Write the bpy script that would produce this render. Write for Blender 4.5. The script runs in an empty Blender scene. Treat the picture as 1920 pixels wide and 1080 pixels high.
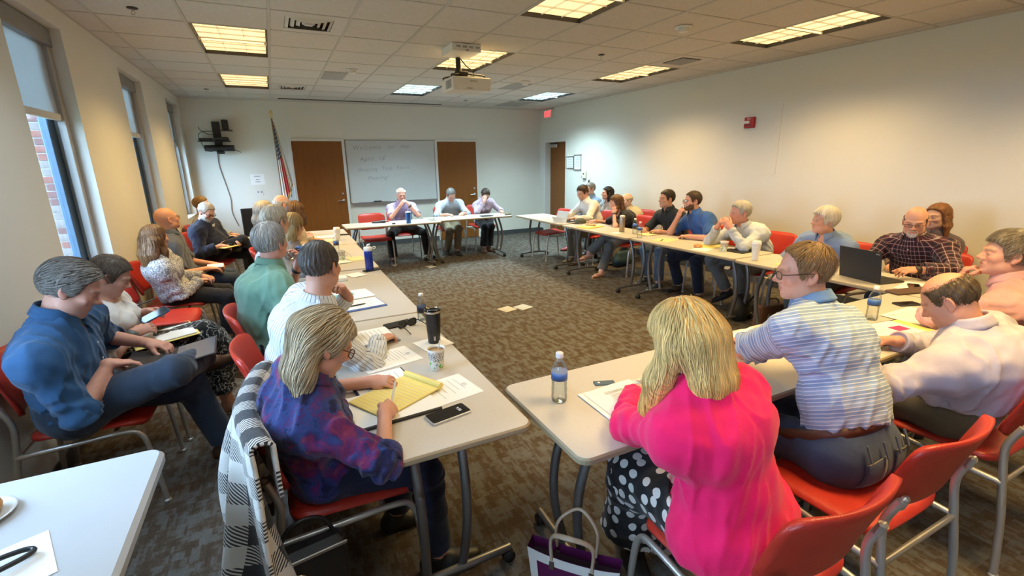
import bpy, bmesh, math, random
import numpy as np
from mathutils import Vector, Matrix
random.seed(7); np.random.seed(7)
D = bpy.data
SC = bpy.context.scene
COL = SC.collection
PI = math.pi
# ---------------------------------------------------------------- camera, world, exposure
H = 2.82            # ceiling height
XL, XR, YB, YF = -0.19, 6.87, 5.12, -6.9
T = 0.6096          # ceiling module
CAM = Vector((1.0852, -5.0243, 1.6638))
def cam_axes(yaw, pitch, roll):
    f = Vector((math.sin(yaw)*math.cos(pitch), math.cos(yaw)*math.cos(pitch), math.sin(pitch)))
    r = Vector((math.cos(yaw), -math.sin(yaw), 0)); u = r.cross(f)
    return r*math.cos(roll)+u*math.sin(roll), -r*math.sin(roll)+u*math.cos(roll), f
cr, cu, cf = cam_axes(0.45616, -0.26141, -0.017315)
cd = D.cameras.new('camera'); cam = D.objects.new('camera', cd); COL.objects.link(cam)
cd.sensor_width = 36.0; cd.lens = 880.38/1920*36.0; cd.clip_start = 0.02
m = Matrix.Identity(4)
for i in range(3):
    m[i][0] = cr[i]; m[i][1] = cu[i]; m[i][2] = -cf[i]; m[i][3] = CAM[i]
cam.matrix_world = m
SC.camera = cam
w = D.worlds.new('world'); SC.world = w; w.use_nodes = True
bg = w.node_tree.nodes['Background']
bg.inputs[0].default_value = (0.52, 0.74, 1.0, 1); bg.inputs[1].default_value = 31.0
SC.view_settings.view_transform = 'Standard'; SC.view_settings.look = 'None'
SC.view_settings.gamma = 1.0; SC.view_settings.use_curve_mapping = False
SC.view_settings.exposure = 0.12
SC.cycles.use_denoising = True
SC.cycles.max_bounces = 6; SC.cycles.diffuse_bounces = 4; SC.cycles.glossy_bounces = 2
SC.cycles.transmission_bounces = 4; SC.cycles.transparent_max_bounces = 10
SC.cycles.sample_clamp_indirect = 6.0
SC.cycles.use_adaptive_sampling = True; SC.cycles.adaptive_threshold = 0.02
LAMP_POWER = 35.0
WARM = (1.0, 0.69, 0.27); COOL = (0.62, 0.90, 1.0)
# ---------------------------------------------------------------- helpers: materials
MATS = {}
def new_mat(name):
    m = D.materials.new(name); m.use_nodes = True
    nt = m.node_tree; b = nt.nodes['Principled BSDF']
    return m, nt, b
def nd(nt, typ, **kw):
    n = nt.nodes.new(typ)
    for k, v in kw.items(): setattr(n, k, v)
    return n
def lk(nt, a, b): nt.links.new(a, b)
def ramp(nt, fac, stops, mode='LINEAR'):
    n = nd(nt, 'ShaderNodeValToRGB'); e = n.color_ramp.elements; n.color_ramp.interpolation = mode
    while len(e) < len(stops): e.new(0.5)
    for i, (p, c) in enumerate(stops):
        e[i].position = p; e[i].color = (c[0], c[1], c[2], 1)
    if fac is not None: lk(nt, fac, n.inputs[0])
    return n
def noise(nt, vec, scale, detail=3, rough=0.55):
    n = nd(nt, 'ShaderNodeTexNoise'); n.inputs['Scale'].default_value = scale
    n.inputs['Detail'].default_value = detail; n.inputs['Roughness'].default_value = rough
    if vec is not None: lk(nt, vec, n.inputs['Vector'])
    return n
def mapping(nt, vec, scale=(1,1,1), rot=(0,0,0), loc=(0,0,0)):
    n = nd(nt, 'ShaderNodeMapping')
    n.inputs['Scale'].default_value = scale; n.inputs['Rotation'].default_value = rot; n.inputs['Location'].default_value = loc
    lk(nt, vec, n.inputs['Vector']); return n
def bump(nt, b, height, strength=0.2, dist=0.002):
    n = nd(nt, 'ShaderNodeBump'); n.inputs['Strength'].default_value = strength; n.inputs['Distance'].default_value = dist
    lk(nt, height, n.inputs['Height']); lk(nt, n.outputs[0], b.inputs['Normal']); return n
def mixc(nt, fac, a, b_):
    n = nd(nt, 'ShaderNodeMix', data_type='RGBA')
    for s, v in ((0, fac), (6, a), (7, b_)):
        if isinstance(v, bpy.types.NodeSocket): lk(nt, v, n.inputs[s])
        elif s == 0: n.inputs[0].default_value = v
        else: n.inputs[s].default_value = (v[0], v[1], v[2], 1)
    return n.outputs[2]
def math_(nt, op, a, b_=None, c=None):
    n = nd(nt, 'ShaderNodeMath', operation=op)
    for i, v in enumerate((a, b_, c)):
        if v is None: continue
        if isinstance(v, bpy.types.NodeSocket): lk(nt, v, n.inputs[i])
        else: n.inputs[i].default_value = v
    return n.outputs[0]
def coord(nt, which='Object'): return nd(nt, 'ShaderNodeTexCoord').outputs[which]
def attr(nt, name): return nd(nt, 'ShaderNodeAttribute', attribute_name=name)
def pm(name, color, rough=0.5, metal=0.0, var=0.08, vscale=6.0, bmp=0.0, bscale=60.0, spec=0.5, coat=0.0, trans=0.0, emit=None, estr=0.0, bdist=0.002):
    """A plain material with a little procedural mottling and relief."""
    if name in MATS: return MATS[name]
    m, nt, b = new_mat(name)
    co = coord(nt)
    n = noise(nt, co, vscale, 4)
    c = Vector(color)
    r = ramp(nt, n.outputs[0], [(0.25, c*(1-var)), (0.75, [min(1, x*(1+var)) for x in c])])
    lk(nt, r.outputs[0], b.inputs['Base Color'])
    b.inputs['Roughness'].default_value = rough; b.inputs['Metallic'].default_value = metal
    b.inputs['Specular IOR Level'].default_value = spec; b.inputs['Coat Weight'].default_value = coat
    b.inputs['Transmission Weight'].default_value = trans
    if emit:
        b.inputs['Emission Color'].default_value = (*emit, 1); b.inputs['Emission Strength'].default_value = estr
    if bmp:
        n2 = noise(nt, co, bscale, 3); bump(nt, b, n2.outputs[0], bmp, bdist)
    MATS[name] = m
    return m
def glass(name, color=(1, 1, 1), refl=0.08, tint=0.9):
    if name in MATS: return MATS[name]
    m, nt, b = new_mat(name); nt.nodes.remove(b)
    t = nd(nt, 'ShaderNodeBsdfTransparent'); t.inputs[0].default_value = (color[0]*tint, color[1]*tint, color[2]*tint, 1)
    g = nd(nt, 'ShaderNodeBsdfGlossy'); g.inputs['Roughness'].default_value = 0.03
    lw = nd(nt, 'ShaderNodeLayerWeight'); lw.inputs[0].default_value = 0.25
    f = math_(nt, 'MULTIPLY_ADD', lw.outputs['Fresnel'], 0.45, refl)
    x = nd(nt, 'ShaderNodeMixShader'); lk(nt, f, x.inputs[0]); lk(nt, t.outputs[0], x.inputs[1]); lk(nt, g.outputs[0], x.inputs[2])
    lk(nt, x.outputs[0], nt.nodes['Material Output'].inputs[0])
    MATS[name] = m; return m
# ---------------------------------------------------------------- helpers: meshes
def V(*a): return Vector(a)
class MB:
    """Collects shapes; build() links them as one mesh object."""
    def __init__(s): s.v = []; s.f = []; s.mi = []; s.sm = []; s.cur = 0; s.smooth = False
    def add(s, vs, fs):
        o = len(s.v); s.v += [tuple(p) for p in vs]
        for f in fs: s.f.append([o+i for i in f]); s.mi.append(s.cur); s.sm.append(s.smooth)
        return s
    def box(s, c, d, M=None, bev=0.0):
        x, y, z = d[0]/2, d[1]/2, d[2]/2
        if bev > 0:
            bev = min(bev, x*.98, y*.98, z*.98)
            vs = []; key = {}
            for sx in (-1, 1):
                for sy in (-1, 1):
                    for sz in (-1, 1):
                        for ax in range(3):
                            p = [sx*(x-bev), sy*(y-bev), sz*(z-bev)]; p[ax] = (sx*x, sy*y, sz*z)[ax]
                            key[(sx, sy, sz, ax)] = len(vs); vs.append(p)
            fs = []
            for ax in range(3):
                o1, o2 = (ax+1) % 3, (ax+2) % 3
                for sg in (-1, 1):
                    q = []
                    for (a, b_) in ((-1, -1), (1, -1), (1, 1), (-1, 1)):
                        t = [0, 0, 0]; t[ax] = sg; t[o1] = a; t[o2] = b_; q.append(key[(*t, ax)])
                    fs.append(q if sg > 0 else q[::-1])
            for ax in range(3):
                o1, o2 = (ax+1) % 3, (ax+2) % 3
                for a in (-1, 1):
                    for b_ in (-1, 1):
                        t0 = [0, 0, 0]; t0[ax] = -1; t0[o1] = a; t0[o2] = b_
                        t1 = list(t0); t1[ax] = 1
                        q = [key[(*t0, o1)], key[(*t1, o1)], key[(*t1, o2)], key[(*t0, o2)]]
                        fs.append(q if a*b_ < 0 else q[::-1])
            for sx in (-1, 1):
                for sy in (-1, 1):
                    for sz in (-1, 1):
                        q = [key[(sx, sy, sz, i)] for i in range(3)]
                        fs.append(q if sx*sy*sz > 0 else q[::-1])
        else:
            vs = [(-x, -y, -z), (x, -y, -z), (x, y, -z), (-x, y, -z), (-x, -y, z), (x, -y, z), (x, y, z), (-x, y, z)]
            fs = [(0, 3, 2, 1), (4, 5, 6, 7), (0, 1, 5, 4), (1, 2, 6, 5), (2, 3, 7, 6), (3, 0, 4, 7)]
        c = Vector(c)
        vs = [c + (M @ Vector(p) if M else Vector(p)) for p in vs]
        return s.add(vs, fs)
    def bx(s, x0, x1, y0, y1, z0, z1, bev=0): return s.box(((x0+x1)/2, (y0+y1)/2, (z0+z1)/2), (abs(x1-x0), abs(y1-y0), abs(z1-z0)), None, bev)
    def tube(s, pts, r, n=8, caps=True, flat=None, closed=False):
        pts = [Vector(p) for p in pts]; k = len(pts)
        rs = r if isinstance(r, (list, tuple)) else [r]*k
        sm = s.smooth; s.smooth = True
        tg = []
        for i in range(k):
            a = pts[i-1] if (i > 0 or closed) else pts[0]
            b_ = pts[(i+1) % k] if (i < k-1 or closed) else pts[-1]
            d = (b_-a); tg.append(d.normalized() if d.length > 1e-9 else V(0, 0, 1))
        up = V(0, 0, 1) if abs(tg[0].z) < .9 else V(1, 0, 0)
        nrm = (up - tg[0]*up.dot(tg[0])).normalized()
        vs = []
        for i in range(k):
            nrm = (nrm - tg[i]*nrm.dot(tg[i])).normalized(); bn = tg[i].cross(nrm)
            for j in range(n):
                a = 2*PI*j/n
                q = nrm*math.cos(a)*rs[i] + bn*math.sin(a)*rs[i]*(flat or 1)
                vs.append(pts[i]+q)
        fs = []
        for i in range(k if closed else k-1):
            for j in range(n):
                i2 = (i+1) % k
                fs.append((i*n+j, i*n+(j+1) % n, i2*n+(j+1) % n, i2*n+j))
        s.add(vs, fs)
        if caps and not closed:
            s.smooth = False
            s.add(vs[:n], [tuple(range(n))[::-1]]); s.add(vs[-n:], [tuple(range(n))])
        s.smooth = sm
        return s
    def lathe(s, prof, c=(0, 0, 0), n=24, M=None, smooth=True):
        sm = s.smooth; s.smooth = smooth
        c = Vector(c); vs = []
        for (r, z) in prof:
            for j in range(n):
                a = 2*PI*j/n; p = Vector((r*math.cos(a), r*math.sin(a), z)); vs.append(c+(M @ p if M else p))
        fs = []
        for i in range(len(prof)-1):
            for j in range(n): fs.append((i*n+j, i*n+(j+1) % n, (i+1)*n+(j+1) % n, (i+1)*n+j))
        if prof[0][0] > 1e-6: fs.append(tuple(range(n))[::-1])
        if prof[-1][0] > 1e-6: fs.append(tuple((len(prof)-1)*n+j for j in range(n)))
        s.add(vs, fs); s.smooth = sm
        return s
    def prism(s, poly, z0, z1, M=None, off=(0, 0, 0)):
        n = len(poly); off = Vector(off)
        vs = [Vector((p[0], p[1], z0)) for p in poly]+[Vector((p[0], p[1], z1)) for p in poly]
        vs = [off+(M @ p if M else p) for p in vs]
        fs = [tuple(range(n))[::-1], tuple(range(n, 2*n))]+[(i, (i+1) % n, n+(i+1) % n, n+i) for i in range(n)]
        return s.add(vs, fs)
    def grid(s, fn, nu, nv, closed_u=False):
        """fn(u,v) -> point, u and v in 0..1"""
        sm = s.smooth; s.smooth = True
        vs = [fn(i/(nu if closed_u else nu-1), j/(nv-1)) for j in range(nv) for i in range(nu)]
        fs = []
        for j in range(nv-1):
            for i in range(nu if closed_u else nu-1):
                i2 = (i+1) % nu; fs.append((j*nu+i, j*nu+i2, (j+1)*nu+i2, (j+1)*nu+i))
        s.add(vs, fs); s.smooth = sm
        return s
    def build(s, name, mats, parent=None, loc=None, autosmooth=None):
        me = D.meshes.new(name); me.from_pydata(s.v, [], s.f)
        for m_ in (mats if isinstance(mats, (list, tuple)) else [mats]): me.materials.append(m_)
        me.polygons.foreach_set('material_index', s.mi); me.polygons.foreach_set('use_smooth', s.sm)
        me.update()
        o = D.objects.new(name, me); COL.objects.link(o)
        if parent: o.parent = parent
        if loc is not None: o.location = loc
        return o
def tag(o, label=None, cat=None, group=None, kind=None):
    if label: o['label'] = label
    if cat: o['category'] = cat
    if group: o['group'] = group
    if kind: o['kind'] = kind
    return o
def empty(name, loc=(0, 0, 0), rz=0.0):
    o = D.objects.new(name, None); COL.objects.link(o); o.location = loc; o.rotation_euler = (0, 0, rz)
    o.empty_display_size = 0.1
    return o
def copy_tree(o, parent=None):
    c = o.copy(); COL.objects.link(c); c.parent = parent
    for ch in list(o.children): copy_tree(ch, c)
    return c
def round_rect(w, d, r, n=5):
    """outline of a rounded rectangle centred on 0"""
    out = []
    for (sx, sy, a0) in ((1, 1, 0), (-1, 1, 90), (-1, -1, 180), (1, -1, 270)):
        for i in range(n+1):
            a = math.radians(a0+90*i/n); out.append((sx*(w/2-r)+r*math.cos(a), sy*(d/2-r)+r*math.sin(a)))
    return out
def catmull(P, n=6):
    P = [Vector(p) for p in P]; out = []
    for i in range(len(P)-1):
        p0 = P[max(i-1, 0)]; p1 = P[i]; p2 = P[i+1]; p3 = P[min(i+2, len(P)-1)]
        for k in range(n):
            t = k/n
            out.append(0.5*((2*p1)+(p2-p0)*t+(2*p0-5*p1+4*p2-p3)*t*t+(-p0+3*p1-3*p2+p3)*t**3))
    out.append(P[-1]); return out
def rotz(a): return Matrix.Rotation(a, 3, 'Z')
def text_mesh(body, size, name, mat, parent=None, M=None, align='CENTER', extrude=0.0, shear=0.0, space=1.0):
    """flat lettering turned into a mesh; M is a 4x4 placement"""
    cu_ = D.curves.new(name, 'FONT'); cu_.body = body; cu_.size = size; cu_.align_x = align; cu_.extrude = extrude; cu_.shear = shear
    cu_.space_character = space; cu_.resolution_u = 2
    o = D.objects.new(name+'_tmp', cu_); COL.objects.link(o)
    dg = bpy.context.evaluated_depsgraph_get(); dg.update()
    me = D.meshes.new_from_object(o.evaluated_get(dg)); D.objects.remove(o); D.curves.remove(cu_)
    me.materials.clear(); me.materials.append(mat)
    if M is not None: me.transform(M)
    o2 = D.objects.new(name, me); COL.objects.link(o2)
    if parent: o2.parent = parent
    return o2
def frame_matrix(o, x, y, z):
    """4x4 with the given axes as columns and origin o"""
    M = Matrix.Identity(4)
    for i in range(3): M[i][0] = x[i]; M[i][1] = y[i]; M[i][2] = z[i]; M[i][3] = o[i]
    return M
# ---------------------------------------------------------------- room materials
def mat_carpet():
    m, nt, b = new_mat('carpet')
    co = coord(nt)
    def blotch(cell, sc, seed):
        mp = mapping(nt, co, (1, 1, 1), (0, 0, 0), (seed, seed*.7, 0))
        sn = nd(nt, 'ShaderNodeVectorMath', operation='SNAP'); lk(nt, mp.outputs[0], sn.inputs[0]); sn.inputs[1].default_value = cell
        mp2 = mapping(nt, sn.outputs[0], (sc[0], sc[1], 1))
        return noise(nt, mp2.outputs[0], 1.0, 3, 0.6).outputs[0]
    n1 = blotch((.012, .05, 1), (24, 8.5, 1), 0.0)
    n2 = blotch((.024, .02, 1), (11, 13, 1), 3.3)
    n3 = noise(nt, mapping(nt, co, (1, .35, 1)).outputs[0], 160, 3).outputs[0]
    v = math_(nt, 'ADD', math_(nt, 'MULTIPLY', n1, .62), math_(nt, 'MULTIPLY', n2, .38))
    v = math_(nt, 'ADD', v, math_(nt, 'MULTIPLY_ADD', n3, .10, -.05))
    r = ramp(nt, v, [(0.0, (.052, .035, .024)), (.42, (.076, .054, .037)), (.485, (.090, .068, .050)), (.525, (.116, .110, .098)), (.70, (.145, .141, .129))])
    fl = math_(nt, 'MULTIPLY_ADD', n3, .5, .75)
    mx = nd(nt, 'ShaderNodeMix', data_type='RGBA', blend_type='MULTIPLY'); mx.inputs[0].default_value = 1
    lk(nt, r.outputs[0], mx.inputs[6])
    cc = nd(nt, 'ShaderNodeCombineColor'); [lk(nt, fl, cc.inputs[i]) for i in range(3)]; lk(nt, cc.outputs[0], mx.inputs[7])
    lk(nt, mx.outputs[2], b.inputs['Base Color']); b.inputs['Roughness'].default_value = .95; b.inputs['Specular IOR Level'].default_value = .1
    n4 = noise(nt, co, 420, 2); bump(nt, b, n4.outputs[0], .6, .004)
    return m
def mat_wood():
    m, nt, b = new_mat('door_veneer')
    co = coord(nt)
    n = noise(nt, mapping(nt, co, (9, 9, .55)).outputs[0], 4.0, 5, .6)
    n2 = noise(nt, mapping(nt, co, (60, 60, 1.6)).outputs[0], 3.0, 3)
    v = math_(nt, 'ADD', math_(nt, 'MULTIPLY', n.outputs[0], .7), math_(nt, 'MULTIPLY', n2.outputs[0], .3))
    r = ramp(nt, v, [(.3, (.19, .064, .011)), (.5, (.215, .076, .014)), (.72, (.24, .088, .018))])
    lk(nt, r.outputs[0], b.inputs['Base Color']); b.inputs['Roughness'].default_value = .38; b.inputs['Specular IOR Level'].default_value = .3
    return m
def mat_tile():
    m, nt, b = new_mat('ceiling_tile')
    co = coord(nt)
    v = nd(nt, 'ShaderNodeTexVoronoi'); v.inputs['Scale'].default_value = 90; lk(nt, co, v.inputs[0])
    n = noise(nt, co, 30, 4)
    r = ramp(nt, n.outputs[0], [(.3, (.60, .56, .51)), (.7, (.66, .62, .57))])
    d = ramp(nt, v.outputs[0], [(.0, (.55, .55, .55)), (.22, (1, 1, 1))])
    mx = nd(nt, 'ShaderNodeMix', data_type='RGBA', blend_type='MULTIPLY'); mx.inputs[0].default_value = .35
    lk(nt, r.outputs[0], mx.inputs[6]); lk(nt, d.outputs[0], mx.inputs[7]); lk(nt, mx.outputs[2], b.inputs['Base Color'])
    b.inputs['Roughness'].default_value = .95; b.inputs['Specular IOR Level'].default_value = .1
    bump(nt, b, v.outputs[0], .3, .002)
    return m
M_CARPET = mat_carpet(); M_WOOD = mat_wood(); M_TILE = mat_tile()
M_WALL = pm('wall_paint', (.725, .70, .62), .62, var=.015, vscale=1.5, bmp=.12, bscale=350, spec=.3, bdist=.001)
M_GRID = pm('grid_paint', (.52, .49, .44), .6, var=.03)
M_FRAME = pm('door_frame_paint', (.70, .68, .62), .45, var=.02)
M_BASE = pm('vinyl_base', (.055, .06, .065), .5, var=.1)
M_STEEL = pm('brushed_steel', (.62, .60, .57), .32, 1.0, var=.06, vscale=40)
M_BLACK = pm('black_plastic', (.012, .012, .013), .42, var=.2)
M_DARK = pm('dark_metal', (.03, .027, .025), .45, .3, var=.1)
M_WHITEP = pm('white_plastic', (.74, .72, .67), .4, var=.03)
M_ALU = pm('window_aluminium', (.28, .275, .265), .4, .6, var=.05)
M_BLUEALU = pm('dark_blue_sash', (.05, .085, .13), .4, .3, var=.08)
M_PAPER = pm('white_paper', (.84, .83, .80), .8, var=.015, spec=.2)
M_INK = pm('black_ink', (.06, .06, .065), .8, var=.1)
M_GREYINK = pm('grey_ink', (.32, .32, .33), .8, var=.1)
# ---------------------------------------------------------------- floor and walls
b = MB().bx(XL-.36, XR+.3, YF-.2, YB+.2, -.12, 0); tag(b.build('floor', M_CARPET), 'patterned grey and brown carpet tile floor', kind='structure')
WY = [(-0.57+2.473*k) for k in (-2, -1, 0, 1, 2)]         # window centres along the left wall
WH, WZ0, WZ1 = .49, .88, 2.675
b = MB(); y = YF-.2; th = .20
for c in WY:
    b.bx(XL-th, XL, y, c-WH, 0, H+.1); b.bx(XL-th, XL, c-WH, c+WH, 0, WZ0); b.bx(XL-th, XL, c-WH, c+WH, WZ1, H+.1); y = c+WH
b.bx(XL-th, XL, y, YB+.2, 0, H+.1)
tag(b.build('wall_left', M_WALL), 'cream painted wall with tall window recesses', kind='structure')
b = MB().bx(XL-.36, XR+.24, YB, YB+.2, 0, H+.1); tag(b.build('wall_back', M_WALL), 'pale painted end wall with two brown doors', kind='structure')
b = MB().bx(XL-.36, XR+.24, YF-.2, YF, 0, H+.1); tag(b.build('wall_front', M_WALL), 'pale painted wall behind the viewer', kind='structure')
DY0, DY1, DZ = 3.97, 4.87, 2.10
b = MB().bx(XR, XR+.24, YF-.2, DY0, 0, H+.1).bx(XR, XR+.24, DY1, YB+.2, 0, H+.1).bx(XR, XR+.24, DY0, DY1, DZ, H+.1)
tag(b.build('wall_right', M_WALL), 'long cream wall with an exit door at its far end', kind='structure')
bh = .10
tag(MB().bx(XL, 1.44, YB-.012, YB, 0, bh, .004).bx(2.43, 4.27, YB-.012, YB, 0, bh, .004).bx(5.26, XR, YB-.012, YB, 0, bh, .004).build('baseboard_back', M_BASE), kind='structure')
tag(MB().bx(XR-.012, XR, YF, DY0-.06, 0, bh, .004).bx(XR-.012, XR, DY1+.06, YB, 0, bh, .004).build('baseboard_right', M_BASE), kind='structure')
tag(MB().bx(XL, XL+.012, YF, YB, 0, bh, .004).build('baseboard_left', M_BASE), kind='structure')
# ---------------------------------------------------------------- doors
def lever(parent, x, y, z, nx, ny, hand):
    """lever handle on a door face whose outward normal is (nx,ny)"""
    n = V(nx, ny, 0); t = V(-ny, nx, 0)*hand; c = V(x, y, z)
    b = MB(); M = n.to_track_quat('Z', 'Y').to_matrix()
    b.lathe([(.027, 0), (.027, .008), (.022, .012)], c, 16, M)
    b.tube([c, c+n*.05], .009, 8); b.tube([c+n*.05, c+n*.055+t*.05, c+n*.05+t*.12+V(0, 0, -.006)], [.010, .009, .008], 8)
    b.lathe([(.022, 0), (.022, .01), (.014, .014)], c+V(0, 0, .13), 16, M)
    return b.build('door_handle', M_STEEL, parent)
def back_door(n, x0, x1, hand):
    z1 = 2.12
    o = MB().bx(x0, x1, YB-.022, YB-.002, .008, z1-.002, .003).build('door_%d' % n, M_WOOD)
    tag(o, ['brown wood veneer door beside the flag', 'brown wood veneer door past the whiteboard'][n-1], kind='structure')
    f = MB()
    for (a, c) in ((x0-.05, x0), (x1, x1+.05)): f.bx(a, c, YB-.035, YB, 0, z1+.05, .004)
    f.bx(x0, x1, YB-.035, YB, z1, z1+.05, .004)
    f.build('door_frame', M_FRAME, o)
    lever(o, x1-.07 if hand < 0 else x0+.07, YB-.022, .98, 0, -1, hand)
    for z in (.25, 1.05, 1.88):
        hx = x0-.004 if hand < 0 else x1+.004
        MB().tube([(hx, YB-.038, z-.05), (hx, YB-.038, z+.05)], .008, 8).build('hinge', M_STEEL, o)
back_door(1, 1.472, 2.375, -1); back_door(2, 4.317, 5.215, -1)
o = MB().bx(XR+.135, XR+.175, DY0+.005, DY1-.005, .01, DZ-.005, .003).build('door_3', M_WOOD); tag(o, 'brown exit door set deep in a pale frame', kind='structure')
f = MB()
for (a, c) in ((DY0-.06, DY0+.012), (DY1-.012, DY1+.06)): f.bx(XR-.018, XR+.22, a, c, 0, DZ+.06, .004)
f.bx(XR-.018, XR+.22, DY0, DY1, DZ-.012, DZ+.06, .004)
f.bx(XR+.178, XR+.20, DY0, DY1, 0, DZ, 0)
f.build('door_frame', M_FRAME, o)
lever(o, XR+.135, DY0+.09, 1.0, -1, 0, 1)
MB().bx(XR+.085, XR+.135, DY1-.36, DY1-.08, DZ-.12, DZ-.05, .008).build('door_closer', M_STEEL, o)
MB().tube([(XR+.10, DY1-.2, DZ-.045), (XR+.06, DY1-.42, DZ-.035), (XR+.03, DY1-.14, DZ-.03)], .008, 6).build('closer_arm', M_DARK, o)
# ---------------------------------------------------------------- windows, blinds and the brick outside
def mat_shade():
    m, nt, b = new_mat('shade_cloth'); nt.nodes.remove(b)
    co = coord(nt); n = noise(nt, co, 300, 2)
    r = ramp(nt, n.outputs[0], [(.3, (.62, .64, .64)), (.7, (.72, .74, .74))])
    a = nd(nt, 'ShaderNodeBsdfDiffuse'); t = nd(nt, 'ShaderNodeBsdfTranslucent'); lk(nt, r.outputs[0], a.inputs[0]); t.inputs[0].default_value = (.40, .42, .42, 1)
    x = nd(nt, 'ShaderNodeMixShader'); x.inputs[0].default_value = .5
    lk(nt, a.outputs[0], x.inputs[1]); lk(nt, t.outputs[0], x.inputs[2]); lk(nt, x.outputs[0], nt.nodes['Material Output'].inputs[0])
    return m
M_SHADE = mat_shade(); M_PANE = glass('window_glass', (.93, .97, 1), .04, .96)
M_SASH = pm('window_frame_paint', (.40, .38, .35), .45, .2, var=.04)
M_BRICKS = [pm('brick_red', (.16, .058, .042), .9, var=.3, vscale=30, bmp=.4, bscale=200), pm('brick_dark', (.12, .052, .046), .9, var=.3, vscale=30, bmp=.4, bscale=200), pm('brick_grey', (.15, .12, .11), .9, var=.3, vscale=30, bmp=.4, bscale=200)]
M_MORTAR = pm('mortar', (.30, .29, .27), .95, var=.1, vscale=30)
XG = XL-.155
nbrick = 0
for k, c in enumerate(WY):
    wn = k+1
    o = empty('window_%d' % wn, (XG, c, WZ0)); tag(o, kind='structure')
    place = ['behind the viewer', 'beside the white folding table', 'above the man with the laptop', 'behind the bald man in grey', 'in the far corner'][k]
    o['label'] = 'tall narrow window with grey frame '+place
    f = MB(); zt = WZ1-WZ0
    f.bx(-.03, .03, -WH, -WH+.05, 0, zt, .004).bx(-.03, .03, WH-.05, WH, 0, zt, .004).bx(-.03, .03, -WH, WH, 0, .05, .004).bx(-.03, .03, -WH, WH, zt-.05, zt, .004)
    f.build('window_frame', M_SASH, o)
    s = MB()
    for (a, d_) in ((-WH+.05, -WH+.10), (WH-.19, WH-.05)): s.bx(-.045, .005, a, d_, .05, zt-.05, .004)
    s.bx(-.045, .005, -WH+.05, WH-.05, .05, .10, .004)
    s.build('sash', M_BLUEALU, o)
    MB().bx(-.026, -.020, -WH+.10, WH-.19, .10, zt-.05).build('pane', M_PANE, o)
    MB().bx(.03, .158, -WH, WH, -.0, .012, .003).build('window_sill', M_FRAME, o)
    # roller blind
    bl = empty('roller_blind', (XG+.048, c, WZ1-.01)); tag(bl, 'grey roller blind half lowered in the window '+place, 'blind', 'roller blinds on the window wall')
    MB().bx(-.04, .045, -WH+.005, WH-.005, -.125, 0, .006).build('cassette', M_ALU, bl)
    drop = .60
    MB().bx(-.002, .002, -WH+.06, WH-.06, -drop, -.12).build('shade_cloth', M_SHADE, bl)
    MB().bx(-.012, .012, -WH+.04, WH-.04, -drop-.045, -drop+.005, .004).build('bottom_bar', M_FRAME, bl)
    for sy in (-1, 1): MB().bx(-.02, .03, sy*(WH-.045)-.035, sy*(WH-.045)+.035, -zt+.03, -.12, .003).build('side_channel', M_SASH, bl)
    # brick pier outside, past the far jamb
    if k == 2:
        pr_ = MB().bx(-1.15, -.21, 0.012, .40, -1.4, 2.6).build('brick_pier', M_MORTAR, None, (XL, c+WH+.95, WZ0))
        tag(pr_, 'red brick wall outside the window '+place, kind='structure')
        me_cache = {}
        if k == 2:
            for row in range(34):
                z = -.25+row*.0677
                off = (row % 2)*.1015
                for col_ in range(8):
                    x1 = -.22-col_*.203+off-.1; x0 = x1-.193
                    x1 = min(x1, -.213); x0 = max(x0, -1.14)
                    if x1-x0 < .04: continue
                    key = (round(x1-x0, 3), random.randrange(3))
                    if key not in me_cache:
                        bo = MB().box((0, 0, 0), (key[0], .06, .0585), None, .003).build('brick', M_BRICKS[key[1]], pr_); me_cache[key] = bo
                    else:
                        bo = me_cache[key].copy(); COL.objects.link(bo)
                    bo.location = ((x0+x1)/2, .032+random.uniform(-.004, .003), z); nbrick += 1
b = MB().bx(-40, XL-.2, -40, 40, -.62, -.6); tag(b.build('ground', pm('outside_ground', (.16, .19, .12), .9, var=.2)), 'ground outside the windows', kind='structure')
# ---------------------------------------------------------------- ceiling: slab, tiles and grid
b = MB().bx(XL-.36, XR+.24, YF-.2, YB+.2, H+.13, H+.2).bx(XL, XR, YF, -8*T, H+.004, H+.02)
ceil = b.build('ceiling', M_TILE); tag(ceil, 'suspended ceiling of square acoustic tiles', kind='structure')
LIGHTS = [(c, r) for r in (-8, -4, 0, 4) for c in (1, 5, 9)]
taken = set()
for (c, r) in LIGHTS:
    taken |= {(c, r), (c, r+1)}
DIFF = [(2, -1), (2, 5)]
taken |= set(DIFF)
tcache = {}
for c in range(-1, 12):
    for r in range(-8, 9):
        if (c, r) in taken: continue
        x0, x1 = max(c*T, XL), min((c+1)*T, XR); y0, y1 = r*T, min((r+1)*T, YB)
        if x1-x0 < .03 or y1-y0 < .03: continue
        key = (round(x1-x0, 3), round(y1-y0, 3))
        if key not in tcache:
            o = MB().box((0, 0, 0), (key[0]-.022, key[1]-.022, .016), None, .003).build('ceiling_tile', M_TILE, ceil); tcache[key] = o
        else:
            o = tcache[key].copy(); COL.objects.link(o)
        o.location = ((x0+x1)/2, (y0+y1)/2, H+.011+random.uniform(0, .0015)); o.rotation_euler = (0, 0, PI*random.randrange(2))
for c in range(0, 12):
    MB().bx(c*T-.012, c*T+.012, YF if False else -8*T, YB, H-.001, H+.03, .001).build('grid_bar', M_GRID, ceil)
for r in range(-8, 9):
    MB().bx(XL, XR, r*T-.010, r*T+.010, H+.0005, H+.028, .001).build('grid_bar', M_GRID, ceil)
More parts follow.
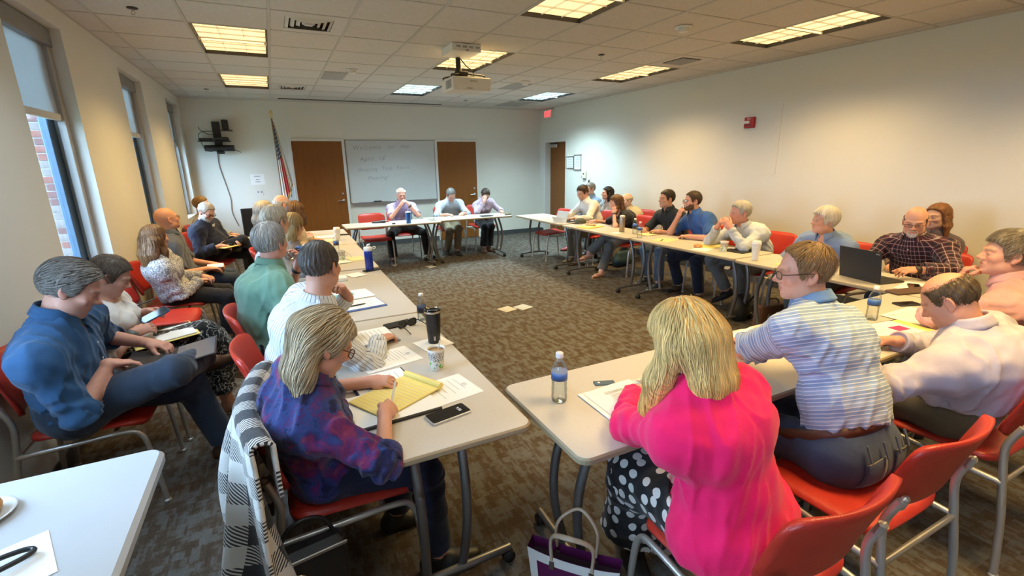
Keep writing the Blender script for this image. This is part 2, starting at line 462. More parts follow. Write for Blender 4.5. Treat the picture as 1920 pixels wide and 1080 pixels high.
MB().bx(XL, XL+.02, -8*T, YB, H-.001, H+.02).bx(XR-.02, XR, -8*T, YB, H-.001, H+.02).bx(XL, XR, YB-.02, YB, H-.001, H+.02).build('wall_angle', M_GRID, ceil)
# ---------------------------------------------------------------- ceiling lights
M_LOUVRE = pm('louvre_aluminium', (.80, .78, .74), .35, .4, var=.03)
M_TRIM = pm('dark_trim', (.035, .028, .024), .6, var=.1)
def mat_lamp(name, col, st):
    m, nt, b = new_mat(name)
    co = coord(nt); n = noise(nt, mapping(nt, co, (7, .6, 1)).outputs[0], 1.3, 2)
    r = ramp(nt, n.outputs[0], [(.3, [x*.8 for x in col]), (.7, col)])
    lk(nt, r.outputs[0], b.inputs['Emission Color']); b.inputs['Emission Strength'].default_value = st
    b.inputs['Base Color'].default_value = (.5, .5, .5, 1)
    return m
M_LWARM = mat_lamp('warm_tube_glow', (1.0, .70, .30), 1.45); M_LCOOL = mat_lamp('cool_tube_glow', (.62, .92, 1.0), 1.6)
def ceiling_light(c, r, cool, label, pw):
    o = empty('ceiling_light', ((c+.5)*T, (r+1)*T, H)); tag(o, label, 'ceiling light', 'recessed louvred ceiling lights')
    w_, l_ = T/2-.013, T-.013
    h = MB()
    h.bx(-w_, -w_+.004, -l_, l_, .0, .09).bx(w_-.004, w_, -l_, l_, 0, .09).bx(-w_, w_, -l_, -l_+.004, 0, .09).bx(-w_, w_, l_-.004, l_, 0, .09).bx(-w_, w_, -l_, l_, .088, .092)
    h.build('housing', M_TRIM, o)
    MB().bx(-w_+.014, w_-.014, -l_+.014, l_-.014, .034, .040).build('glowing_panel', M_LCOOL if cool else M_LWARM, o)
    for i in (-1, 1): MB().bx(i*w_/3-.0015, i*w_/3+.0015, -l_+.012, l_-.012, .020, .033).build('louvre_blade', M_LOUVRE, o)
    for j in range(1, 6):
        yy = -l_+j*2*l_/6; MB().bx(-w_+.012, w_-.012, yy-.0015, yy+.0015, .020, .033).build('louvre_blade', M_LOUVRE, o)
    ld = D.lights.new('tube_light', 'AREA'); ld.shape = 'RECTANGLE'; ld.size = .52; ld.size_y = 1.12
    ld.energy = LAMP_POWER*pw; ld.color = (COOL if r > 0 else (.84, .94, 1.0)) if cool else WARM; ld.spread = math.radians(124)
    lo = D.objects.new('tube_light', ld); COL.objects.link(lo); lo.parent = o; lo.location = (0, 0, .018)
    return o
for (c, r) in LIGHTS:
    cool = (c, r) in ((5, 4), (9, 4), (1, -4), (1, -8)); pw = {-8: 1.25, -4: 1.0, 0: 1.0, 4: 1.0}[r]*(2.0 if cool and r > 0 else (.45 if r == -4 else .2) if cool else 1.0)
    lab = ('cool white' if cool else 'warm yellow')+' ceiling light, '
    lab += {1: 'in the row along the windows', 5: 'in the middle row', 9: 'in the row along the long wall'}[c]+', '+{-8: 'behind the viewer', -4: 'closest to the viewer', 0: 'second from the viewer', 4: 'by the whiteboard wall'}[r]
    ceiling_light(c, r, cool, lab, pw)
# ---------------------------------------------------------------- ceiling fittings
M_VENT = pm('vent_paint', (.60, .57, .52), .5, var=.03)
def air_diffuser(c, r, label):
    o = empty('air_diffuser', ((c+.5)*T, (r+.5)*T, H)); tag(o, label, 'air vent')
    a = T/2-.012
    MB().bx(-a, a, -a, a, .028, .034).build('backing', M_DARK, o)
    p = MB()
    q = .19
    for (x0, x1, y0, y1) in ((-a, -q, -a, a), (q, a, -a, a), (-q, q, -a, -q), (-q, q, q, a)): p.bx(x0, x1, y0, y1, .003, .012)
    p.build('panel', M_VENT, o)
    for k in range(4):
        s1 = q-.004-k*.045; s0 = s1-.028; rg = MB()
        vs = []
        for (s_, z) in ((s1, .022-.012), (s0, -.004)): vs += [(-s_, -s_, z), (s_, -s_, z), (s_, s_, z), (-s_, s_, z)]
        rg.add(vs, [(0, 1, 5, 4), (1, 2, 6, 5), (2, 3, 7, 6), (3, 0, 4, 7)])
        vs2 = [(x, y_, z+.004) for (x, y_, z) in vs]; rg.add(vs2, [(4, 5, 1, 0), (5, 6, 2, 1), (6, 7, 3, 2), (7, 4, 0, 3)])
        rg.build('vent_ring', M_VENT, o)
    MB().bx(-.03, .03, -.03, .03, -.006, -.001).build('vent_core', M_VENT, o)
air_diffuser(2, -1, 'square ceiling air diffuser of nested rings beside the large yellow light')
air_diffuser(2, 5, 'square ceiling air diffuser near the whiteboard wall')
M_GREYP = pm('grey_panel', (.36, .345, .32), .7, var=.03)
for (x0, x1, y0, y1, lab) in ((1.85, 2.13, 1.83, 2.41, 'flat grey ceiling return panel beside the round speaker in front of the whiteboard'), (4.55, 4.85, 1.80, 2.40, 'flat grey ceiling return panel behind the projector'), (5.45, 5.98, 3.75, 4.55, 'large flat grey ceiling panel near the exit corner')):
    o = empty('return_panel', ((x0+x1)/2, (y0+y1)/2, H)); tag(o, lab, 'vent panel')
    a, d_ = (x1-x0)/2, (y1-y0)/2
    MB().bx(-a, a, -d_, d_, -.004, .004, .001).build('perforated_face', M_GREYP, o)
    MB().bx(-a-.008, a+.008, -d_-.008, d_+.008, -.001, .004).build('panel_frame', M_GRID, o)
o = empty('slotted_grille', (5.74, -.35, H)); tag(o, 'small dark slotted grille in the ceiling near the long wall', 'air vent')
MB().bx(-.15, .15, -.17, .17, -.001, .004).build('grille_backing', M_DARK, o)
for k in range(7): MB().box((-.13+k*.043, 0, -.006), (.014, .33, .003), Matrix.Rotation(.5, 3, 'Y')).build('slat', M_GREYP, o)
def disc_fit(x, y, lab):
    o = empty('ceiling_detector', (x, y, H)); tag(o, lab, 'smoke detector')
    Md = Matrix.Rotation(PI, 3, 'X')
    MB().lathe([(.075, 0), (.075, .008), (.068, .014)], (0, 0, 0), 24, Md).build('base_plate', M_WHITEP, o)
    MB().lathe([(.052, .014), (.052, .034), (.04, .046), (.0, .049)], (0, 0, 0), 24, Md).build('sensor_head', M_WHITEP, o)
disc_fit(2.15, 1.6, 'round white smoke detector in front of the whiteboard'); disc_fit(4.63, 1.63, 'round white smoke detector above the gap behind the projector'); disc_fit(4.58, -1.51, 'round white smoke detector between the two long yellow lights')
def sprinkler(x, y, lab):
    o = empty('fire_sprinkler', (x, y, H)); tag(o, lab, 'sprinkler')
    Md = Matrix.Rotation(PI, 3, 'X')
    MB().lathe([(.036, 0), (.034, .004), (.016, .007)], (0, 0, 0), 18, Md).build('escutcheon', M_DARK, o)
    MB().tube([(0, 0, 0), (0, 0, -.022)], .008, 8).tube([(-.008, 0, -.02), (-.011, 0, -.035), (0, 0, -.048)], .0025, 6).tube([(.008, 0, -.02), (.011, 0, -.035), (0, 0, -.048)], .0025, 6).build('frame_arms', M_STEEL, o)
    MB().lathe([(.015, .047), (.016, .049), (.0, .052)], (0, 0, 0), 14, Md).build('deflector', M_STEEL, o)
sprinkler(.31, -.27, 'fire sprinkler above the window wall, closest to the viewer'); sprinkler(.35, 3.93, 'fire sprinkler near the flag corner')
sprinkler(4.59, -.28, 'fire sprinkler between the middle and long wall lights'); sprinkler(4.56, 3.92, 'fire sprinkler over the whiteboard end')
o = MB().bx(1.34, 4.34, 4.70, 4.78, H-.004, H+.004, .001).build('screen_slot', M_TRIM); tag(o, 'long dark slot for a projection screen in the ceiling', 'screen slot')
# projector
o = empty('projector', (3.08, .08, 2.47)); tag(o, 'white projector hanging from a ceiling mount in the middle of the room', 'projector')
M_PROJ = pm('projector_shell', (.78, .75, .68), .4, var=.02)
MB().box((0, 0, 0), (.44, .36, .13), None, .014).build('shell', M_PROJ, o)
for k in range(2): MB().bx(-.224, -.2195, -.15+k*.09, -.075+k*.09, -.045, .035).build('side_vent', M_GREYP, o)
MB().lathe([(.05, 0), (.05, .03), (.04, .032)], (.09, .18, 0), 20, Matrix.Rotation(-PI/2, 3, 'X')).build('lens', M_BLACK, o)
MB().bx(-.06, .0, -.183, -.179, -.052, -.044).build('front_latch', M_GREYP, o)
text_mesh('EPSON', .026, 'lettering', M_INK, o, frame_matrix(V(.02, -.1815, .012), V(1, 0, 0), V(0, 0, 1), V(0, -1, 0)))
mt = MB().tube([(-.08, .0, .13), (-.08, 0, .34-.07)], .026, 12)
mt.build('drop_pole', M_DARK, o)
ar = MB()
for (ax, ay) in ((-.2, -.12), (.16, -.12), (-.2, .14), (.18, .14)): ar.tube(catmull([(-.06, 0, .125), (ax*.6, ay*.6, .10), (ax, ay, .085), (ax, ay, .06)], 4), .009, 6)
ar.box((-.05, 0, .115), (.13, .1, .05), None, .012); ar.box((0, 0, .088), (.3, .05, .018), None, .004); ar.lathe([(.045, .12), (.03, .16)], (-.08, 0, 0), 14)
ar.build('mount_arms', M_DARK, o)
MB().tube(catmull([(-.06, -.02, .26), (.0, -.03, .19), (.07, -.02, .15), (.10, .0, .09), (.14, .05, .07)], 5), .006, 6).build('signal_cable', M_BLACK, o)
bxo = MB().box((-.09, -.12, .313), (.31, .34, .072), None, .004).build('ceiling_box', M_PROJ, o)
for k in range(4): MB().bx(-.20+k*.068, -.155+k*.068, -.293, -.2895, .308, .328).build('box_vent', M_GREYP, bxo)
MB().bx(-.10, -.07, -.2935, -.2895, .284, .292).build('box_port', M_INK, bxo)
# ---------------------------------------------------------------- things on the walls
# whiteboard
M_BOARD = pm('whiteboard_enamel', (.56, .575, .55), .22, var=.015, spec=.45)
o = empty('whiteboard', (3.352, YB, 1.53)); tag(o, 'wall whiteboard with handwritten welcome message', 'whiteboard')
MB().bx(-.90, .90, -.018, -.006, -.605, .605).build('writing_surface', M_BOARD, o)
f = MB()
for (x0, x1, z0, z1) in ((-.915, -.90, -.62, .62), (.90, .915, -.62, .62), (-.9, .9, -.62, -.605), (-.9, .9, .605, .62)): f.bx(x0, x1, -.024, 0, z0, z1, .003)
f.build('board_frame', M_ALU, o)
MB().bx(-.90, .90, -.085, -.02, -.632, -.622, .003).bx(-.90, .90, -.085, -.08, -.632, -.61, .002).build('pen_tray', M_STEEL, o)
def wall_text(s, x, z, size, shear=.18):
    return text_mesh(s, size, 'handwriting', M_GREYINK, o, frame_matrix(V(x, -.0186, z), V(1, .0, .035), V(0, 0, 1), V(0, -1, 0)), 'LEFT', 0, shear, 1.15)
wall_text('Welcome   to   the', -.78, .42, .125); wall_text('April  16', -.66, .205, .12); wall_text('th', -.175, .285, .06)
wall_text('Housing  Task  Force', -.72, .005, .105); wall_text('Meeting!', -.53, -.165, .105)
e = empty('board_eraser', (2.97, YB-.052, .9085)); tag(e, 'black felt eraser lying in the whiteboard tray', 'eraser')
MB().bx(-.085, .085, -.022, .022, 0, .014, .003).build('felt_pad', pm('grey_felt', (.12, .12, .12), .95), e)
MB().bx(-.08, .08, -.018, .018, .014, .034, .005).build('grip', M_BLACK, e)
for k, (x, lab, c) in enumerate(((2.53, 'white capped marker at the flag end of the whiteboard tray', (.7, .7, .7)), (3.30, 'dark marker lying in the tray next to the eraser', (.05, .05, .06)), (3.44, 'blue marker lying in the tray past the dark one', (.06, .1, .3)))):
    mk = empty('marker_pen', (x, YB-.05, .918)); tag(mk, lab, 'marker', 'markers in the whiteboard tray')
    MB().tube([(-.06, 0, 0), (.03, 0, 0)], .008, 10).build('barrel', M_WHITEP, mk)
    MB().tube([(.03, 0, 0), (.065, 0, 0)], .0085, 10).build('cap', pm('marker_cap_%d' % k, c, .4), mk)
# flag on a pole
o = empty('flag', (1.20, 4.95, 0)); tag(o, 'flag with stars, stripes and gold fringe hanging furled on a pole', 'flag')
M_GOLD = pm('brass', (.75, .55, .25), .3, .9, var=.05); M_POLE = pm('pole_wood', (.23, .12, .05), .4)
MB().lathe([(.0, 0), (.14, 0), (.14, .02), (.10, .04), (.03, .06), (.02, .1)], (0, 0, 0), 24).build('stand_base', M_GOLD, o)
MB().tube([(0, 0, .05), (0, 0, 2.52)], .013, 10).build('pole', M_POLE, o)
MB().lathe([(.012, 2.50), (.02, 2.52), (.012, 2.54), (.026, 2.575), (.03, 2.60), (.02, 2.635), (.0, 2.655)], (0, 0, 0), 16).build('finial', M_GOLD, o)
def mat_flag():
    m, nt, b = new_mat('flag_cloth')
    a = attr(nt, 'uvw'); sp = nd(nt, 'ShaderNodeSeparateXYZ'); lk(nt, a.outputs['Vector'], sp.inputs[0])
    u, v = sp.outputs[0], sp.outputs[1]
    st = math_(nt, 'GREATER_THAN', math_(nt, 'FRACT', math_(nt, 'MULTIPLY', v, 4.5)), .5)
    stripes = mixc(nt, st, (.62, .60, .56), (.40, .012, .03))
    cu2 = math_(nt, 'FRACT', math_(nt, 'MULTIPLY', u, 20.0)); cv = math_(nt, 'FRACT', math_(nt, 'MULTIPLY', v, 14.0))
    dx = math_(nt, 'SUBTRACT', cu2, .5); dy = math_(nt, 'SUBTRACT', cv, .5)
    rr = math_(nt, 'SQRT', math_(nt, 'ADD', math_(nt, 'MULTIPLY', dx, dx), math_(nt, 'MULTIPLY', dy, dy)))
    star = math_(nt, 'LESS_THAN', rr, .24)
    canton = mixc(nt, star, (.012, .016, .06), (.65, .63, .60))
    isc = math_(nt, 'MULTIPLY', math_(nt, 'LESS_THAN', u, .46), math_(nt, 'GREATER_THAN', v, .22))
    c = mixc(nt, isc, stripes, canton)
    fr = math_(nt, 'GREATER_THAN', u, .965)
    c = mixc(nt, fr, c, (.62, .40, .08))
    lk(nt, c, b.inputs['Base Color']); b.inputs['Roughness'].default_value = .75; b.inputs['Sheen Weight'].default_value = .3
    return m
# the cloth: hoist edge along the pole, fly gathered in folds that fall to a point
NU, NV = 72, 50
vs, uv = [], []
for j in range(NV):
    t = j/(NV-1)                       # 0 at the hoist corner, 1 at the hanging fly edge
    for i in range(NU):
        s_ = i/(NU-1)
        zb = .98+.34*s_**1.5+.03*math.sin(s_*19)
        z = 2.44-t*(2.44-zb)
        w_ = .012+.185*t**.85
        x = .010+w_*(s_+.10*math.sin(s_*PI*6)*t)
        y = -.028-.050*math.sin(s_*PI*7+.4)*min(1, t*2.2)-.02*s_
        vs.append((x, y, z)); uv.append((t, 1-s_, 0))
fs = [(j*NU+i, j*NU+i+1, (j+1)*NU+i+1, (j+1)*NU+i) for j in range(NV-1) for i in range(NU-1)]
b = MB(); b.smooth = True; b.add(vs, fs); fo = b.build('flag_cloth', mat_flag(), o)
fo.data.attributes.new('uvw', 'FLOAT_VECTOR', 'POINT').data.foreach_set('vector', np.array(uv, 'f').ravel())
sd = fo.modifiers.new('thick', 'SOLIDIFY'); sd.thickness = .003
MB().tube(catmull([(.02, -.05, 2.42), (.07, -.11, 2.0), (.12, -.12, 1.6), (.14, -.12, 1.3), (.15, -.11, 1.2)], 5), .004, 6).lathe([(.006, 0), (.012, -.02), (.014, -.09), (.0, -.1)], (.15, -.11, 1.2), 10).build('tassel', M_GOLD, o)
# wall mounted video equipment
o = empty('video_unit', (.30, YB, 2.0)); tag(o, 'black wall mounted video conferencing unit with shelf and speaker bar', 'video unit')
MB().bx(-.06, .06, -.05, -.005, -.05, .44, .006).build('wall_column', M_BLACK, o)
for k in range(3): MB().bx(-.045+k*.032, -.03+k*.032, -.054, -.05, .2, .42).build('column_slot', M_DARK, o)
MB().bx(-.29, .20, -.26, -.03, .10, .112, .003).build('shelf', M_BLACK, o)
MB().box((-.17, -.15, .135), (.19, .16, .04), None, .006).build('codec_box', M_BLACK, o)
MB().box((.06, -.16, .145), (.24, .16, .06), None, .02).build('camera_base', pm('charcoal_plastic', (.03, .028, .026), .5), o)
MB().tube([(-.21, -.15, -.01), (.24, -.15, -.01)], .052, 16).build('speaker_bar', M_BLACK, o)
MB().box((.02, -.15, -.085), (.12, .06, .045), None, .008).lathe([(.012, 0), (.012, .01)], (-.01, -.182, -.085), 10, Matrix.Rotation(PI/2, 3, 'X')).build('camera_lens', M_BLACK, o)
sh2 = MB().bx(.08, .25, -.19, -.03, .28, .295, .003).build('upper_shelf', M_BLACK, o)
MB().box((.15, -.11, .385), (.10, .09, .17), None, .012).build('small_speaker', M_BLACK, o)
cb = MB()
for P in ([(-.05, -.05, .28), (-.2, -.08, .27), (-.27, -.1, .22), (-.28, -.1, .13)], [(-.05, -.05, .22), (-.16, -.06, .24), (-.24, -.09, .3), (-.26, -.1, .35)], [(-.26, -.1, .11), (-.23, -.12, .02), (-.2, -.13, -.05), (-.10, -.12, -.07)], [(.22, -.13, -.03), (.29, -.12, -.06), (.33, -.08, -.08)]): cb.tube(catmull(P, 5), .005, 6)
cb.build('cables', M_BLACK, o)
MB().tube(catmull([(-.04, -.02, -.05), (-.05, -.012, -.3), (.0, -.01, -.62), (.04, -.01, -.9), (.03, -.01, -1.15), (.10, -.01, -1.4)], 8), .006, 6).build('hanging_cable', pm('grey_cable', (.16, .16, .16), .5), o)
# paper notice, outlet
o = empty('paper_notice', (.825, YB-.002, 1.435)); tag(o, 'white printed paper notice taped to the wall beside the flag', 'notice')
MB().bx(-.115, .115, -.002, 0, -.095, .095).build('sheet', M_PAPER, o)
for (w_, z) in ((.10, .05), (.06, -.008), (.085, -.05)): MB().bx(-w_/2, w_/2, -.0028, -.002, z, z+.014).build('print_line', M_GREYINK, o)
o = empty('wall_outlet', (.83, YB, 1.205)); tag(o, 'white double wall plate below the paper notice', 'wall plate')
MB().bx(-.06, .06, -.006, 0, -.06, .06, .002).build('cover_plate', M_WHITEP, o)
for sx in (-1, 1): MB().bx(sx*.026-.014, sx*.026+.014, -.0085, -.006, -.018, .018, .001).build('socket', M_GREYINK, o)
# exit sign on the long wall above the exit door
o = empty('exit_sign', (XR, 4.68, H-.115)); tag(o, 'lit red EXIT sign high above the exit door', 'exit sign')
MB().bx(-.06, 0, -.17, .17, -.10, .10, .006).build('sign_box', M_WHITEP, o)
M_RED = pm('lit_red', (.6, .02, .02), .4, emit=(1, .045, .06), estr=3.2)
text_mesh('EXIT', .185, 'letters', M_RED, o, frame_matrix(V(-.0612, -.012, -.066), V(0, -1, 0), V(0, 0, 1), V(-1, 0, 0)) @ Matrix.Scale(.75, 4, V(1, 0, 0)), 'CENTER', .001)
# fire alarm
o = empty('fire_alarm', (XR, -.53, 2.12)); tag(o, 'red fire alarm strobe on the long cream wall', 'fire alarm')
M_ALARM = pm('alarm_red', (.42, .012, .012), .4, var=.05)
MB().bx(-.045, 0, -.072, .072, -.068, .068, .006).build('housing', M_ALARM, o)
MB().bx(-.066, -.045, -.02, .072, -.012, .022, .005).build('strobe_lens', M_WHITEP, o)
MB().bx(-.052, -.045, -.05, .05, -.05, -.025, .002).build('sounder_grille', pm('alarm_dark', (.2, .01, .01), .5), o)
text_mesh('FIRE', .03, 'letters', M_WHITEP, o, frame_matrix(V(-.0455, 0, .035), V(0, -1, 0), V(0, 0, 1), V(-1, 0, 0)))
# picture frames, thermostat and switches by the exit door
def wall_frame(y0, y1, z0, z1, lab, inner):
    o = empty('picture_frame', (XR, (y0+y1)/2, (z0+z1)/2)); tag(o, lab, 'picture frame')
    a, c = (y1-y0)/2, (z1-z0)/2; f = MB()
    for (p, q, r_, s_) in ((-a, -a+.02, -c, c), (a-.02, a, -c, c), (-a, a, -c, -c+.02), (-a, a, c-.02, c)): f.bx(-.02, 0, p, q, r_, s_, .002)
    f.build('frame_moulding', M_STEEL, o)
    MB().bx(-.008, -.004, -a+.02, a-.02, -c+.02, c-.02).build('document', inner, o)
    pl = MB()
    for k in range(6): pl.bx(-.0088, -.008, -a+.06, a-.06, c-.07-k*.035, c-.062-k*.035)
    pl.build('print_lines', M_GREYINK, o)
wall_frame(3.66, 3.95, 1.51, 1.77, 'framed certificate closest to the exit door', M_PAPER); wall_frame(3.38, 3.65, 1.48, 1.80, 'taller framed document second from the exit door', pm('pale_document', (.74, .76, .80), .7))
o = empty('thermostat', (XR, 3.25, 1.38)); tag(o, 'cream thermostat box with two small plates on the wall', 'thermostat')
MB().bx(-.035, 0, -.06, .06, -.06, .085, .006).build('cover', pm('cream_plastic', (.72, .66, .48), .45), o)
MB().bx(-.01, 0, .075, .125, -.05, -.01, .002).build('side_plate', M_GREYP, o); MB().bx(-.012, 0, -.02, .06, -.115, -.07, .002).build('lower_plate', M_GREYP, o)
MB().lathe([(.016, 0), (.014, .012)], (-.035, 0, .03), 12, Matrix.Rotation(-PI/2, 3, 'Y')).build('dial', M_DARK, o)
o = empty('wall_switch', (XR, 3.09, 1.235)); tag(o, 'dark narrow wall switch below the thermostat', 'switch')
MB().bx(-.012, 0, -.035, .035, -.06, .06, .003).build('switch_plate', M_STEEL, o); MB().bx(-.018, -.012, -.016, .016, -.035, .035, .002).build('rocker', M_BLACK, o)
# faint cover strip on the long wall
o = MB().bx(XR-.006, XR, -.965, -.905, 1.45, 2.31, .002).build('wall_strip', M_WALL); tag(o, 'pale vertical cover strip on the long wall beside the alarm', 'cover strip')
# floor plates
for (x, y, s_, c, lab) in ((3.345, -.28, .085, (.52, .47, .36), 'small tan square floor outlet cover in the middle of the carpet'), (3.545, -.30, .085, (.5, .5, .48), 'small grey square floor outlet cover in the middle of the carpet'), (3.26, 2.47, .07, (.5, .46, .38), 'small square floor outlet cover near the far tables')):
    o = empty('floor_box', (x, y, 0), .28); tag(o, lab, 'floor outlet')
    MB().bx(-s_, s_, -s_, s_, 0, .006, .003).build('cover_plate', pm('plate_%0.2f' % c[2], c, .45, .2), o)
    MB().bx(-s_*.7, s_*.7, -s_*.5, s_*.5, .006, .009, .001).build('lid', pm('plate_%0.2f' % c[2], c, .45, .2), o)
# dark television on a stand in the flag corner
o = empty('television', (.66, 4.66, 0), .25); tag(o, 'black flat television on a low cart in the corner behind the women', 'television')
MB().bx(-.17, .33, -.02, .02, .45, .95, .006).build('screen_panel', M_BLACK, o); MB().bx(-.15, .31, -.024, -.02, .48, .93).build('glass_face', pm('dark_screen', (.02, .022, .025), .12), o)
MB().bx(.05, .12, -.03, .03, .03, .46, .004).bx(-.1, .26, -.2, .2, 0, .03, .01).build('cart_stand', M_DARK, o)
# ---------------------------------------------------------------- tables
def mat_laminate():
    m, nt, b = new_mat('beige_laminate')
    co = coord(nt); n = noise(nt, co, 260, 2); n2 = noise(nt, co, 3, 3)
    r = ramp(nt, n.outputs[0], [(.3, (.52, .48, .42)), (.7, (.57, .525, .465))])
    c = mixc(nt, math_(nt, 'MULTIPLY', n2.outputs[0], .10), r.outputs[0], (.48, .44, .38))
    lk(nt, c, b.inputs['Base Color']); b.inputs['Roughness'].default_value = .36; b.inputs['Specular IOR Level'].default_value = .4
    return m
M_LAM = mat_laminate()
M_EDGE = pm('table_edge_band', (.30, .235, .15), .5, var=.06)
M_LEG = pm('table_leg_silver', (.22, .215, .21), .38, .75, var=.05)
M_CASTOR = pm('castor_rubber', (.015, .015, .016), .6)
TZ = .74
def round_slab(b, w, d, r, z0, z1, bev):
    """rounded-rectangle slab with a softened rim: list of outlines from bottom to top"""
    lv = [(z0, -bev), (z0+bev, 0), (z1-bev, 0), (z1, -bev)]
    n = None; vs = []
    for (z, e) in lv:
        o = round_rect(w+2*e, d+2*e, r+e, 5); n = len(o); vs += [(x, y, z) for (x, y) in o]
    fs = [tuple(range(n))[::-1]]
    for i in range(3): fs += [(i*n+j, i*n+(j+1) % n, (i+1)*n+(j+1) % n, (i+1)*n+j) for j in range(n)]
    return vs, fs, n
def make_table(L=1.515, W=.60):
    """long axis on local X; seats on the -Y side"""
    o = empty('folding_meeting_table')
    vs, fs, n = round_slab(None, L, W, .045, TZ-.028, TZ-.001, .006)
    b = MB(); b.add(vs, fs+[tuple(3*n+j for j in range(n))]); b.build('edge_band', M_EDGE, o)
    vs, fs, n = round_slab(None, L-.012, W-.012, .04, TZ-.006, TZ, .0012)
    b = MB(); b.add(vs, fs+[tuple(3*n+j for j in range(n))]); b.build('table_top', M_LAM, o)
    for sx in (-1, 1):
        x = sx*(L/2-.17); ft = empty  # end frame
        rail = MB().tube(catmull([(x, -.27, .062), (x+sx*.012, -.1, .072), (x+sx*.012, .1, .072), (x, .27, .062)], 5), .017, 10)
        ro = rail.build('foot_rail', M_LEG, o)
        for sy in (-1, 1):
            MB().tube(catmull([(x, sy*.075+.02, .075), (x+sx*.045, sy*.085+.02, .28), (x+sx*.04, sy*.09+.02, .48), (x-sx*.03, sy*.095+.02, .712)], 6), .0185, 10).build('leg', M_LEG, o)
            c = MB()
            for k in (-1, 1): c.lathe([(.0, -.009), (.024, -.009), (.027, -.004), (.027, .004), (.024, .009), (0, .009)], (x+k*.013, sy*.262, .027), 16, Matrix.Rotation(PI/2, 3, 'Y'))
            c.tube([(x, sy*.262, .03), (x, sy*.262, .062)], .008, 8); c.box((x, sy*.262, .05), (.03, .036, .018), None, .006)
            c.build('castor', M_CASTOR, o)
        MB().box((x-sx*.03, .02, .702), (.05, .30, .02), None, .004).build('hinge_bracket', M_DARK, o)
    MB().box((0, .02, .690), (L-.42, .05, .03), None, .006).build('under_beam', M_LEG, o)
    return o
TABLES = [  # centre x, centre y, rotation, label
 (1.525, -2.925, 90, 'beige table with the yellow pad and dark tumbler on it'),
 (1.55, -1.395, 89.3, 'beige table in front of the man in the green polo'),
 (1.585, .150, 89.3, 'beige table with the tall blue bottle at its near end'),
 (1.625, 1.675, 89, 'beige table meeting the row in front of the whiteboard'),
 (2.735, 2.745, 0, 'beige table in front of the man in the lavender shirt'),
 (4.115, 2.895, -.6, 'beige table in front of the two writing people by the second door'),
 (5.205, 1.825, -90, 'beige table with the tablet in the corner near the exit'),
 (5.185, .250, -90, 'beige table with the bright yellow folder on it'),
 (5.215, -1.270, -90, 'beige table in front of the man in the blue polo'),
 (5.180, -2.800, -90, 'beige table under the open laptop of the plaid shirt man'),
 (2.605, -3.655, 180, 'beige table in front of the woman in the pink blazer'),
 (4.115, -3.655, 180, 'beige table in front of the man in the white shirt writing'),
]
t0 = make_table()
for i, (x, y, a, lab) in enumerate(TABLES):
    o = t0 if i == 0 else copy_tree(t0)
    # seats lie on local -Y: left row faces +X, so its outer side is -X
    o.location = (x, y, 0); o.rotation_euler = (0, 0, math.radians(a)); tag(o, lab, 'table', 'folding tables set in a square')
# white plastic folding table
o = empty('plastic_folding_table', (.02, -4.02, 0)); tag(o, 'white plastic folding table with the pastry and napkin on it', 'table')
M_HDPE = pm('white_plastic_top', (.46, .47, .48), .42, var=.015, bmp=.1, bscale=300)
vs, fs, n = round_slab(None, 1.22+.0, 1.62, .05, TZ-.045, TZ, .012); b = MB(); b.smooth = False; b.add(vs, fs+[tuple(3*n+j for j in range(n))]); tp = b.build('table_top', M_HDPE, o)
for sy in (-1, 1):
    l = MB()
    for sx in (-1, 1): l.tube([(sx*.40, sy*.62, .70), (sx*.46, sy*.66, .012)], .014, 8)
    l.tube([(-.44, sy*.645, .25), (.44, sy*.645, .25)], .011, 8); l.tube([(-.40, sy*.62, .69), (.40, sy*.62, .69)], .012, 8)
    l.build('leg_frame', M_DARK, o)
    MB().tube([(.0, sy*.63, .5), (.0, sy*.3, .68)], .009, 8).build('brace', M_DARK, o)
o.location = (.025, -4.015, 0)
MB().tube(catmull([(.50, .20, .68), (.57, .12, .67), (.575, .02, .60), (.52, -.02, .55)], 6), .007, 6).build('carry_handle', M_BLACK, o)
# ---------------------------------------------------------------- chairs
def mat_vinyl():
    m, nt, b = new_mat('red_vinyl')
    co = coord(nt); w1 = nd(nt, 'ShaderNodeTexWave', wave_type='BANDS', bands_direction='X'); w2 = nd(nt, 'ShaderNodeTexWave', wave_type='BANDS', bands_direction='Z')
    for w_ in (w1, w2): w_.inputs['Scale'].default_value = 58; lk(nt, mapping(nt, co, (1, 1, 1), (.2, .6, .5)).outputs[0], w_.inputs[0])
    n = noise(nt, co, 5, 4)
    r = ramp(nt, n.outputs[0], [(.3, (.40, .024, .014)), (.7, (.48, .034, .018))])
    lk(nt, r.outputs[0], b.inputs['Base Color']); b.inputs['Roughness'].default_value = .38; b.inputs['Specular IOR Level'].default_value = .45
    bump(nt, b, math_(nt, 'MULTIPLY', w1.outputs[0], w2.outputs[0]), .25, .0015)
    return m
M_VINYL = mat_vinyl()
M_VSHELL = pm('red_shell', (.30, .022, .014), .45, var=.06)
M_CFRAME = pm('chair_frame_silver', (.52, .49, .44), .36, .65, var=.04)
M_CFOOT = pm('chair_foot', (.55, .54, .52), .3, .5)
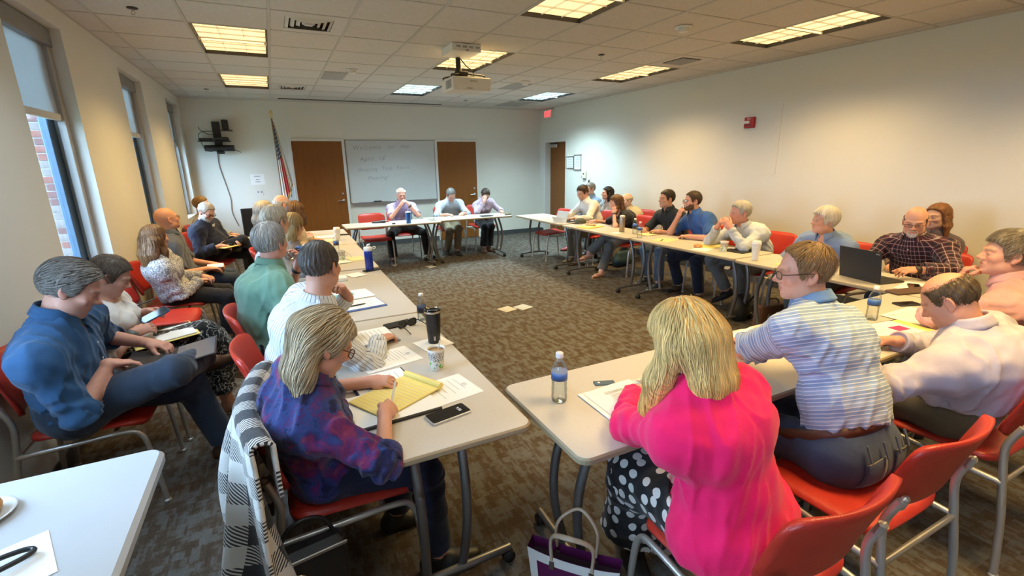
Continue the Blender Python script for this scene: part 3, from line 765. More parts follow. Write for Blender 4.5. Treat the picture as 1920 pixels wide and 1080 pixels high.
def pad(fn, nu, nv, th):
    """closed cushion: fn(u,v)->(point, normal); th(u,v) thickness"""
    b = MB(); b.smooth = True
    F = []; Bk = []
    for j in range(nv):
        for i in range(nu):
            u, v = i/(nu-1), j/(nv-1); p, n_ = fn(u, v); t = th(u, v); F.append(p+n_*t); Bk.append(p-n_*t*.6)
    fs = []
    N = nu*nv
    for j in range(nv-1):
        for i in range(nu-1):
            a = j*nu+i; fs.append((a, a+1, a+nu+1, a+nu)); fs.append((N+a+nu, N+a+nu+1, N+a+1, N+a))
    bd = [i for i in range(nu)]+[j*nu+nu-1 for j in range(1, nv)]+[(nv-1)*nu+i for i in range(nu-2, -1, -1)]+[j*nu for j in range(nv-2, 0, -1)]
    for k in range(len(bd)):
        a, c = bd[k], bd[(k+1) % len(bd)]; fs.append((c, a, N+a, N+c))
    b.add(F+Bk, fs); return b
def sq2disc(u, v, p=5.0):
    """maps the unit square to a superellipse so corners are rounded"""
    x, y = 2*u-1, 2*v-1
    m_ = max(abs(x), abs(y))
    if m_ < 1e-6: return 0.0, 0.0
    l = (abs(x)**p+abs(y)**p)**(1/p)
    return x*m_/l, y*m_/l
def make_chair():
    """faces local +Y; origin on the floor under the seat centre"""
    o = empty('red_stacking_chair')
    def seat(u, v):
        x, y = sq2disc(u, v, 6); X, Y = x*.232, y*.225
        z = .455-.018*max(0, y-.55)**2*4+.012*(x*x)+.010*(-y)*.9
        return V(X, Y+.01, z), V(0, 0, 1)
    def th(u, v):
        x, y = sq2disc(u, v, 6); e = max(abs(x), abs(y)); return .004+.019*math.sqrt(max(0, 1-e**6))
    pad(seat, 17, 17, th).build('seat', M_VINYL, o)
    def back(u, v):
        x, y = sq2disc(u, v, 6); X = x*.225; Z = .715+y*.135
        Y = -.245-.065*(y*.5+.5)+.055*x*x-.02*(y*.5+.5)**2
        n_ = V(-2*.055*x/.225, 1, .25).normalized()
        return V(X, Y, Z), n_
    def th2(u, v):
        x, y = sq2disc(u, v, 6); e = max(abs(x), abs(y)); return .005+.013*math.sqrt(max(0, 1-e**6))
    pad(back, 21, 13, th2).build('backrest', M_VINYL, o)
    for sx in (-1, 1):
        x = sx*.238
        MB().tube(catmull([(x*1.02, -.30, .0), (x, -.275, .25), (x*.98, -.245, .44), (x*.97, -.232, .56), (x*.95, -.262, .655)], 6), .0135, 10).build('rear_leg', M_CFRAME, o)
        MB().tube(catmull([(x*1.0, -.250, .41), (x*1.0, -.08, .418), (x*1.0, .14, .428), (x*1.0, .205, .40), (x*1.01, .228, .30), (x*1.03, .25, 0)], 7), .0125, 10).build('front_leg', M_CFRAME, o)
        MB().box((x*.90, -.262, .645), (.03, .02, .055), Matrix.Rotation(.25, 3, 'X'), .008).build('back_bracket', M_CFRAME, o)
        for (fx, fy) in ((x*1.03, .25), (x*1.02, -.30)): MB().lathe([(.016, 0), (.017, .012), (.014, .02)], (fx, fy, 0), 10).build('foot_glide', M_CFOOT, o)
    MB().tube([(-.238, -.248, .41), (.238, -.248, .41)], .011, 8).build('cross_bar', M_CFRAME, o); MB().tube([(-.238, .10, .424), (.238, .10, .424)], .010, 8).build('cross_bar', M_CFRAME, o)
    return o
ch0 = make_chair(); CH_N = [0]
def chair(x, y, face, label):
    """face: direction the sitter looks, degrees from +X"""
    o = ch0 if CH_N[0] == 0 else copy_tree(ch0)
    CH_N[0] += 1
    o.location = (x, y, 0); o.rotation_euler = (0, 0, math.radians(face-90)); tag(o, label, 'chair', 'red stacking chairs with silver legs'); return o
CHAIRS = [
 # window wall row
 (.135, -2.13, 0, 'red chair under the man in the denim shirt'),
 (.155, -1.52, 0, 'red chair under the woman with the black patterned skirt'),
 (.14, -.42, 0, 'empty red chair against the window wall'),
 (.14, .16, 0, 'red chair under the woman in the patterned blouse'),
 (.16, .80, 0, 'red chair under the bald man in the grey shirt'),
 (.22, 2.22, -12, 'red chair under the man in the navy top'),
 (.16, 3.25, 0, 'red chair behind the man in the navy top'),
 # left table row
 (1.195, -3.24, 0, 'red chair draped with the checked coat'),
 (1.13, -2.57, 0, 'red chair under the man in the striped white shirt'),
 (1.05, -1.88, 4, 'red chair under the man in the green polo'),
 (1.14, -.94, 0, 'red chair hidden behind the man in the green polo'),
 (1.20, -.31, 0, 'red chair under the blonde woman beyond the green polo'),
 (1.10, .44, 0, 'red chair under the grey blonde woman near the television'),
 (1.22, 1.04, 0, 'red chair under the woman in the beige jacket'),
 (1.18, 1.82, 0, 'red chair under the bald person beside the beige jacket'),
 # in front of the whiteboard
 (2.52, 3.12, -90, 'empty red chair at the table before the whiteboard'),
 (3.08, 3.50, -90, 'red chair under the man in the lavender shirt'),
 (4.02, 3.68, -90, 'red chair under the man in the pale blue shirt writing'),
 (4.72, 3.70, -90, 'red chair under the woman resting her face on her hand'),
 # long wall table row
 (5.38, 2.10, 180, 'empty red chair pushed under the corner table by the exit'),
 (5.86, 1.42, 180, 'red chair under the man in the white shirt with the tablet'),
 (5.80, .50, 180, 'red chair under the woman with crossed legs and sandals'),
 (5.95, -.30, 180, 'red chair under the man in the black polo'),
 (5.90, -.98, 180, 'red chair under the man in the blue polo'),
 (5.86, -1.62, 180, 'red chair under the grey haired man with clasped hands'),
 (5.86, -2.42, 180, 'red chair under the white haired man in the blue shirt'),
 (5.98, -3.06, 180, 'red chair under the man in the plaid shirt'),
 # against the long wall
 (6.45, 2.50, 180, 'red chair against the wall under the man in the pale blue shirt'),
 (6.42, 1.85, 180, 'red chair under the dark haired woman in the striped cardigan'),
 (6.40, 1.15, 180, 'red chair against the wall under the person in beige'),
 (6.52, -2.82, 180, 'red chair against the wall behind the plaid shirt man'),
 # near row
 (2.29, -4.22, 88, 'red chair under the woman in the pink blazer'),
 (2.885, -4.20, 90, 'red chair under the man in the blue striped polo'),
 (3.74, -4.20, 90, 'red chair under the man in the white shirt leaning to write'),
 (4.52, -4.28, 95, 'red chair under the man in the pink shirt'),
]
for c in CHAIRS: chair(*c)
# ---------------------------------------------------------------- people: signed-distance bodies meshed with surface nets
F32 = np.float32
def nv(a): a = np.asarray(a, float); return a/(np.linalg.norm(a)+1e-12)
class Prim:
    """tapered capsule (kind 0) or ellipsoid (kind 1)"""
    __slots__ = ('kind', 'a', 'b', 'ra', 'rb', 's', 'ks', 'k', 'fa', 'fb', 'R', 'rad', 'sub', 'uid', 'uo', 's2', 'ks2')
    def __init__(p, kind, **kw):
        p.kind = kind; p.s = None; p.ks = 1.0; p.k = .02; p.fa = p.fb = False; p.sub = False; p.uid = 0; p.uo = 0.0; p.rb = 0; p.s2 = None; p.ks2 = 1.0
        for q, v in kw.items(): setattr(p, q, v)
def cap(a, b, ra, rb=None, s=None, ks=1.0, k=.02, fa=False, fb=False, sub=False, uid=0, uo=0.0):
    return Prim(0, a=np.asarray(a, float), b=np.asarray(b, float), ra=ra, rb=ra if rb is None else rb, s=None if s is None else nv(s), ks=ks, k=k, fa=fa, fb=fb, sub=sub, uid=uid, uo=uo)
def ell(c, R, rad, k=.02, sub=False, uid=0):
    return Prim(1, a=np.asarray(c, float), R=np.asarray(R, float), rad=np.asarray(rad, float), k=k, sub=sub, uid=uid, ra=float(max(rad)))
def evalp(p, X, Y, Z, grow=0.0):
    if p.kind == 0:
        ba = p.b-p.a; L2 = float(ba@ba)+1e-12; L = math.sqrt(L2)
        dx, dy, dz = X-F32(p.a[0]), Y-F32(p.a[1]), Z-F32(p.a[2])
        tt = (dx*F32(ba[0])+dy*F32(ba[1])+dz*F32(ba[2]))*F32(1/L2)
        t = np.clip(tt, 0, 1)
        qx, qy, qz = dx-t*F32(ba[0]), dy-t*F32(ba[1]), dz-t*F32(ba[2])
        q2 = qx*qx+qy*qy+qz*qz
        if p.s is not None and p.ks != 1.0:
            m_ = qx*F32(p.s[0])+qy*F32(p.s[1])+qz*F32(p.s[2]); q2 = q2-m_*m_*F32(1-1/p.ks**2)
        d = np.sqrt(np.maximum(q2, 0))-(F32(p.ra+grow)+t*F32(p.rb-p.ra))
        if p.fb: d = np.maximum(d, (tt-1)*F32(L))
        if p.fa: d = np.maximum(d, -tt*F32(L))
        return d
    dx, dy, dz = X-F32(p.a[0]), Y-F32(p.a[1]), Z-F32(p.a[2]); R = p.R; r = p.rad+grow
    u = (dx*F32(R[0][0])+dy*F32(R[0][1])+dz*F32(R[0][2]))*F32(1/r[0])
    v = (dx*F32(R[1][0])+dy*F32(R[1][1])+dz*F32(R[1][2]))*F32(1/r[1])
    w_ = (dx*F32(R[2][0])+dy*F32(R[2][1])+dz*F32(R[2][2]))*F32(1/r[2])
    l = np.sqrt(u*u+v*v+w_*w_)
    return (l-1)*F32(min(r)*.5+.5*np.mean(r))
def bbox(p, m_):
    if p.kind == 0:
        r = max(p.ra, p.rb)*max(1.0, p.ks)+m_; return np.minimum(p.a, p.b)-r, np.maximum(p.a, p.b)+r
    return p.a-p.ra-m_, p.a+p.ra+m_
def smin(a, b, k):
    h = np.clip(F32(.5)+F32(.5/k)*(b-a), 0, 1); return b+(a-b)*h-F32(k)*h*(1-h)
def eval_pts(prims, P, grow=0.0):
    X, Y, Z = (P[:, i].astype(F32) for i in range(3)); g = np.full(len(P), 9, F32)
    for p in prims:
        d = evalp(p, X, Y, Z, 0.0 if p.sub else grow)
        g = -smin(-g, d, p.k) if p.sub else smin(g, d, p.k)
    return g
def axis_pts(lo, hi, h, fine):
    """coordinates from lo to hi with step h, refined to step hf inside each (a,b,hf)"""
    cuts = sorted(set([lo, hi]+[min(max(c, lo), hi) for f in fine for c in f[:2]])); out = [lo]
    for a, b_ in zip(cuts[:-1], cuts[1:]):
        if b_-a < 1e-6: continue
        mid = (a+b_)/2; st = min([h]+[f[2] for f in fine if f[0] <= mid <= f[1]])
        n = max(1, int(math.ceil((b_-a)/st))); out += list(a+(b_-a)*(np.arange(n)+1)/n)
    return np.array(out, F32)
def mesh_sdf(prims, h, fine=(), grow=0.0, disp=None, cuts=(), extra=None):
    """returns verts, quads. cuts: (point, normal) half-spaces removed. disp(P)->offset near the surface"""
    mg = 3*h+.03
    los, his = zip(*[bbox(p, grow+2*h) for p in prims if not p.sub])
    lo = np.min(los, 0); hi = np.max(his, 0)
    ax = [axis_pts(lo[i], hi[i], h, [(f[0][i], f[1][i], f[2]) for f in fine]) for i in range(3)]
    shp = tuple(len(a) for a in ax); g = np.full(shp, .3, F32)
    for p in prims:
        a, b_ = bbox(p, mg+grow+p.k)
        sl = []
        for i in range(3):
            s0 = int(np.searchsorted(ax[i], a[i])); s1 = int(np.searchsorted(ax[i], b_[i])); sl.append((s0, s1))
        if any(s1 <= s0 for s0, s1 in sl): continue
        (x0, x1), (y0, y1), (z0, z1) = sl
        d = evalp(p, ax[0][x0:x1, None, None], ax[1][None, y0:y1, None], ax[2][None, None, z0:z1], 0.0 if p.sub else grow)
        o = g[x0:x1, y0:y1, z0:z1]
        g[x0:x1, y0:y1, z0:z1] = -smin(-o, d, p.k) if p.sub else smin(o, d, p.k)
    for (pt, n_) in cuts:
        d = (ax[0][:, None, None]-F32(pt[0]))*F32(n_[0])+(ax[1][None, :, None]-F32(pt[1]))*F32(n_[1])+(ax[2][None, None, :]-F32(pt[2]))*F32(n_[2])
        g = np.maximum(g, d)
    if extra is not None: g = extra(g, ax)
    if disp is not None:
        idx = np.nonzero(np.abs(g) < 2.5*h+.012)
        P = np.stack([ax[i][idx[i]] for i in range(3)], 1); g[idx] -= disp(P).astype(F32)
    return surface_nets(g, ax)
def surface_nets(g, ax):
    ins = g < 0
    n = tuple(s-1 for s in g.shape)
    cnt = np.zeros(n, np.int8)
    corners = [(i, j, k) for i in (0, 1) for j in (0, 1) for k in (0, 1)]
    def sub(A, c): return A[c[0]:c[0]+n[0], c[1]:c[1]+n[1], c[2]:c[2]+n[2]]
    for c in corners: cnt += sub(ins, c)
    act = (cnt > 0) & (cnt < 8)
    ci = np.nonzero(act); m_ = len(ci[0])
    if m_ == 0: return np.zeros((0, 3)), np.zeros((0, 4), int)
    vid = np.full(n, -1, np.int32); vid[ci] = np.arange(m_)
    val = {c: g[ci[0]+c[0], ci[1]+c[1], ci[2]+c[2]] for c in corners}
    acc = np.zeros((m_, 3), F32); num = np.zeros(m_, F32)
    for a in corners:
        for axn in range(3):
            if a[axn]: continue
            b_ = list(a); b_[axn] = 1; b_ = tuple(b_)
            va, vb = val[a], val[b_]; x = (va < 0) != (vb < 0)
            t = np.where(x, va/(np.where(x, va-vb, 1)), 0)
            p = np.tile(np.array(a, F32), (m_, 1)); p[:, axn] = t
            acc += np.where(x[:, None], p, 0); num += x
    acc /= num[:, None]
    vs = np.empty((m_, 3), F32)
    for i in range(3):
        A = ax[i]; vs[:, i] = A[ci[i]]+(A[ci[i]+1]-A[ci[i]])*acc[:, i]
    quads = []
    for axn in range(3):
        o1, o2 = (axn+1) % 3, (axn+2) % 3
        sa = [slice(None)]*3; sb = [slice(None)]*3
        sa[axn] = slice(0, -1); sb[axn] = slice(1, None)
        for o in (o1, o2): sa[o] = slice(1, -1); sb[o] = slice(1, -1)
        A = ins[tuple(sa)]; B = ins[tuple(sb)]; e = np.nonzero(A != B)
        if not len(e[0]): continue
        base = [e[0].copy(), e[1].copy(), e[2].copy()]
        for o in (o1, o2): base[o] = base[o]+1
        def cell(d1, d2):
            q = [base[0].copy(), base[1].copy(), base[2].copy()]; q[o1] = q[o1]-d1; q[o2] = q[o2]-d2; return vid[q[0], q[1], q[2]]
        q = np.stack([cell(1, 1), cell(0, 1), cell(0, 0), cell(1, 0)], 1)
        fl = ~A[e]; q[fl] = q[fl][:, ::-1]
        quads.append(q)
    return vs, np.concatenate(quads)
def np_obj(name, vs, fs, mats, parent, root, cols=None, uvw=None, tris=None):
    """links a numpy mesh (quads fs, optional tris) relative to the root location"""
    me = D.meshes.new(name); vs = np.asarray(vs, F32)-np.array(root, F32)
    fs = np.asarray(fs, np.int32)
    loops = fs.ravel(); starts = np.arange(len(fs))*4; tot = np.full(len(fs), 4)
    if tris is not None and len(tris):
        tris = np.asarray(tris, np.int32); starts = np.concatenate([starts, len(loops)+np.arange(len(tris))*3]); tot = np.concatenate([tot, np.full(len(tris), 3)]); loops = np.concatenate([loops, tris.ravel()])
    me.vertices.add(len(vs)); me.vertices.foreach_set('co', vs.ravel())
    me.loops.add(len(loops)); me.loops.foreach_set('vertex_index', loops.astype(np.int32))
    me.polygons.add(len(starts)); me.polygons.foreach_set('loop_start', starts.astype(np.int32)); me.polygons.foreach_set('loop_total', tot.astype(np.int32))
    me.update(calc_edges=True); me.validate()
    me.polygons.foreach_set('use_smooth', np.ones(len(me.polygons), bool))
    for m_ in (mats if isinstance(mats, (list, tuple)) else [mats]): me.materials.append(m_)
    if cols is not None: me.attributes.new('col', 'FLOAT_COLOR', 'POINT').data.foreach_set('color', np.concatenate([cols, np.ones((len(cols), 1))], 1).astype(F32).ravel())
    if uvw is not None: me.attributes.new('uvw', 'FLOAT_VECTOR', 'POINT').data.foreach_set('vector', uvw.astype(F32).ravel())
    o = D.objects.new(name, me); COL.objects.link(o); o.parent = parent
    return o
def cluster(vs, fs, hidden, cell):
    """collapses hidden vertices onto a coarse lattice; returns verts, quads, tris"""
    key = np.floor(vs/cell).astype(np.int64); key = (key[:, 0]*73856093) ^ (key[:, 1]*19349663) ^ (key[:, 2]*83492791)
    ids = np.where(hidden, key % (1 << 40), (1 << 41)+np.arange(len(vs)))
    _, first, inv = np.unique(ids, return_index=True, return_inverse=True)
    nvs = np.zeros((len(first), 3)); c = np.bincount(inv); 
    for i in range(3): nvs[:, i] = np.bincount(inv, vs[:, i])/c
    q = inv[fs]
    dup = [(q[:, i] == q[:, (i+1) % 4]) for i in range(4)]; nd_ = sum(d.astype(int) for d in dup)
    diag = (q[:, 0] == q[:, 2]) | (q[:, 1] == q[:, 3])
    quads = q[(nd_ == 0) & ~diag]
    tris = []
    for i in range(4):
        s_ = q[(nd_ == 1) & dup[i] & ~diag]
        if len(s_): tris.append(np.delete(s_, i, 1))
    tr = np.concatenate(tris) if tris else np.zeros((0, 3), int)
    if len(tr):
        tr = tr[(tr[:, 0] != tr[:, 1]) & (tr[:, 1] != tr[:, 2]) & (tr[:, 0] != tr[:, 2])]
        _, u = np.unique(np.sort(tr, 1), axis=0, return_index=True); tr = tr[u]
    if len(quads): _, u = np.unique(np.sort(quads, 1), axis=0, return_index=True); quads = quads[u]
    return nvs, quads, tr
def ik(a, c, l1, l2, hint):
    a, c, hint = map(lambda q: np.asarray(q, float), (a, c, hint))
    d = c-a; L = np.linalg.norm(d); mx = (l1+l2)*.998
    if L > mx: c = a+d/L*mx; d = c-a; L = mx
    L = max(L, abs(l1-l2)+.02)
    x = (l1*l1-l2*l2+L*L)/(2*L); hh = math.sqrt(max(l1*l1-x*x, 0)); u = nv(d); hd = hint-u*(hint@u); hd = nv(hd)
    return a+u*x+hd*hh, c
SIN_K = np.random.RandomState(3).normal(size=(10, 3)); SIN_P = np.random.RandomState(4).uniform(0, 6.28, 10)
def wav(P, f, seed=0):
    """cheap smooth noise in about -1..1"""
    r = np.random.RandomState(seed); o = 0
    Q = P*f+0.6*np.sin(P[:, [1, 2, 0]]*f*.7+seed)
    for i in range(5):
        k = r.normal(size=3)*1.3; o = o+np.sin(Q@k+r.uniform(0, 6.28))
    return o/3.2
def folds(P, f, seed):
    """creased cloth: ridged noise"""
    w1 = wav(P, f, seed); w2 = wav(P, f*2.1, seed+5)
    return (1-np.abs(w1))**2*.7-.35+.25*w2
# ---- materials for people
def mat_skin():
    m, nt, b = new_mat('skin'); a = attr(nt, 'col'); n = noise(nt, coord(nt), 55, 4)
    mx = nd(nt, 'ShaderNodeMix', data_type='RGBA', blend_type='MULTIPLY'); mx.inputs[0].default_value = .35
    lk(nt, a.outputs['Color'], mx.inputs[6]); r = ramp(nt, n.outputs[0], [(.3, (.82, .72, .70)), (.7, (1, 1, 1))]); lk(nt, r.outputs[0], mx.inputs[7])
    lk(nt, mx.outputs[2], b.inputs['Base Color']); b.inputs['Roughness'].default_value = .5; b.inputs['Specular IOR Level'].default_value = .35
    n2 = noise(nt, coord(nt), 240, 3); bump(nt, b, n2.outputs[0], .18, .0012)
    return m
M_SKIN = mat_skin()
def mat_hair(name, c, var=.35):
    if name in MATS: return MATS[name]
    m, nt, b = new_mat(name); a = attr(nt, 'col'); u = attr(nt, 'uvw')
    n = noise(nt, mapping(nt, u.outputs['Vector'], (1, 1, 1)).outputs[0], 1.0, 3)
    c = np.array(c)
    r = ramp(nt, n.outputs[0], [(.32, c*(1-var)), (.5, c), (.68, np.minimum(c*(1+var), 1))])
    mx = nd(nt, 'ShaderNodeMix', data_type='RGBA', blend_type='MULTIPLY'); mx.inputs[0].default_value = 1
    lk(nt, r.outputs[0], mx.inputs[6]); lk(nt, a.outputs['Color'], mx.inputs[7]); lk(nt, mx.outputs[2], b.inputs['Base Color'])
    b.inputs['Roughness'].default_value = .46; b.inputs['Specular IOR Level'].default_value = .3; b.inputs['Anisotropic'].default_value = .4
    MATS[name] = m; return m
def mat_cloth(name, color, pattern=None, c2=(1, 1, 1), c3=None, scale=1.0, width=.3, rough=.85, sheen=.15):
    """woven cloth; patterns run along the limb coordinates stored in 'uvw' (x around, y along)"""
    if name in MATS: return MATS[name]
    m, nt, b = new_mat(name)
    co = coord(nt); a = attr(nt, 'uvw'); sp = nd(nt, 'ShaderNodeSeparateXYZ'); lk(nt, a.outputs['Vector'], sp.inputs[0]); u, v = sp.outputs[0], sp.outputs[1]
    n = noise(nt, co, 9, 4); c = Vector(color)
    base = ramp(nt, n.outputs[0], [(.3, c*.9), (.7, [min(1, x*1.08) for x in c])]).outputs[0]
    def band(x, f, wd):
        fr = math_(nt, 'FRACT', math_(nt, 'MULTIPLY', x, f)); return math_(nt, 'LESS_THAN', fr, wd)
    out = base
    if pattern == 'vstripe': out = mixc(nt, band(u, scale, width), base, c2)
    elif pattern == 'hstripe':
        k = band(v, scale, width)
        if c3: base = mixc(nt, band(v, scale/4.0, .4), base, c3)
        out = mixc(nt, k, base, c2)
    elif pattern == 'plaid':
        k1 = band(u, scale, width); k2 = band(v, scale, width); t1 = band(math_(nt, 'ADD', u, .3/scale), scale, .10); t2 = band(math_(nt, 'ADD', v, .3/scale), scale, .10)
        s_ = math_(nt, 'MULTIPLY', math_(nt, 'ADD', k1, k2), .5)
        out = mixc(nt, s_, base, c3 or (.02, .01, .02)); out = mixc(nt, math_(nt, 'MULTIPLY', math_(nt, 'ADD', t1, t2), .5), out, c2)
    elif pattern == 'gingham':
        k1 = band(u, scale, .5); k2 = band(v, scale, .5); s_ = math_(nt, 'MULTIPLY', math_(nt, 'ADD', k1, k2), .5); out = mixc(nt, s_, base, c2)
    elif pattern == 'dots':
        vr = nd(nt, 'ShaderNodeTexVoronoi', voronoi_dimensions='2D'); vr.inputs['Scale'].default_value = scale; vr.inputs['Randomness'].default_value = .55
        mp = mapping(nt, a.outputs['Vector'], (1.25, .8, 1)); lk(nt, mp.outputs[0], vr.inputs['Vector'])
        out = mixc(nt, math_(nt, 'LESS_THAN', vr.outputs['Distance'], width), base, c2)
    elif pattern == 'floral':
        n1 = noise(nt, co, scale, 3, .5); w_ = nd(nt, 'ShaderNodeTexVoronoi', feature='DISTANCE_TO_EDGE'); w_.inputs['Scale'].default_value = scale*1.6
        lk(nt, mixc(nt, .25, co, n1.outputs['Color']), w_.inputs['Vector'])
        k = math_(nt, 'LESS_THAN', w_.outputs[0], width); out = mixc(nt, k, base, c2)
        if c3: out = mixc(nt, math_(nt, 'GREATER_THAN', n1.outputs[0], .60), out, c3)
    elif pattern == 'tiedye':
        wp = noise(nt, co, scale*.8, 3); cw = mixc(nt, .35, co, wp.outputs['Color'])
        n1 = noise(nt, cw, scale*1.3, 6, .62); n2 = noise(nt, mapping(nt, co, (1, 1, 1), (0, 0, 0), (4, 2, 7)).outputs[0], scale*.9, 4, .6)
        r1 = ramp(nt, n1.outputs[0], [(.34, (.006, .007, .018)), (.42, (.010, .016, .07)), (.47, (.022, .06, .21)), (.51, (.05, .03, .14)), (.56, (.15, .018, .11)), (.62, (.24, .028, .075)), (.70, (.25, .14, .19)), (.8, (.10, .20, .34))])
        out = mixc(nt, math_(nt, 'MULTIPLY', n2.outputs[0], .6), r1.outputs[0], (.022, .012, .06))
    lk(nt, out, b.inputs['Base Color']); b.inputs['Roughness'].default_value = rough; b.inputs['Sheen Weight'].default_value = sheen; b.inputs['Specular IOR Level'].default_value = .2
    n2 = noise(nt, co, 28, 4, .6); n3 = noise(nt, co, 600, 2)
    bump(nt, b, math_(nt, 'ADD', n2.outputs[0], math_(nt, 'MULTIPLY', n3.outputs[0], .12)), .35, .006)
    MATS[name] = m; return m
M_EYEW = pm('eye_white', (.75, .72, .68), .2, var=.02); M_IRIS = pm('eye_iris', (.05, .035, .025), .15, var=.2)
M_GLASSFR = pm('spectacle_frame', (.03, .02, .018), .35, var=.1)
M_LENS = glass('spectacle_lens', (1, 1, 1), .01, .97)
M_BELT = pm('brown_leather', (.09, .035, .018), .5, var=.2, vscale=60, bmp=.4, bscale=90)
M_BUTTON = pm('button', (.65, .65, .62), .3)
M_SHOE = {}
def shoe_mat(c): 
    k = 'shoe_%02d_%02d_%02d' % tuple(int(x*99) for x in c)
    return pm(k, c, .45, var=.15, vscale=30, bmp=.15, bscale=80)
M_SOLE_W = pm('sole_white', (.6, .58, .54), .6); M_SOLE_D = pm('sole_dark', (.02, .018, .016), .7)
# ---------------------------------------------------------------- one person
UPV = np.array([0, 0, 1.0])
def set_uv(o, fn):
    n_ = len(o.data.vertices); o.data.attributes.new('uvw', 'FLOAT_VECTOR', 'POINT').data.foreach_set('vector', np.array([fn(i, n_) for i in range(n_)], F32).ravel())
def yawv(deg): a = math.radians(deg); return np.array([math.cos(a), math.sin(a), 0]), np.array([math.sin(a), -math.cos(a), 0])
def rot_about(v, axis, ang):
    v = np.asarray(v, float); axis = nv(axis); c, s = math.cos(ang), math.sin(ang); return v*c+np.cross(axis, v)*s+axis*(axis@v)*(1-c)
def hand_prims(wr, f, pn, sd, curl=.3, spread=.0, thumb=.4, sc=1.0, point=False):
    f = nv(f); pn = nv(np.asarray(pn, float)-f*(np.asarray(pn, float)@f)); t = np.cross(f, pn)*sd
    P = [cap(wr-f*.01, wr+f*.03*sc, .023*sc, .021*sc, s=t, ks=1.35, k=.012), cap(wr+f*.025*sc, wr+f*.082*sc, .0165*sc, .0155*sc, s=t, ks=2.35, k=.015)]
    nails = []
    for i, (o, L) in enumerate(((.0295, .071), (.0098, .079), (-.0100, .073), (-.0285, .058))):
        c = curl if not (point and i == 0) else min(curl, .15)
        p = wr+f*(.088-.004*abs(i-1.2))*sc+t*o*sc; d = nv(f+t*o*(.22+spread)*10); a = 0.0
        for j, (fr, an) in enumerate(((.45, 62), (.31, 88), (.24, 55))):
            a += math.radians(an)*c; dd = rot_about(d, np.cross(d, pn), a)
            q = p+dd*L*fr*sc; r0 = (.0094, .0085, .0078)[j]*sc*(1-.06*(i == 3)); r1 = (.0086, .0078, .0068)[j]*sc*(1-.06*(i == 3))
            P.append(cap(p, q, r0, r1, k=.0035)); p = q
        nails.append(p)
    p = wr+f*.028*sc+t*.026*sc+pn*.006; d = nv(f*(.55+.35*thumb)+t*(.8-.75*thumb)+pn*(.15+.55*thumb))
    for j, (L, r0, r1) in enumerate(((.040, .0135, .0112), (.034, .0108, .0096), (.026, .0095, .0078))):
        q = p+d*L*sc; P.append(cap(p, q, r0*sc, r1*sc, k=.008 if j else .014)); p = q; d = nv(d+f*.22-t*.28*thumb+pn*.05)
    return P
def head_prims(L, hs, Rm, S):
    m_ = S.get('sex', 'm') == 'm'; jw = S.get('jaw', 1.0)*(1.0 if m_ else .9)
    P = [ell(L(0, -.012, .036), Rm, np.array([.0755, .0965, .087])*hs, k=.03), ell(L(0, .026, -.022), Rm, np.array([.0625*jw**.5, .066, .085])*hs, k=.03),
         ell(L(0, .030, -.072), Rm, np.array([.050*jw, .052, .038])*hs, k=.025), ell(L(0, .070, -.096), Rm, np.array([.021*jw, .018, .016])*hs, k=.02)]
    for s in (-1, 1):
        P.append(ell(L(s*.043, .060, -.022), Rm, np.array([.022, .022, .020])*hs, k=.02))
        P.append(ell(L(s*.052*jw, .008, -.062), Rm, np.array([.016, .030, .022])*hs, k=.025))
        P.append(cap(L(s*.012, .088, .022), L(s*.046, .074, .024), .010*hs, .008*hs, k=.012))
    for s in (-1, 1): P.append(ell(L(s*.031, .1005, .003), Rm, np.array([.017, .016, .012])*hs, k=.012, sub=True))
    for s in (-1, 1): P.append(ell(L(s*.031, .0775, .003), Rm, np.array([.0145, .0135, .0115])*hs, k=.006))
    nz = S.get('nose', 1.0)
    P.append(cap(L(0, .088, .014), L(0, .102*1, -.012), .0075*hs, .0095*hs, k=.012)); P.append(ell(L(0, .105+.004*nz, -.024), Rm, np.array([.0125, .0135, .0105])*hs*nz, k=.010))
    for s in (-1, 1): P.append(ell(L(s*.0125, .096, -.030), Rm, np.array([.0085, .011, .008])*hs*nz, k=.007))
    P.append(cap(L(-.018, .0845, -.054), L(.018, .0845, -.054), .0075*hs, s=Rm[1], ks=1.15, k=.008)); P.append(cap(L(-.015, .0845, -.067), L(.015, .0845, -.067), .0075*hs, k=.008))
    P.append(cap(L(-.021, .0945, -.0605), L(.021, .0945, -.0605), .0028*hs, k=.004, sub=True))
    for s in (-1, 1):
        a = math.radians(12)*s; ex = Rm[0]*math.cos(a)-Rm[1]*math.sin(a)*s*s; 
        R2 = np.stack([nv(Rm[0]-Rm[1]*.45*s*s*s), nv(Rm[1]+Rm[0]*.45*s), Rm[2]])
        R2 = np.stack([nv(Rm[0]*1+Rm[1]*.4*(-s)), nv(Rm[1]+Rm[0]*.4*s), Rm[2]]) if False else np.stack([nv(Rm[0]+Rm[1]*.35*s), nv(Rm[1]-Rm[0]*.35*s), Rm[2]])
        P.append(ell(L(s*.079, -.012, -.004), R2, np.array([.0075, .019, .031])*hs, k=.006))
        P.append(ell(L(s*.085, -.010, .002), R2, np.array([.0045, .010, .016])*hs, k=.004, sub=True))
        P.append(ell(L(s*.077, -.004, -.030), R2, np.array([.007, .010, .011])*hs, k=.006))
    return P
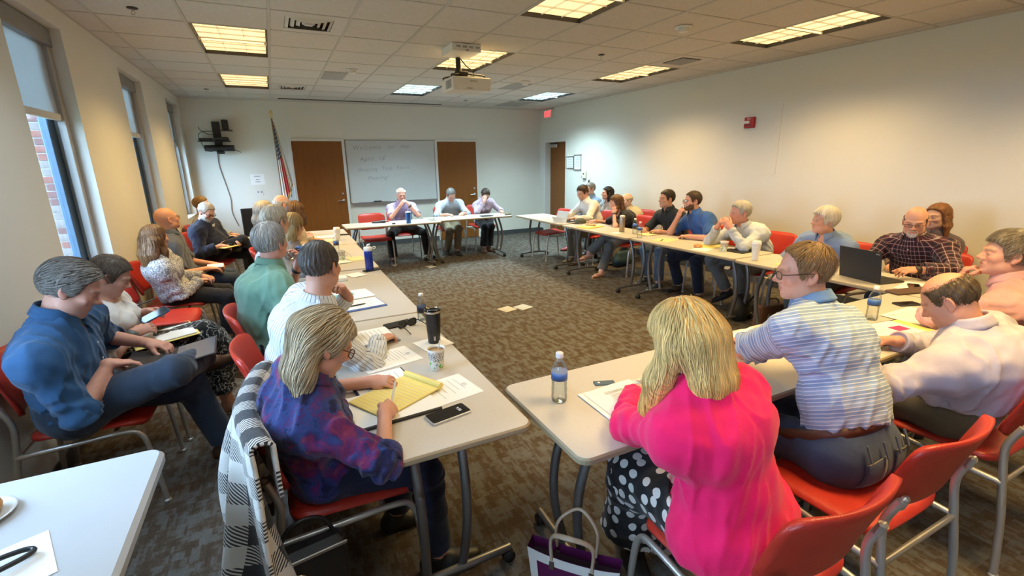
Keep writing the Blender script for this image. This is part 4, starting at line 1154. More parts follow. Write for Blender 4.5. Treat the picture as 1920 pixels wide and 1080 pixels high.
def person(S):
    det = S.get('det', 1); sex = S.get('sex', 'm'); g = S.get('g', 1.0); sc = S.get('sc', 1.0 if sex == 'm' else .94)
    fem = sex == 'f'
    hB, hH, hC, hN = ((.0085, .0060, .0115, .0072), (.0070, .0048, .0092, .0056), (.0060, .0036, .0066, .0042))[det]
    seat = S.get('seat', .47)
    yaw = S['yaw']; fwd, rt = yawv(yaw); sfw, srt = yawv(S.get('twist', yaw))
    P0 = np.array([S['pos'][0], S['pos'][1], seat+.095*g])
    HC = np.array(S['head'], float); hs = S.get('hs', 1.0)*(.965 if not fem else .925)
    ly, lp, lr = S['look']; ly, lp, lr = math.radians(ly), math.radians(lp), math.radians(lr)
    hf_ = np.array([math.cos(ly)*math.cos(lp), math.sin(ly)*math.cos(lp), math.sin(lp)]); hr = np.array([math.sin(ly), -math.cos(ly), 0]); hu = np.cross(hr, hf_)
    hr, hu = hr*math.cos(lr)+hu*math.sin(lr), hu*math.cos(lr)-hr*math.sin(lr)
    Rm = np.stack([hr, hf_, hu])
    def L(x, y, z): return HC+hs*(x*hr+y*hf_+z*hu)
    s0 = nv(HC-P0)
    nk = nv(s0*.55+UPV*.25+hu*.3)
    N = L(0, -.03, -.07)-nk*.078*sc
    N = N+np.array(S.get('nshift', (0, 0, 0)))
    sp = nv(N-P0); mid = nv(fwd+sfw)
    bow = S.get('bow', .035)
    bk = nv(mid-sp*(mid@sp))
    Wt = P0+(N-P0)*.34-bk*bow*.8; Ch = P0+(N-P0)*.70-bk*bow
    mr = nv(rt+srt); cs = nv(srt-sp*(srt@sp))
    sw = (.184 if not fem else .152)*sc*(.6+.4*g)*S.get('shw', 1.0)
    SH = {'R': N+cs*sw-sp*.092*sc+np.array(S.get('shR', (0, 0, 0))), 'L': N-cs*sw-sp*.092*sc+np.array(S.get('shL', (0, 0, 0)))}
    HP = {'R': P0+rt*.088, 'L': P0-rt*.088}
    UA, FA = .285*sc, .25*sc; TH, SK = .43*sc, .415*sc
    # joints
    EL, WR, KN, AN, HD = {}, {}, {}, {}, {}
    for q, sg in (('R', 1), ('L', -1)):
        hd = S['h'+q]                  # (wrist pos, finger dir, palm normal, curl, elbow hint, opts)
        hint = hd[4] if len(hd) > 4 and hd[4] is not None else (cs*sg*.7-UPV*.8-bk*.3)
        EL[q], WR[q] = ik(SH[q], hd[0], UA, FA, np.asarray(hint, float))
        HD[q] = hd
        ft = S['f'+q]                  # (ankle pos, toe dir, knee hint)
        hint = ft[2] if len(ft) > 2 and ft[2] is not None else (fwd*.5+UPV)
        KN[q], AN[q] = ik(HP[q], ft[0], TH, SK, np.asarray(hint, float))
    # primitives
    w1 = .108*g*(.92 if fem else 1); w2 = .104*g*(.86 if fem else 1); w3 = .108*g*(.86 if fem else 1)
    torso = [cap(HP['R'], HP['L'], .108*g, k=.05, uid=1), cap(P0, Wt, w1, w2, s=mr, ks=1.36, k=.05, uid=1), cap(Wt, Ch, w2, w3, s=mr, ks=1.46, k=.05, uid=1),
             cap(Ch, N-sp*.075*sc, w3, 0.074*g*sc, s=cs, ks=1.55, k=.05, uid=1)]
    torso += [cap(Ch+cs*sg*.075*g-bk*.012, SH[q]-sp*.012, .078*g*(.9 if fem else 1), .056*g*(.9 if fem else 1), k=.05, uid=1) for q, sg in (('R', 1), ('L', -1))]
    if S.get('belly'): torso.append(ell(P0+(Wt-P0)*.75+bk*.055*g, np.stack([mr, bk, sp]), np.array([.135, .115, .13])*g*S['belly'], k=.06, uid=1))
    if fem:
        for q, sg in (('R', 1), ('L', -1)): torso.append(ell(P0+(N-P0)*.62-bk*bow*.6+bk*.092*g+cs*sg*.062, np.stack([cs, bk, sp]), np.array([.062, .055, .062])*g, k=.04, uid=1))
    sh = [cap(SH['R'], SH['L'], .052*g, k=.05, uid=1)]+[cap(N-nk*.01, SH[q]-sp*.0, .047, .052*g, k=.045, uid=1) for q in 'RL']
    neck = [cap(L(0, -.02, -.045), N-nk*.02, (.053 if not fem else .046)*S.get('neck', 1.0), (.058 if not fem else .050)*S.get('neck', 1.0), k=.025)]
    ar = .0465*g*(.84 if fem else 1)
    up = {q: cap(SH[q], EL[q], ar, ar*.82, k=.05, uid=2 if q == 'R' else 3) for q in 'RL'}
    fo = {q: cap(EL[q], WR[q], ar*.80, .0262*(.92 if fem else 1), k=.02, uid=4 if q == 'R' else 5, uo=UA) for q in 'RL'}
    th = {q: cap(HP[q], KN[q], .088*g, .059*g**.5, k=.04, uid=6 if q == 'R' else 7) for q in 'RL'}
    sk = {q: cap(KN[q], AN[q], .057*g**.5, .038, k=.03, uid=8 if q == 'R' else 9, uo=TH) for q in 'RL'}
    calf = {}
    for q in 'RL':
        kd = nv(AN[q]-KN[q]); bw = nv(-fwd-kd*(-fwd@kd)); calf[q] = ell(KN[q]+kd*.13+bw*.014, np.stack([nv(np.cross(kd, bw)), bw, kd]), np.array([.047, .048, .11]), k=.03, uid=8 if q == 'R' else 9)
    feet = []; FT = {}
    for q in 'RL':
        td = nv(S['f'+q][1]); kd = nv(AN[q]-KN[q]); sd_ = nv(np.cross(td, UPV if abs(td[2]) < .9 else fwd)); fu = np.cross(sd_, td); FT[q] = (AN[q], td, sd_, fu)
        feet += [cap(AN[q]-td*.028-fu*.042, AN[q]+td*.10-fu*.052, .031, .027, s=sd_, ks=1.15, k=.02), cap(AN[q]+td*.10-fu*.054, AN[q]+td*.158-fu*.060, .024, .016, s=sd_, ks=1.6, k=.012)]
    hands = []
    for q, sg in (('R', 1), ('L', -1)):
        hd = HD[q]; op = hd[5] if len(hd) > 5 else {}
        hands += hand_prims(WR[q], hd[1], hd[2], sg, hd[3], op.get('spread', 0.0), op.get('thumb', .45), sc*(.98 if not fem else .92), op.get('point', False))
    hp = head_prims(L, hs, Rm, S)
    body = torso+sh+neck+[up['R'], up['L'], fo['R'], fo['L'], th['R'], th['L'], sk['R'], sk['L'], calf['R'], calf['L']]+feet+hp+hands
    root = (float(P0[0]), float(P0[1]), 0.0)
    o = empty('person', root); tag(o, S['label'], 'person')
    if S.get('group'): o['group'] = S['group']
    # ---- clothing primitives
    sh_ = S['shirt']; ease = sh_.get('ease', .011); kind = sh_.get('sleeve', 'long')
    tucked = sh_.get('tucked', True)
    sp_ = (torso[1:] if tucked else torso)+sh
    sp_ = list(sp_)
    if tucked: sp_.append(cap(P0+sp*.06, Wt, w1+.004, w2+.004, s=mr, ks=1.38, k=.04, uid=1))
    for q in 'RL':
        if kind == 'none': continue
        if kind == 'short':
            fr = sh_.get('frac', .72); e = SH[q]+(EL[q]-SH[q])*fr
            sp_.append(cap(SH[q], e, ar+.004, ar*.9+.012, k=.055, fb=True, uid=up[q].uid))
        else:
            fr = {'long': .97, 'rolled': .30, 'three': .62}[kind] if not sh_.get('frac') else sh_['frac']
            sp_.append(cap(SH[q], EL[q], ar+.004, ar*.84+.006, k=.055, uid=up[q].uid))
            e = EL[q]+(WR[q]-EL[q])*fr
            sp_.append(cap(EL[q], e, ar*.84+.006, (.030 if kind == 'long' else ar*.78+.006)+sh_.get('cuff', 0), k=.02, fb=True, uid=fo[q].uid, uo=UA))
    if sh_.get('peplum'): sp_ += [cap(P0+sp*.10, P0-UPV*.07, .112*g, .132*g, s=mr, ks=1.28, k=.05, uid=1), cap(HP['R']-UPV*.02, HP['L']-UPV*.02, .118*g, k=.05, uid=1)]
    if sh_.get('open', .0): sp_.append(cap(N+bk*.05-sp*.0, N+bk*(.115)-sp*(.05+sh_['open']), .030, .012, k=.008, sub=True))
    if sh_.get('scoop'): sp_.append(ell(N+bk*.06+sp*.01, np.stack([cs, bk, sp]), np.array([.085, .075, .06])*sh_['scoop'], k=.01, sub=True))
    pp = [torso[0], torso[1], th['R'], th['L']]; pk = S['pants'].get('kind', 'pants'); pe = S['pants'].get('ease', .009)
    if pk == 'skirt':
        kr = S['pants'].get('flare', .05); km = (KN['R']+KN['L'])/2
        pp += [cap(HP[q], KN[q], .10*g, .07, k=.09, uid=6 if q == 'R' else 7) for q in 'RL']+[cap(KN[q], KN[q]+(AN[q]-KN[q])*S['pants'].get('len', .75), .07, .06+kr, k=.12, fb=True, uid=8 if q == 'R' else 9, uo=TH) for q in 'RL']
    else:
        ln = S['pants'].get('len', .93); wd = S['pants'].get('leg', .056)
        pp += [cap(KN[q], KN[q]+(AN[q]-KN[q])*ln, .060*g**.5, wd, k=.03, fb=True, uid=8 if q == 'R' else 9, uo=TH) for q in 'RL']
    wz = P0+sp*(.115 if tucked else .10)
    # ---- body mesh
    fine = [(HC-.135*hs, HC+.135*hs, hH)]
    for q in 'RL':
        f_ = nv(HD[q][1]); c = WR[q]+f_*.07*sc; fine.append((c-.11, c+.11, hN))
    vs, fs = mesh_sdf(body, hB, fine)
    hid = (eval_pts(sp_, vs, ease) < -.006) & (eval_pts([p for p in sp_ if p.sub] or [cap((0, 0, 99), (0, 0, 99.1), .01)], vs) > -.5)
    pz = (vs-wz)@sp-4*np.maximum(0, np.linalg.norm((vs-P0)[:, :2], axis=1)-.06-.13)
    hid = hid | ((eval_pts(pp, vs, pe) < -.006) & (pz < -.01))
    if not S.get('bare'):
        for q in 'RL':
            A, td, sd_, fu = FT[q]; dl = vs-A; hid = hid | ((np.abs(dl@sd_) < .06) & (dl@td > -.10) & (dl@td < .22) & (dl@fu < -.005) & (dl@fu > -.12))
    d_h = np.linalg.norm(vs-HC, axis=1); hid &= d_h > .13*hs
    vs, qd, tr = cluster(vs, fs, hid, .045)
    # skin colouring
    base = np.array(S.get('skin', (.56, .33, .235))); col = np.tile(base, (len(vs), 1))
    lc = (vs-HC)@Rm.T/hs; near = np.linalg.norm(lc, axis=1) < .15
    def blot(c, r, tint, amt):
        w_ = np.exp(-(((lc-np.array(c))/np.array(r))**2).sum(1))*amt*near; col[:] = col*(1-w_[:, None])+np.array(tint)*w_[:, None]
    red = base*np.array([1.02, .72, .70])
    for s in (-1, 1): blot((s*.045, .07, -.028), (.022, .03, .02), red, .55); blot((s*.082, -.01, 0), (.02, .03, .035), red, .5); blot((s*.031, .085, .0), (.02, .02, .011), base*np.array([.72, .62, .60]), .6)
    blot((0, .11, -.024), (.016, .02, .014), red, .6); blot((0, .092, -.060), (.021, .018, .0085), base*np.array([.80, .50, .50]) if not fem else base*np.array([.78, .40, .42]), .9)
    hc = np.array(S['hair'].get('brow', S['hair'].get('color', (.1, .06, .04))))
    for s in (-1, 1):
        for x in (.018, .030, .042): blot((s*x, .088-.010*(x/.042)**2, .0225+.002*(x > .02)), (.010, .025, .0042), hc*.8, .62)
    if S.get('stubble'): blot((0, .07, -.078), (.055, .06, .030), hc*.7+base*.15, S['stubble'])
    # eyelashes and eye shadow read as darker lids from afar
    for s in (-1, 1): blot((s*.031, .091, .0015), (.0115, .012, .0032), (.03, .02, .015), .75 if det < 1 else .55)
    hdist = np.minimum(np.linalg.norm(vs-WR['R'], axis=1), np.linalg.norm(vs-WR['L'], axis=1)); wv = np.clip(1-hdist/.18, 0, 1)[:, None]*.25
    col = col*(1-wv)+red*wv
    bo = np_obj('body', vs, qd, M_SKIN, o, root, cols=col, tris=tr)
    if det >= 1 and not S.get('noeyes'):
        dn = S.get('lids', .6)          # lid opening
        for s in (-1, 1):
            b = MB(); b.smooth = True; C_ = L(s*.031, .0775, .003); r = .0148*hs; n1, n2 = 11, 7; vv = []; ff = []
            for j in range(n2):
                for i in range(n1):
                    az = math.radians(-44+88*i/(n1-1)); hw = math.cos(math.radians(-80+160*i/(n1-1)))*math.radians(20*dn)
                    e = -math.radians(4)+hw*(2*j/(n2-1)-1)
                    p = C_+(r*np.array([math.sin(az)*math.cos(e), math.cos(az)*math.cos(e), math.sin(e)]))@Rm; vv.append(Vector(p-np.array(root)))
            for j in range(n2-1):
                for i in range(n1-1): ff.append((j*n1+i, j*n1+i+1, (j+1)*n1+i+1, (j+1)*n1+i))
            b.add(vv, ff)
            for k_, f_ in enumerate(ff): b.mi[k_] = 1 if 3 <= (k_ % (n1-1))+S.get('gaze', 0) <= 6 else 0
            b.build('eye', [M_EYEW, M_IRIS], bo)
    # ---- uvw helper for cloth
    def uvw_of(vs, prims):
        best = np.full(len(vs), 1e9); uid = np.zeros(len(vs), int); out = np.zeros((len(vs), 3), F32)
        X, Y, Z = (vs[:, i].astype(F32) for i in range(3)); axp = {}
        for p in prims:
            if p.sub or p.uid == 0: continue
            d = evalp(p, X, Y, Z); m_ = d < best; best[m_] = d[m_]; uid[m_] = p.uid
            if p.kind == 0 and p.uid not in axp: axp[p.uid] = p
        for u_ in np.unique(uid):
            m_ = uid == u_; q = vs[m_]
            if u_ <= 1: a0, d_, off, rr, ref = P0, sp, 0.0, .17, bk
            else:
                p = axp[u_]; a0, d_, off, rr = p.a, nv(p.b-p.a), p.uo, (.055 if u_ < 6 else .085); ref = UPV if abs(d_[2]) < .8 else fwd
            ref = nv(ref-d_*(ref@d_)); sd_ = np.cross(d_, ref); dl = q-a0
            out[m_, 0] = np.arctan2(dl@sd_, dl@ref)*rr; out[m_, 1] = dl@d_+off; out[m_, 2] = u_
        return out
    fa = sh_.get('fold', .0065 if det else .0035)*1.0
    elb = np.stack([EL['R'], EL['L']]); TF = np.stack([cs, bk, sp])
    sd0 = S.get('seed', 1)
    def dsp(P):
        o_ = np.zeros(len(P)); Q = (P-P0)@TF.T
        # long drape creases on the trunk, slanting from the shoulders
        Q2 = np.stack([Q[:, 0]+.35*Q[:, 2]*np.sign(Q[:, 0]), Q[:, 1], Q[:, 2]*.42], 1)
        rg = 1-np.abs(wav(Q2, 21, sd0)); o_ += fa*(rg**3*1.1-.25)
        o_ += fa*.35*wav(P, 45, sd0+2)
        for q in 'RL':
            dd = P-EL[q]; a1 = nv(EL[q]-SH[q]); a2 = nv(WR[q]-EL[q]); t1 = dd@a1; t2 = dd@a2
            t_ = np.where(t2 > 0, t2, t1); w_ = np.exp(-(np.linalg.norm(dd, axis=1)/.13)**2)
            o_ += w_*fa*.9*np.sin(t_*88+2.6*wav(P, 24, sd0+7))
            da = P-SH[q]; w3 = np.exp(-(np.linalg.norm(da+sp*.06, axis=1)/.10)**2); o_ += w3*fa*.7*np.sin(((da@cs)*(1 if q == 'R' else -1)-.6*(da@sp))*70+2*wav(P, 20, sd0+4))
        return o_
    cuts = [(P0-UPV*sh_.get('hem', .04), nv(-UPV*.85+fwd*sh_.get('hemtilt', .25)))]
    if tucked: cuts = [(P0+sp*.092, -sp)]
    # the neck opening
    sp2 = sp_+[cap(N-nk*.035, N+nk*.2, (.059 if not fem else .053)*S.get('neck', 1.0)+.004, None, k=.006, sub=True)]
    if sh_.get('hole', True) is False: sp2 = sp_
    vs, fs = mesh_sdf(sp2, hC, (), ease, dsp, cuts)
    shirt = np_obj(sh_.get('name', 'shirt'), vs, fs, sh_['mat'], o, root, uvw=uvw_of(vs, sp_))
    # trousers or skirt
    kn = np.stack([KN['R'], KN['L']])
    def dsp2(P):
        w_ = .5+.9*np.exp(-(np.min(np.linalg.norm(P[:, None]-kn[None], axis=2), 1)/.12)**2)
        o_ = (folds(P, 14, sd0+9)+.4*folds(P, 30, 4))*(.006 if pk != 'skirt' else .014)*w_
        if pk != 'skirt':
            for q in 'RL':
                dd = P-KN[q]; t_ = np.where(dd@nv(AN[q]-KN[q]) > 0, dd@nv(AN[q]-KN[q]), dd@nv(KN[q]-HP[q])); o_ += np.exp(-(np.linalg.norm(dd, axis=1)/.14)**2)*.0045*np.sin(t_*80+2.4*wav(P, 20, sd0))
                dh = P-HP[q]-fwd*.05; o_ += np.exp(-(np.linalg.norm(dh, axis=1)/.12)**2)*.004*np.sin((dh@fwd)*75+2*wav(P, 20, sd0+1))
        return o_
    def wcut(g_, ax):
        X = ax[0][:, None, None]; Y = ax[1][None, :, None]; Z = ax[2][None, None, :]
        f_ = np.sqrt((X-P0[0])**2+(Y-P0[1])**2)-.06; d = (X-wz[0])*sp[0]+(Y-wz[1])*sp[1]+(Z-wz[2])*sp[2]
        return np.maximum(g_, d-4*np.maximum(0, f_-.13)).astype(F32)
    vs, fs = mesh_sdf(pp, hC, (), pe, dsp2, (), wcut)
    np_obj('trousers' if pk == 'pants' else 'skirt', vs, fs, S['pants']['mat'], o, root, uvw=uvw_of(vs, pp))
    if S.get('jeansback'):
        def on_surf(x_, z_):
            c = P0+rt*x_+sp*z_+fwd*.0; t_ = np.linspace(0, .3, 150); Qp = c-fwd[None]*t_[:, None]; e = eval_pts(pp, Qp.astype(F32), pe); ix = np.nonzero(e > .004)[0]; return c-fwd*t_[ix[0] if len(ix) else 100]
        for sx in (-1, 1):
            b = MB(); b.grid(lambda u, v: Vector(on_surf(sx*(.035+.10*u), -.045+.105*v-.02*u)-np.array(root)), 8, 8); pk_ = b.build('back_pocket', S['pants']['mat'], o); set_uv(pk_, lambda i, n_: (0, 0, 0)); sd_m = pk_.modifiers.new('thick', 'SOLIDIFY'); sd_m.thickness = .004
            st = [on_surf(sx*(.035+.10*u), -.045+.105-.02*u) for u in np.linspace(0, 1, 8)]; MB().tube([Vector(p-fwd*.003-np.array(root)) for p in st], .0018, 5).build('pocket_stitching', pm('jean_thread', (.22, .17, .12), .8), pk_)
        for x_ in (-.13, -.05, .03, .11):
            p = on_surf(x_, .088)-fwd*.017; MB().box(Vector(p-np.array(root)), (.014, .006, .062), Matrix((Vector(rt), Vector(-fwd), Vector(sp))).transposed(), .002).build('belt_loop', S['pants']['mat'], o)
    if S.get('belt'):
        b = MB(); R_ = []
        for i in range(40):
            a = 2*PI*i/40; dd = bk*math.cos(a)+mr*math.sin(a)
            t_ = np.linspace(.06, .26, 60); Q = wz-sp*.022+dd[None]*t_[:, None]; e = eval_pts(pp, Q.astype(F32), pe); R_.append(t_[int(np.argmin(np.abs(e)))])
        R_ = np.array(R_); R_ = (R_+np.roll(R_, 1)+np.roll(R_, -1))/3+.004
        def bf(u, v):
            i = int(round(u*40)) % 40; a = 2*PI*i/40; dd = bk*math.cos(a)+mr*math.sin(a); k_ = v*4
            r, z = ((R_[i]-.006, -.034), (R_[i], -.034), (R_[i], .004), (R_[i]-.006, .004), (R_[i]-.006, -.034))[int(round(k_))]
            return Vector(wz+dd*r+sp*z-np.array(root))
        b.grid(bf, 40, 5, True); b.build('belt', M_BELT, o)
    # ---- collar
    cl = S.get('collar')
    if cl:
        b = MB(); rn = (.059 if not fem else .052)*S.get('neck', 1.0)+.001; c0 = N+nk*cl.get('up', .036); fr = nv(sfw*.75+bk*.25-nk*((sfw*.75+bk*.25)@nk)); rr = nv(np.cross(fr, nk)); gap = cl.get('gap', 26)
        ht = cl.get('h', .030)
        def cf_(u, v):
            th_ = math.radians(gap+(360-2*gap)*u); e = min(u, 1-u); tip = max(0, 1-e/.16)**1.5*cl.get('tip', 1.0)
            prof = ((rn, -.012), (rn-.001, ht*.6), (rn+.001, ht), (rn+.007, ht+.001), (rn+.016, ht*.45), (rn+.026+.006*tip, -.006-.030*tip), (rn+.022+.006*tip, -.009-.032*tip), (rn+.010, ht*.3), (rn+.004, -.01))
            x = v*(len(prof)-1); i = min(int(x), len(prof)-2); t_ = x-i; r = prof[i][0]*(1-t_)+prof[i+1][0]*t_; z = prof[i][1]*(1-t_)+prof[i+1][1]*t_
            z += -.014*(1+math.cos(th_))*.5*1.0
            r *= 1+.06*(1+math.cos(th_))*.5
            return Vector(c0+(fr*math.cos(th_)+rr*math.sin(th_))*r+nk*z-np.array(root))
        nuc = 41 if det else 25; b.grid(cf_, nuc, 17 if det else 9); co_ = b.build('collar', cl.get('mat', sh_['mat']), o)
        set_uv(co_, lambda i, n_: ((i % nuc)/nuc*.36, (i//nuc)*.004, 1))
    # buttons down the front
    if sh_.get('buttons') and det:
        for i in range(sh_['buttons']):
            c = N-sp*(.055+i*.085)+bk*.0; t_ = np.linspace(.0, .3, 120); Q = c+bk[None]*t_[:, None]; e = eval_pts(sp_, Q.astype(F32), ease); ix = np.nonzero(e > .001)[0]
            if len(ix): q = c+bk*t_[ix[0]]; MB().lathe([(.0055, 0), (.0055, .002), (.004, .003)], Vector(q-np.array(root)), 10, Vector(bk).to_track_quat('Z', 'Y').to_matrix()).build('button', M_BUTTON, o)
    # cuffs
    if sh_.get('cuffs', kind in ('long', 'rolled', 'three')) and kind != 'none':
        for q in 'RL':
            fr = sh_.get('frac') or ({'long': .97, 'rolled': .30, 'three': .62, 'short': 0}[kind])
            if kind == 'short': continue
            e = EL[q]+(WR[q]-EL[q])*fr; d_ = nv(WR[q]-EL[q]); rr_ = ((.030 if kind == 'long' else ar*.78+.006)+sh_.get('cuff', 0))+ease
            b = MB(); M = Vector(d_).to_track_quat('Z', 'Y').to_matrix(); cw = .055 if kind == 'long' else .05
            b.lathe([(rr_-.004, -cw), (rr_+.0035, -cw), (rr_+.004, -.004), (rr_+.001, 0), (rr_-.006, 0), (rr_-.007, -.02)], Vector(e+d_*.004-np.array(root)), 22, M)
            co_ = b.build('cuff', sh_['mat'], o); set_uv(co_, lambda i, n_: ((i % 22)/22*.3, (i//22)*.01, 4))
    # shoes
    if not S.get('bare'):
        sm_ = shoe_mat(S.get('shoe', (.02, .018, .016))); so_ = M_SOLE_W if S.get('wsole') else M_SOLE_D
        for q in 'RL':
            A, td, sd_, fu = FT[q]; z0 = -.087
            pr_ = [cap(A-td*.040-fu*.052, A+td*.05-fu*.050, .036, .036, s=sd_, ks=1.08, k=.03), cap(A+td*.05-fu*.056, A+td*.165-fu*.066, .035, .026, s=sd_, ks=1.45, k=.03), cap(A-td*.02-fu*.04, A-td*.01+fu*.0, .040, .041, k=.03, fb=True)]
            vs, fs = mesh_sdf(pr_, max(hC, .009), (), 0, None, [(A+fu*(z0+.010), -fu)])
            so = np_obj('shoe', vs, fs, sm_, o, root)
            b = MB(); ol = []
            for i in range(22):
                a = 2*PI*i/22; x = math.cos(a); y = math.sin(a); ln_ = .148 if x > 0 else .095; wd_ = .047 if x > -.2 else .040
                ol.append((x*ln_+.055, y*wd_*(1-.12*(x > .6))))
            M = Matrix(((td[0], sd_[0], fu[0]), (td[1], sd_[1], fu[1]), (td[2], sd_[2], fu[2])))
            b.prism(ol, z0-.002, z0+.020, M, Vector(A-np.array(root))); b.build('sole', so_, so)
    elif S.get('sandal'):
        for q in 'RL':
            A, td, sd_, fu = FT[q]; M = Matrix(((td[0], sd_[0], fu[0]), (td[1], sd_[1], fu[1]), (td[2], sd_[2], fu[2]))); b = MB()
            ol = [(math.cos(2*PI*i/20)*(.125 if math.cos(2*PI*i/20) > 0 else .09)+.06, math.sin(2*PI*i/20)*.042) for i in range(20)]
            b.prism(ol, -.094, -.080, M, Vector(A-np.array(root))); b.build('sandal', shoe_mat(S['sandal']), o)
            b = MB()
            pts = [A+td*.10+sd_*.044*math.cos(PI*i/8)+fu*(-.078+.055*math.sin(PI*i/8))-np.array(root) for i in range(9)]; b.tube([Vector(p) for p in pts], .006, 6); b.build('sandal_strap', shoe_mat(S['sandal']), o)
    ctx = dict(o=o, root=root, L=L, Rm=Rm, HC=HC, hs=hs, N=N, nk=nk, det=det, hH=hH, EL=EL, WR=WR, SH=SH, P0=P0, sp=sp, bk=bk, cs=cs, KN=KN, AN=AN, FT=FT, body=bo, fwd=fwd, rt=rt, sp_=sp_, pp=pp, ease=ease, wz=wz, mr=mr, torso=torso, sh=sh)
    if S['hair'].get('style') != 'bald': hair(S['hair'], ctx, S.get('seed', 1))
    if S.get('beard'): beard(S['beard'], ctx, hp)
    if S.get('glasses'): glasses(ctx, S['glasses'])
    for (q, c, w_) in S.get('watch', ()):
        e = WR[q]-nv(WR[q]-EL[q])*.02; d_ = nv(WR[q]-EL[q]); b = MB(); M = Vector(d_).to_track_quat('Z', 'Y').to_matrix(); r_ = .0285*(.94 if fem else 1)
        b.lathe([(r_, -w_), (r_+.004, -w_), (r_+.004, w_), (r_, w_)], Vector(e-np.array(root)), 20, M); wb = b.build('wristwatch', pm('strap_%02d' % int(c[0]*99+c[1]*50), c, .5), o)
    return ctx
ZX = np.array([-.12, -.075, -.045, -.026, .010, .016, .034, .050, .078, .12])
def hair(Hh, C, seed):
    st = Hh['style']; col = Hh['color']; L, Rm, HC, hs, o, root, det = (C[k] for k in ('L', 'Rm', 'HC', 'hs', 'o', 'root', 'det'))
    t = Hh.get('t', .012); h = max(.0042, C['hH'])
    zf = Hh.get('zf', .078); nape = Hh.get('nape', -.052); side = Hh.get('side', -.022)
    ztop = Hh.get('ztop'); 
    prims = [ell(L(0, -.013, .037), Rm, (np.array([.0765, .0975, .088])+t*np.array([.9, 1, Hh.get('tz', 1.0)]))*hs, k=.02)]
    hl = []
    for (a, b_, ra, rb, ks) in Hh.get('locks', ()): hl.append(cap(L(*a), L(*b_), ra, rb, s=Rm[0] if ks > 0 else Rm[1], ks=abs(ks), k=Hh.get('lk', .03)))
    hh = nv(np.array([Rm[1][0]+Rm[2][0]*(-.5 if Rm[1][2] > .6 else .5 if Rm[1][2] < -.6 else 0), Rm[1][1]+Rm[2][1]*(-.5 if Rm[1][2] > .6 else .5 if Rm[1][2] < -.6 else 0), 0])); hrr = np.array([hh[1], -hh[0], 0])
    for (a, e_, ra, rb, ks) in Hh.get('hang', ()):      # locks hanging straight down whatever the tilt of the head
        q = HC+hs*(hrr*e_[0]+hh*e_[1]+UPV*e_[2]); p0 = L(*a); md = (p0+q)/2+hs*(hrr*e_[0]+hh*e_[1])*.12
        hl.append(cap(p0, md, ra, (ra+rb)/2, s=hrr, ks=ks, k=Hh.get('lk', .03))); hl.append(cap(md, q, (ra+rb)/2, rb, s=hrr, ks=ks, k=Hh.get('lk', .03)))
    zs = np.array([nape, nape, nape*.7, Hh.get('ear', .028), Hh.get('ear', .028), side, side+.012, zf*.62, zf, zf])
    lo = None
    def loc_grid(ax):
        X = ax[0][:, None, None]-HC[0]; Y = ax[1][None, :, None]-HC[1]; Z = ax[2][None, None, :]-HC[2]
        return [(X*R_[0]+Y*R_[1]+Z*R_[2])/hs for R_ in Rm]
    def cutf(g, ax):
        x, y, z = loc_grid(ax)
        zl = np.interp(y.ravel(), ZX, zs).reshape(y.shape)
        if Hh.get('recede'): zl = np.where(y > .03, zl+Hh['recede']*np.clip(np.abs(x)/.05, 0, 1)*np.clip((y-.03)/.04, 0, 1), zl)
        g2 = smax_np(g, (zl-z)*.75*hs, .012)
        if ztop is not None:
            # bare crown: keep only the fringe below a tilted plane
            g2 = np.maximum(g2, (z-(ztop-.10*np.clip(y, -.1, .1)*Hh.get('tilt', 1.0)))*.8*hs)
        return g2.astype(F32)
    rs = np.random.RandomState(seed+50)
    def dsp(P):
        l = (P-HC)@Rm.T/hs; az = np.arctan2(l[:, 0], -l[:, 1]-.0); 
        return (.0020*np.sin(az*34+wav(P, 40, seed)*2.2)+.0022*wav(P, 60, seed+1))*Hh.get('rough', 1.0)
    allv, allf = [], []; off = 0
    vs, fs = mesh_sdf(prims, h, (), 0, dsp, (), cutf)
    allv.append(vs); allf.append(fs); off = len(vs); nshell = len(vs)
    surf = prims
    if hl:
        vs2, fs2 = mesh_sdf(hl, max(h, .006), (), 0, dsp); allv.append(vs2); allf.append(fs2+off); off += len(vs2); surf = prims+hl
    vs = np.concatenate(allv); fs = np.concatenate(allf)
    cols = np.full((len(vs), 3), .86)
    # strands combed over the surface
    n = int(Hh.get('n', (0, 260, 620)[det])*Hh.get('dense', 1.0))
    if n:
        lcv = (vs-HC)@Rm.T/hs
        ids = rs.choice(len(vs), n)
        P = vs[ids].astype(np.float64)+rs.normal(size=(n, 3))*.002; m_ = Hh.get('steps', 7); stp = Hh.get('len', .05)/m_*rs.uniform(.6, 1.15, n)
        crown = np.array(Hh.get('crown', (0, -.045, .11))); swp = np.array(Hh.get('sweep', (0, 0, 0))); down = Hh.get('down', .25)
        ofs = rs.uniform(-.001, .0030*Hh.get('fly', 1.0)+.001, n); poly = [P.copy()]; nr = []
        e = .003; ph0 = rs.uniform(0, 1.2, n)
        def grad(P):
            d0 = eval_pts(surf, P); G = np.stack([eval_pts(surf, P+np.eye(3)[i]*e)-d0 for i in range(3)], 1)/e
            return d0, G/(np.linalg.norm(G, axis=1, keepdims=True)+1e-9)
        for k in range(m_):
            l = (P-HC)@Rm.T/hs
            fl = nv_rows(l-crown)+swp; flw = fl@Rm; flw[:, 2] -= down*(1+np.clip(-(l[:, 2]), 0, .2)*8)
            flw += rs.normal(size=(n, 3))*.10*Hh.get('mess', 1.0)
            if Hh.get('wave'): flw = flw+np.cross(flw, grad(P)[1])*(Hh['wave']*np.sin(k*.75+wav(P[:, :], 18, seed)*2.0+ph0))[:, None]
            d0, G = grad(P); nr.append(G)
            tg = flw-G*(flw*G).sum(1, keepdims=True); tg = nv_rows(tg); Pold = P; P = P+tg*stp[:, None]
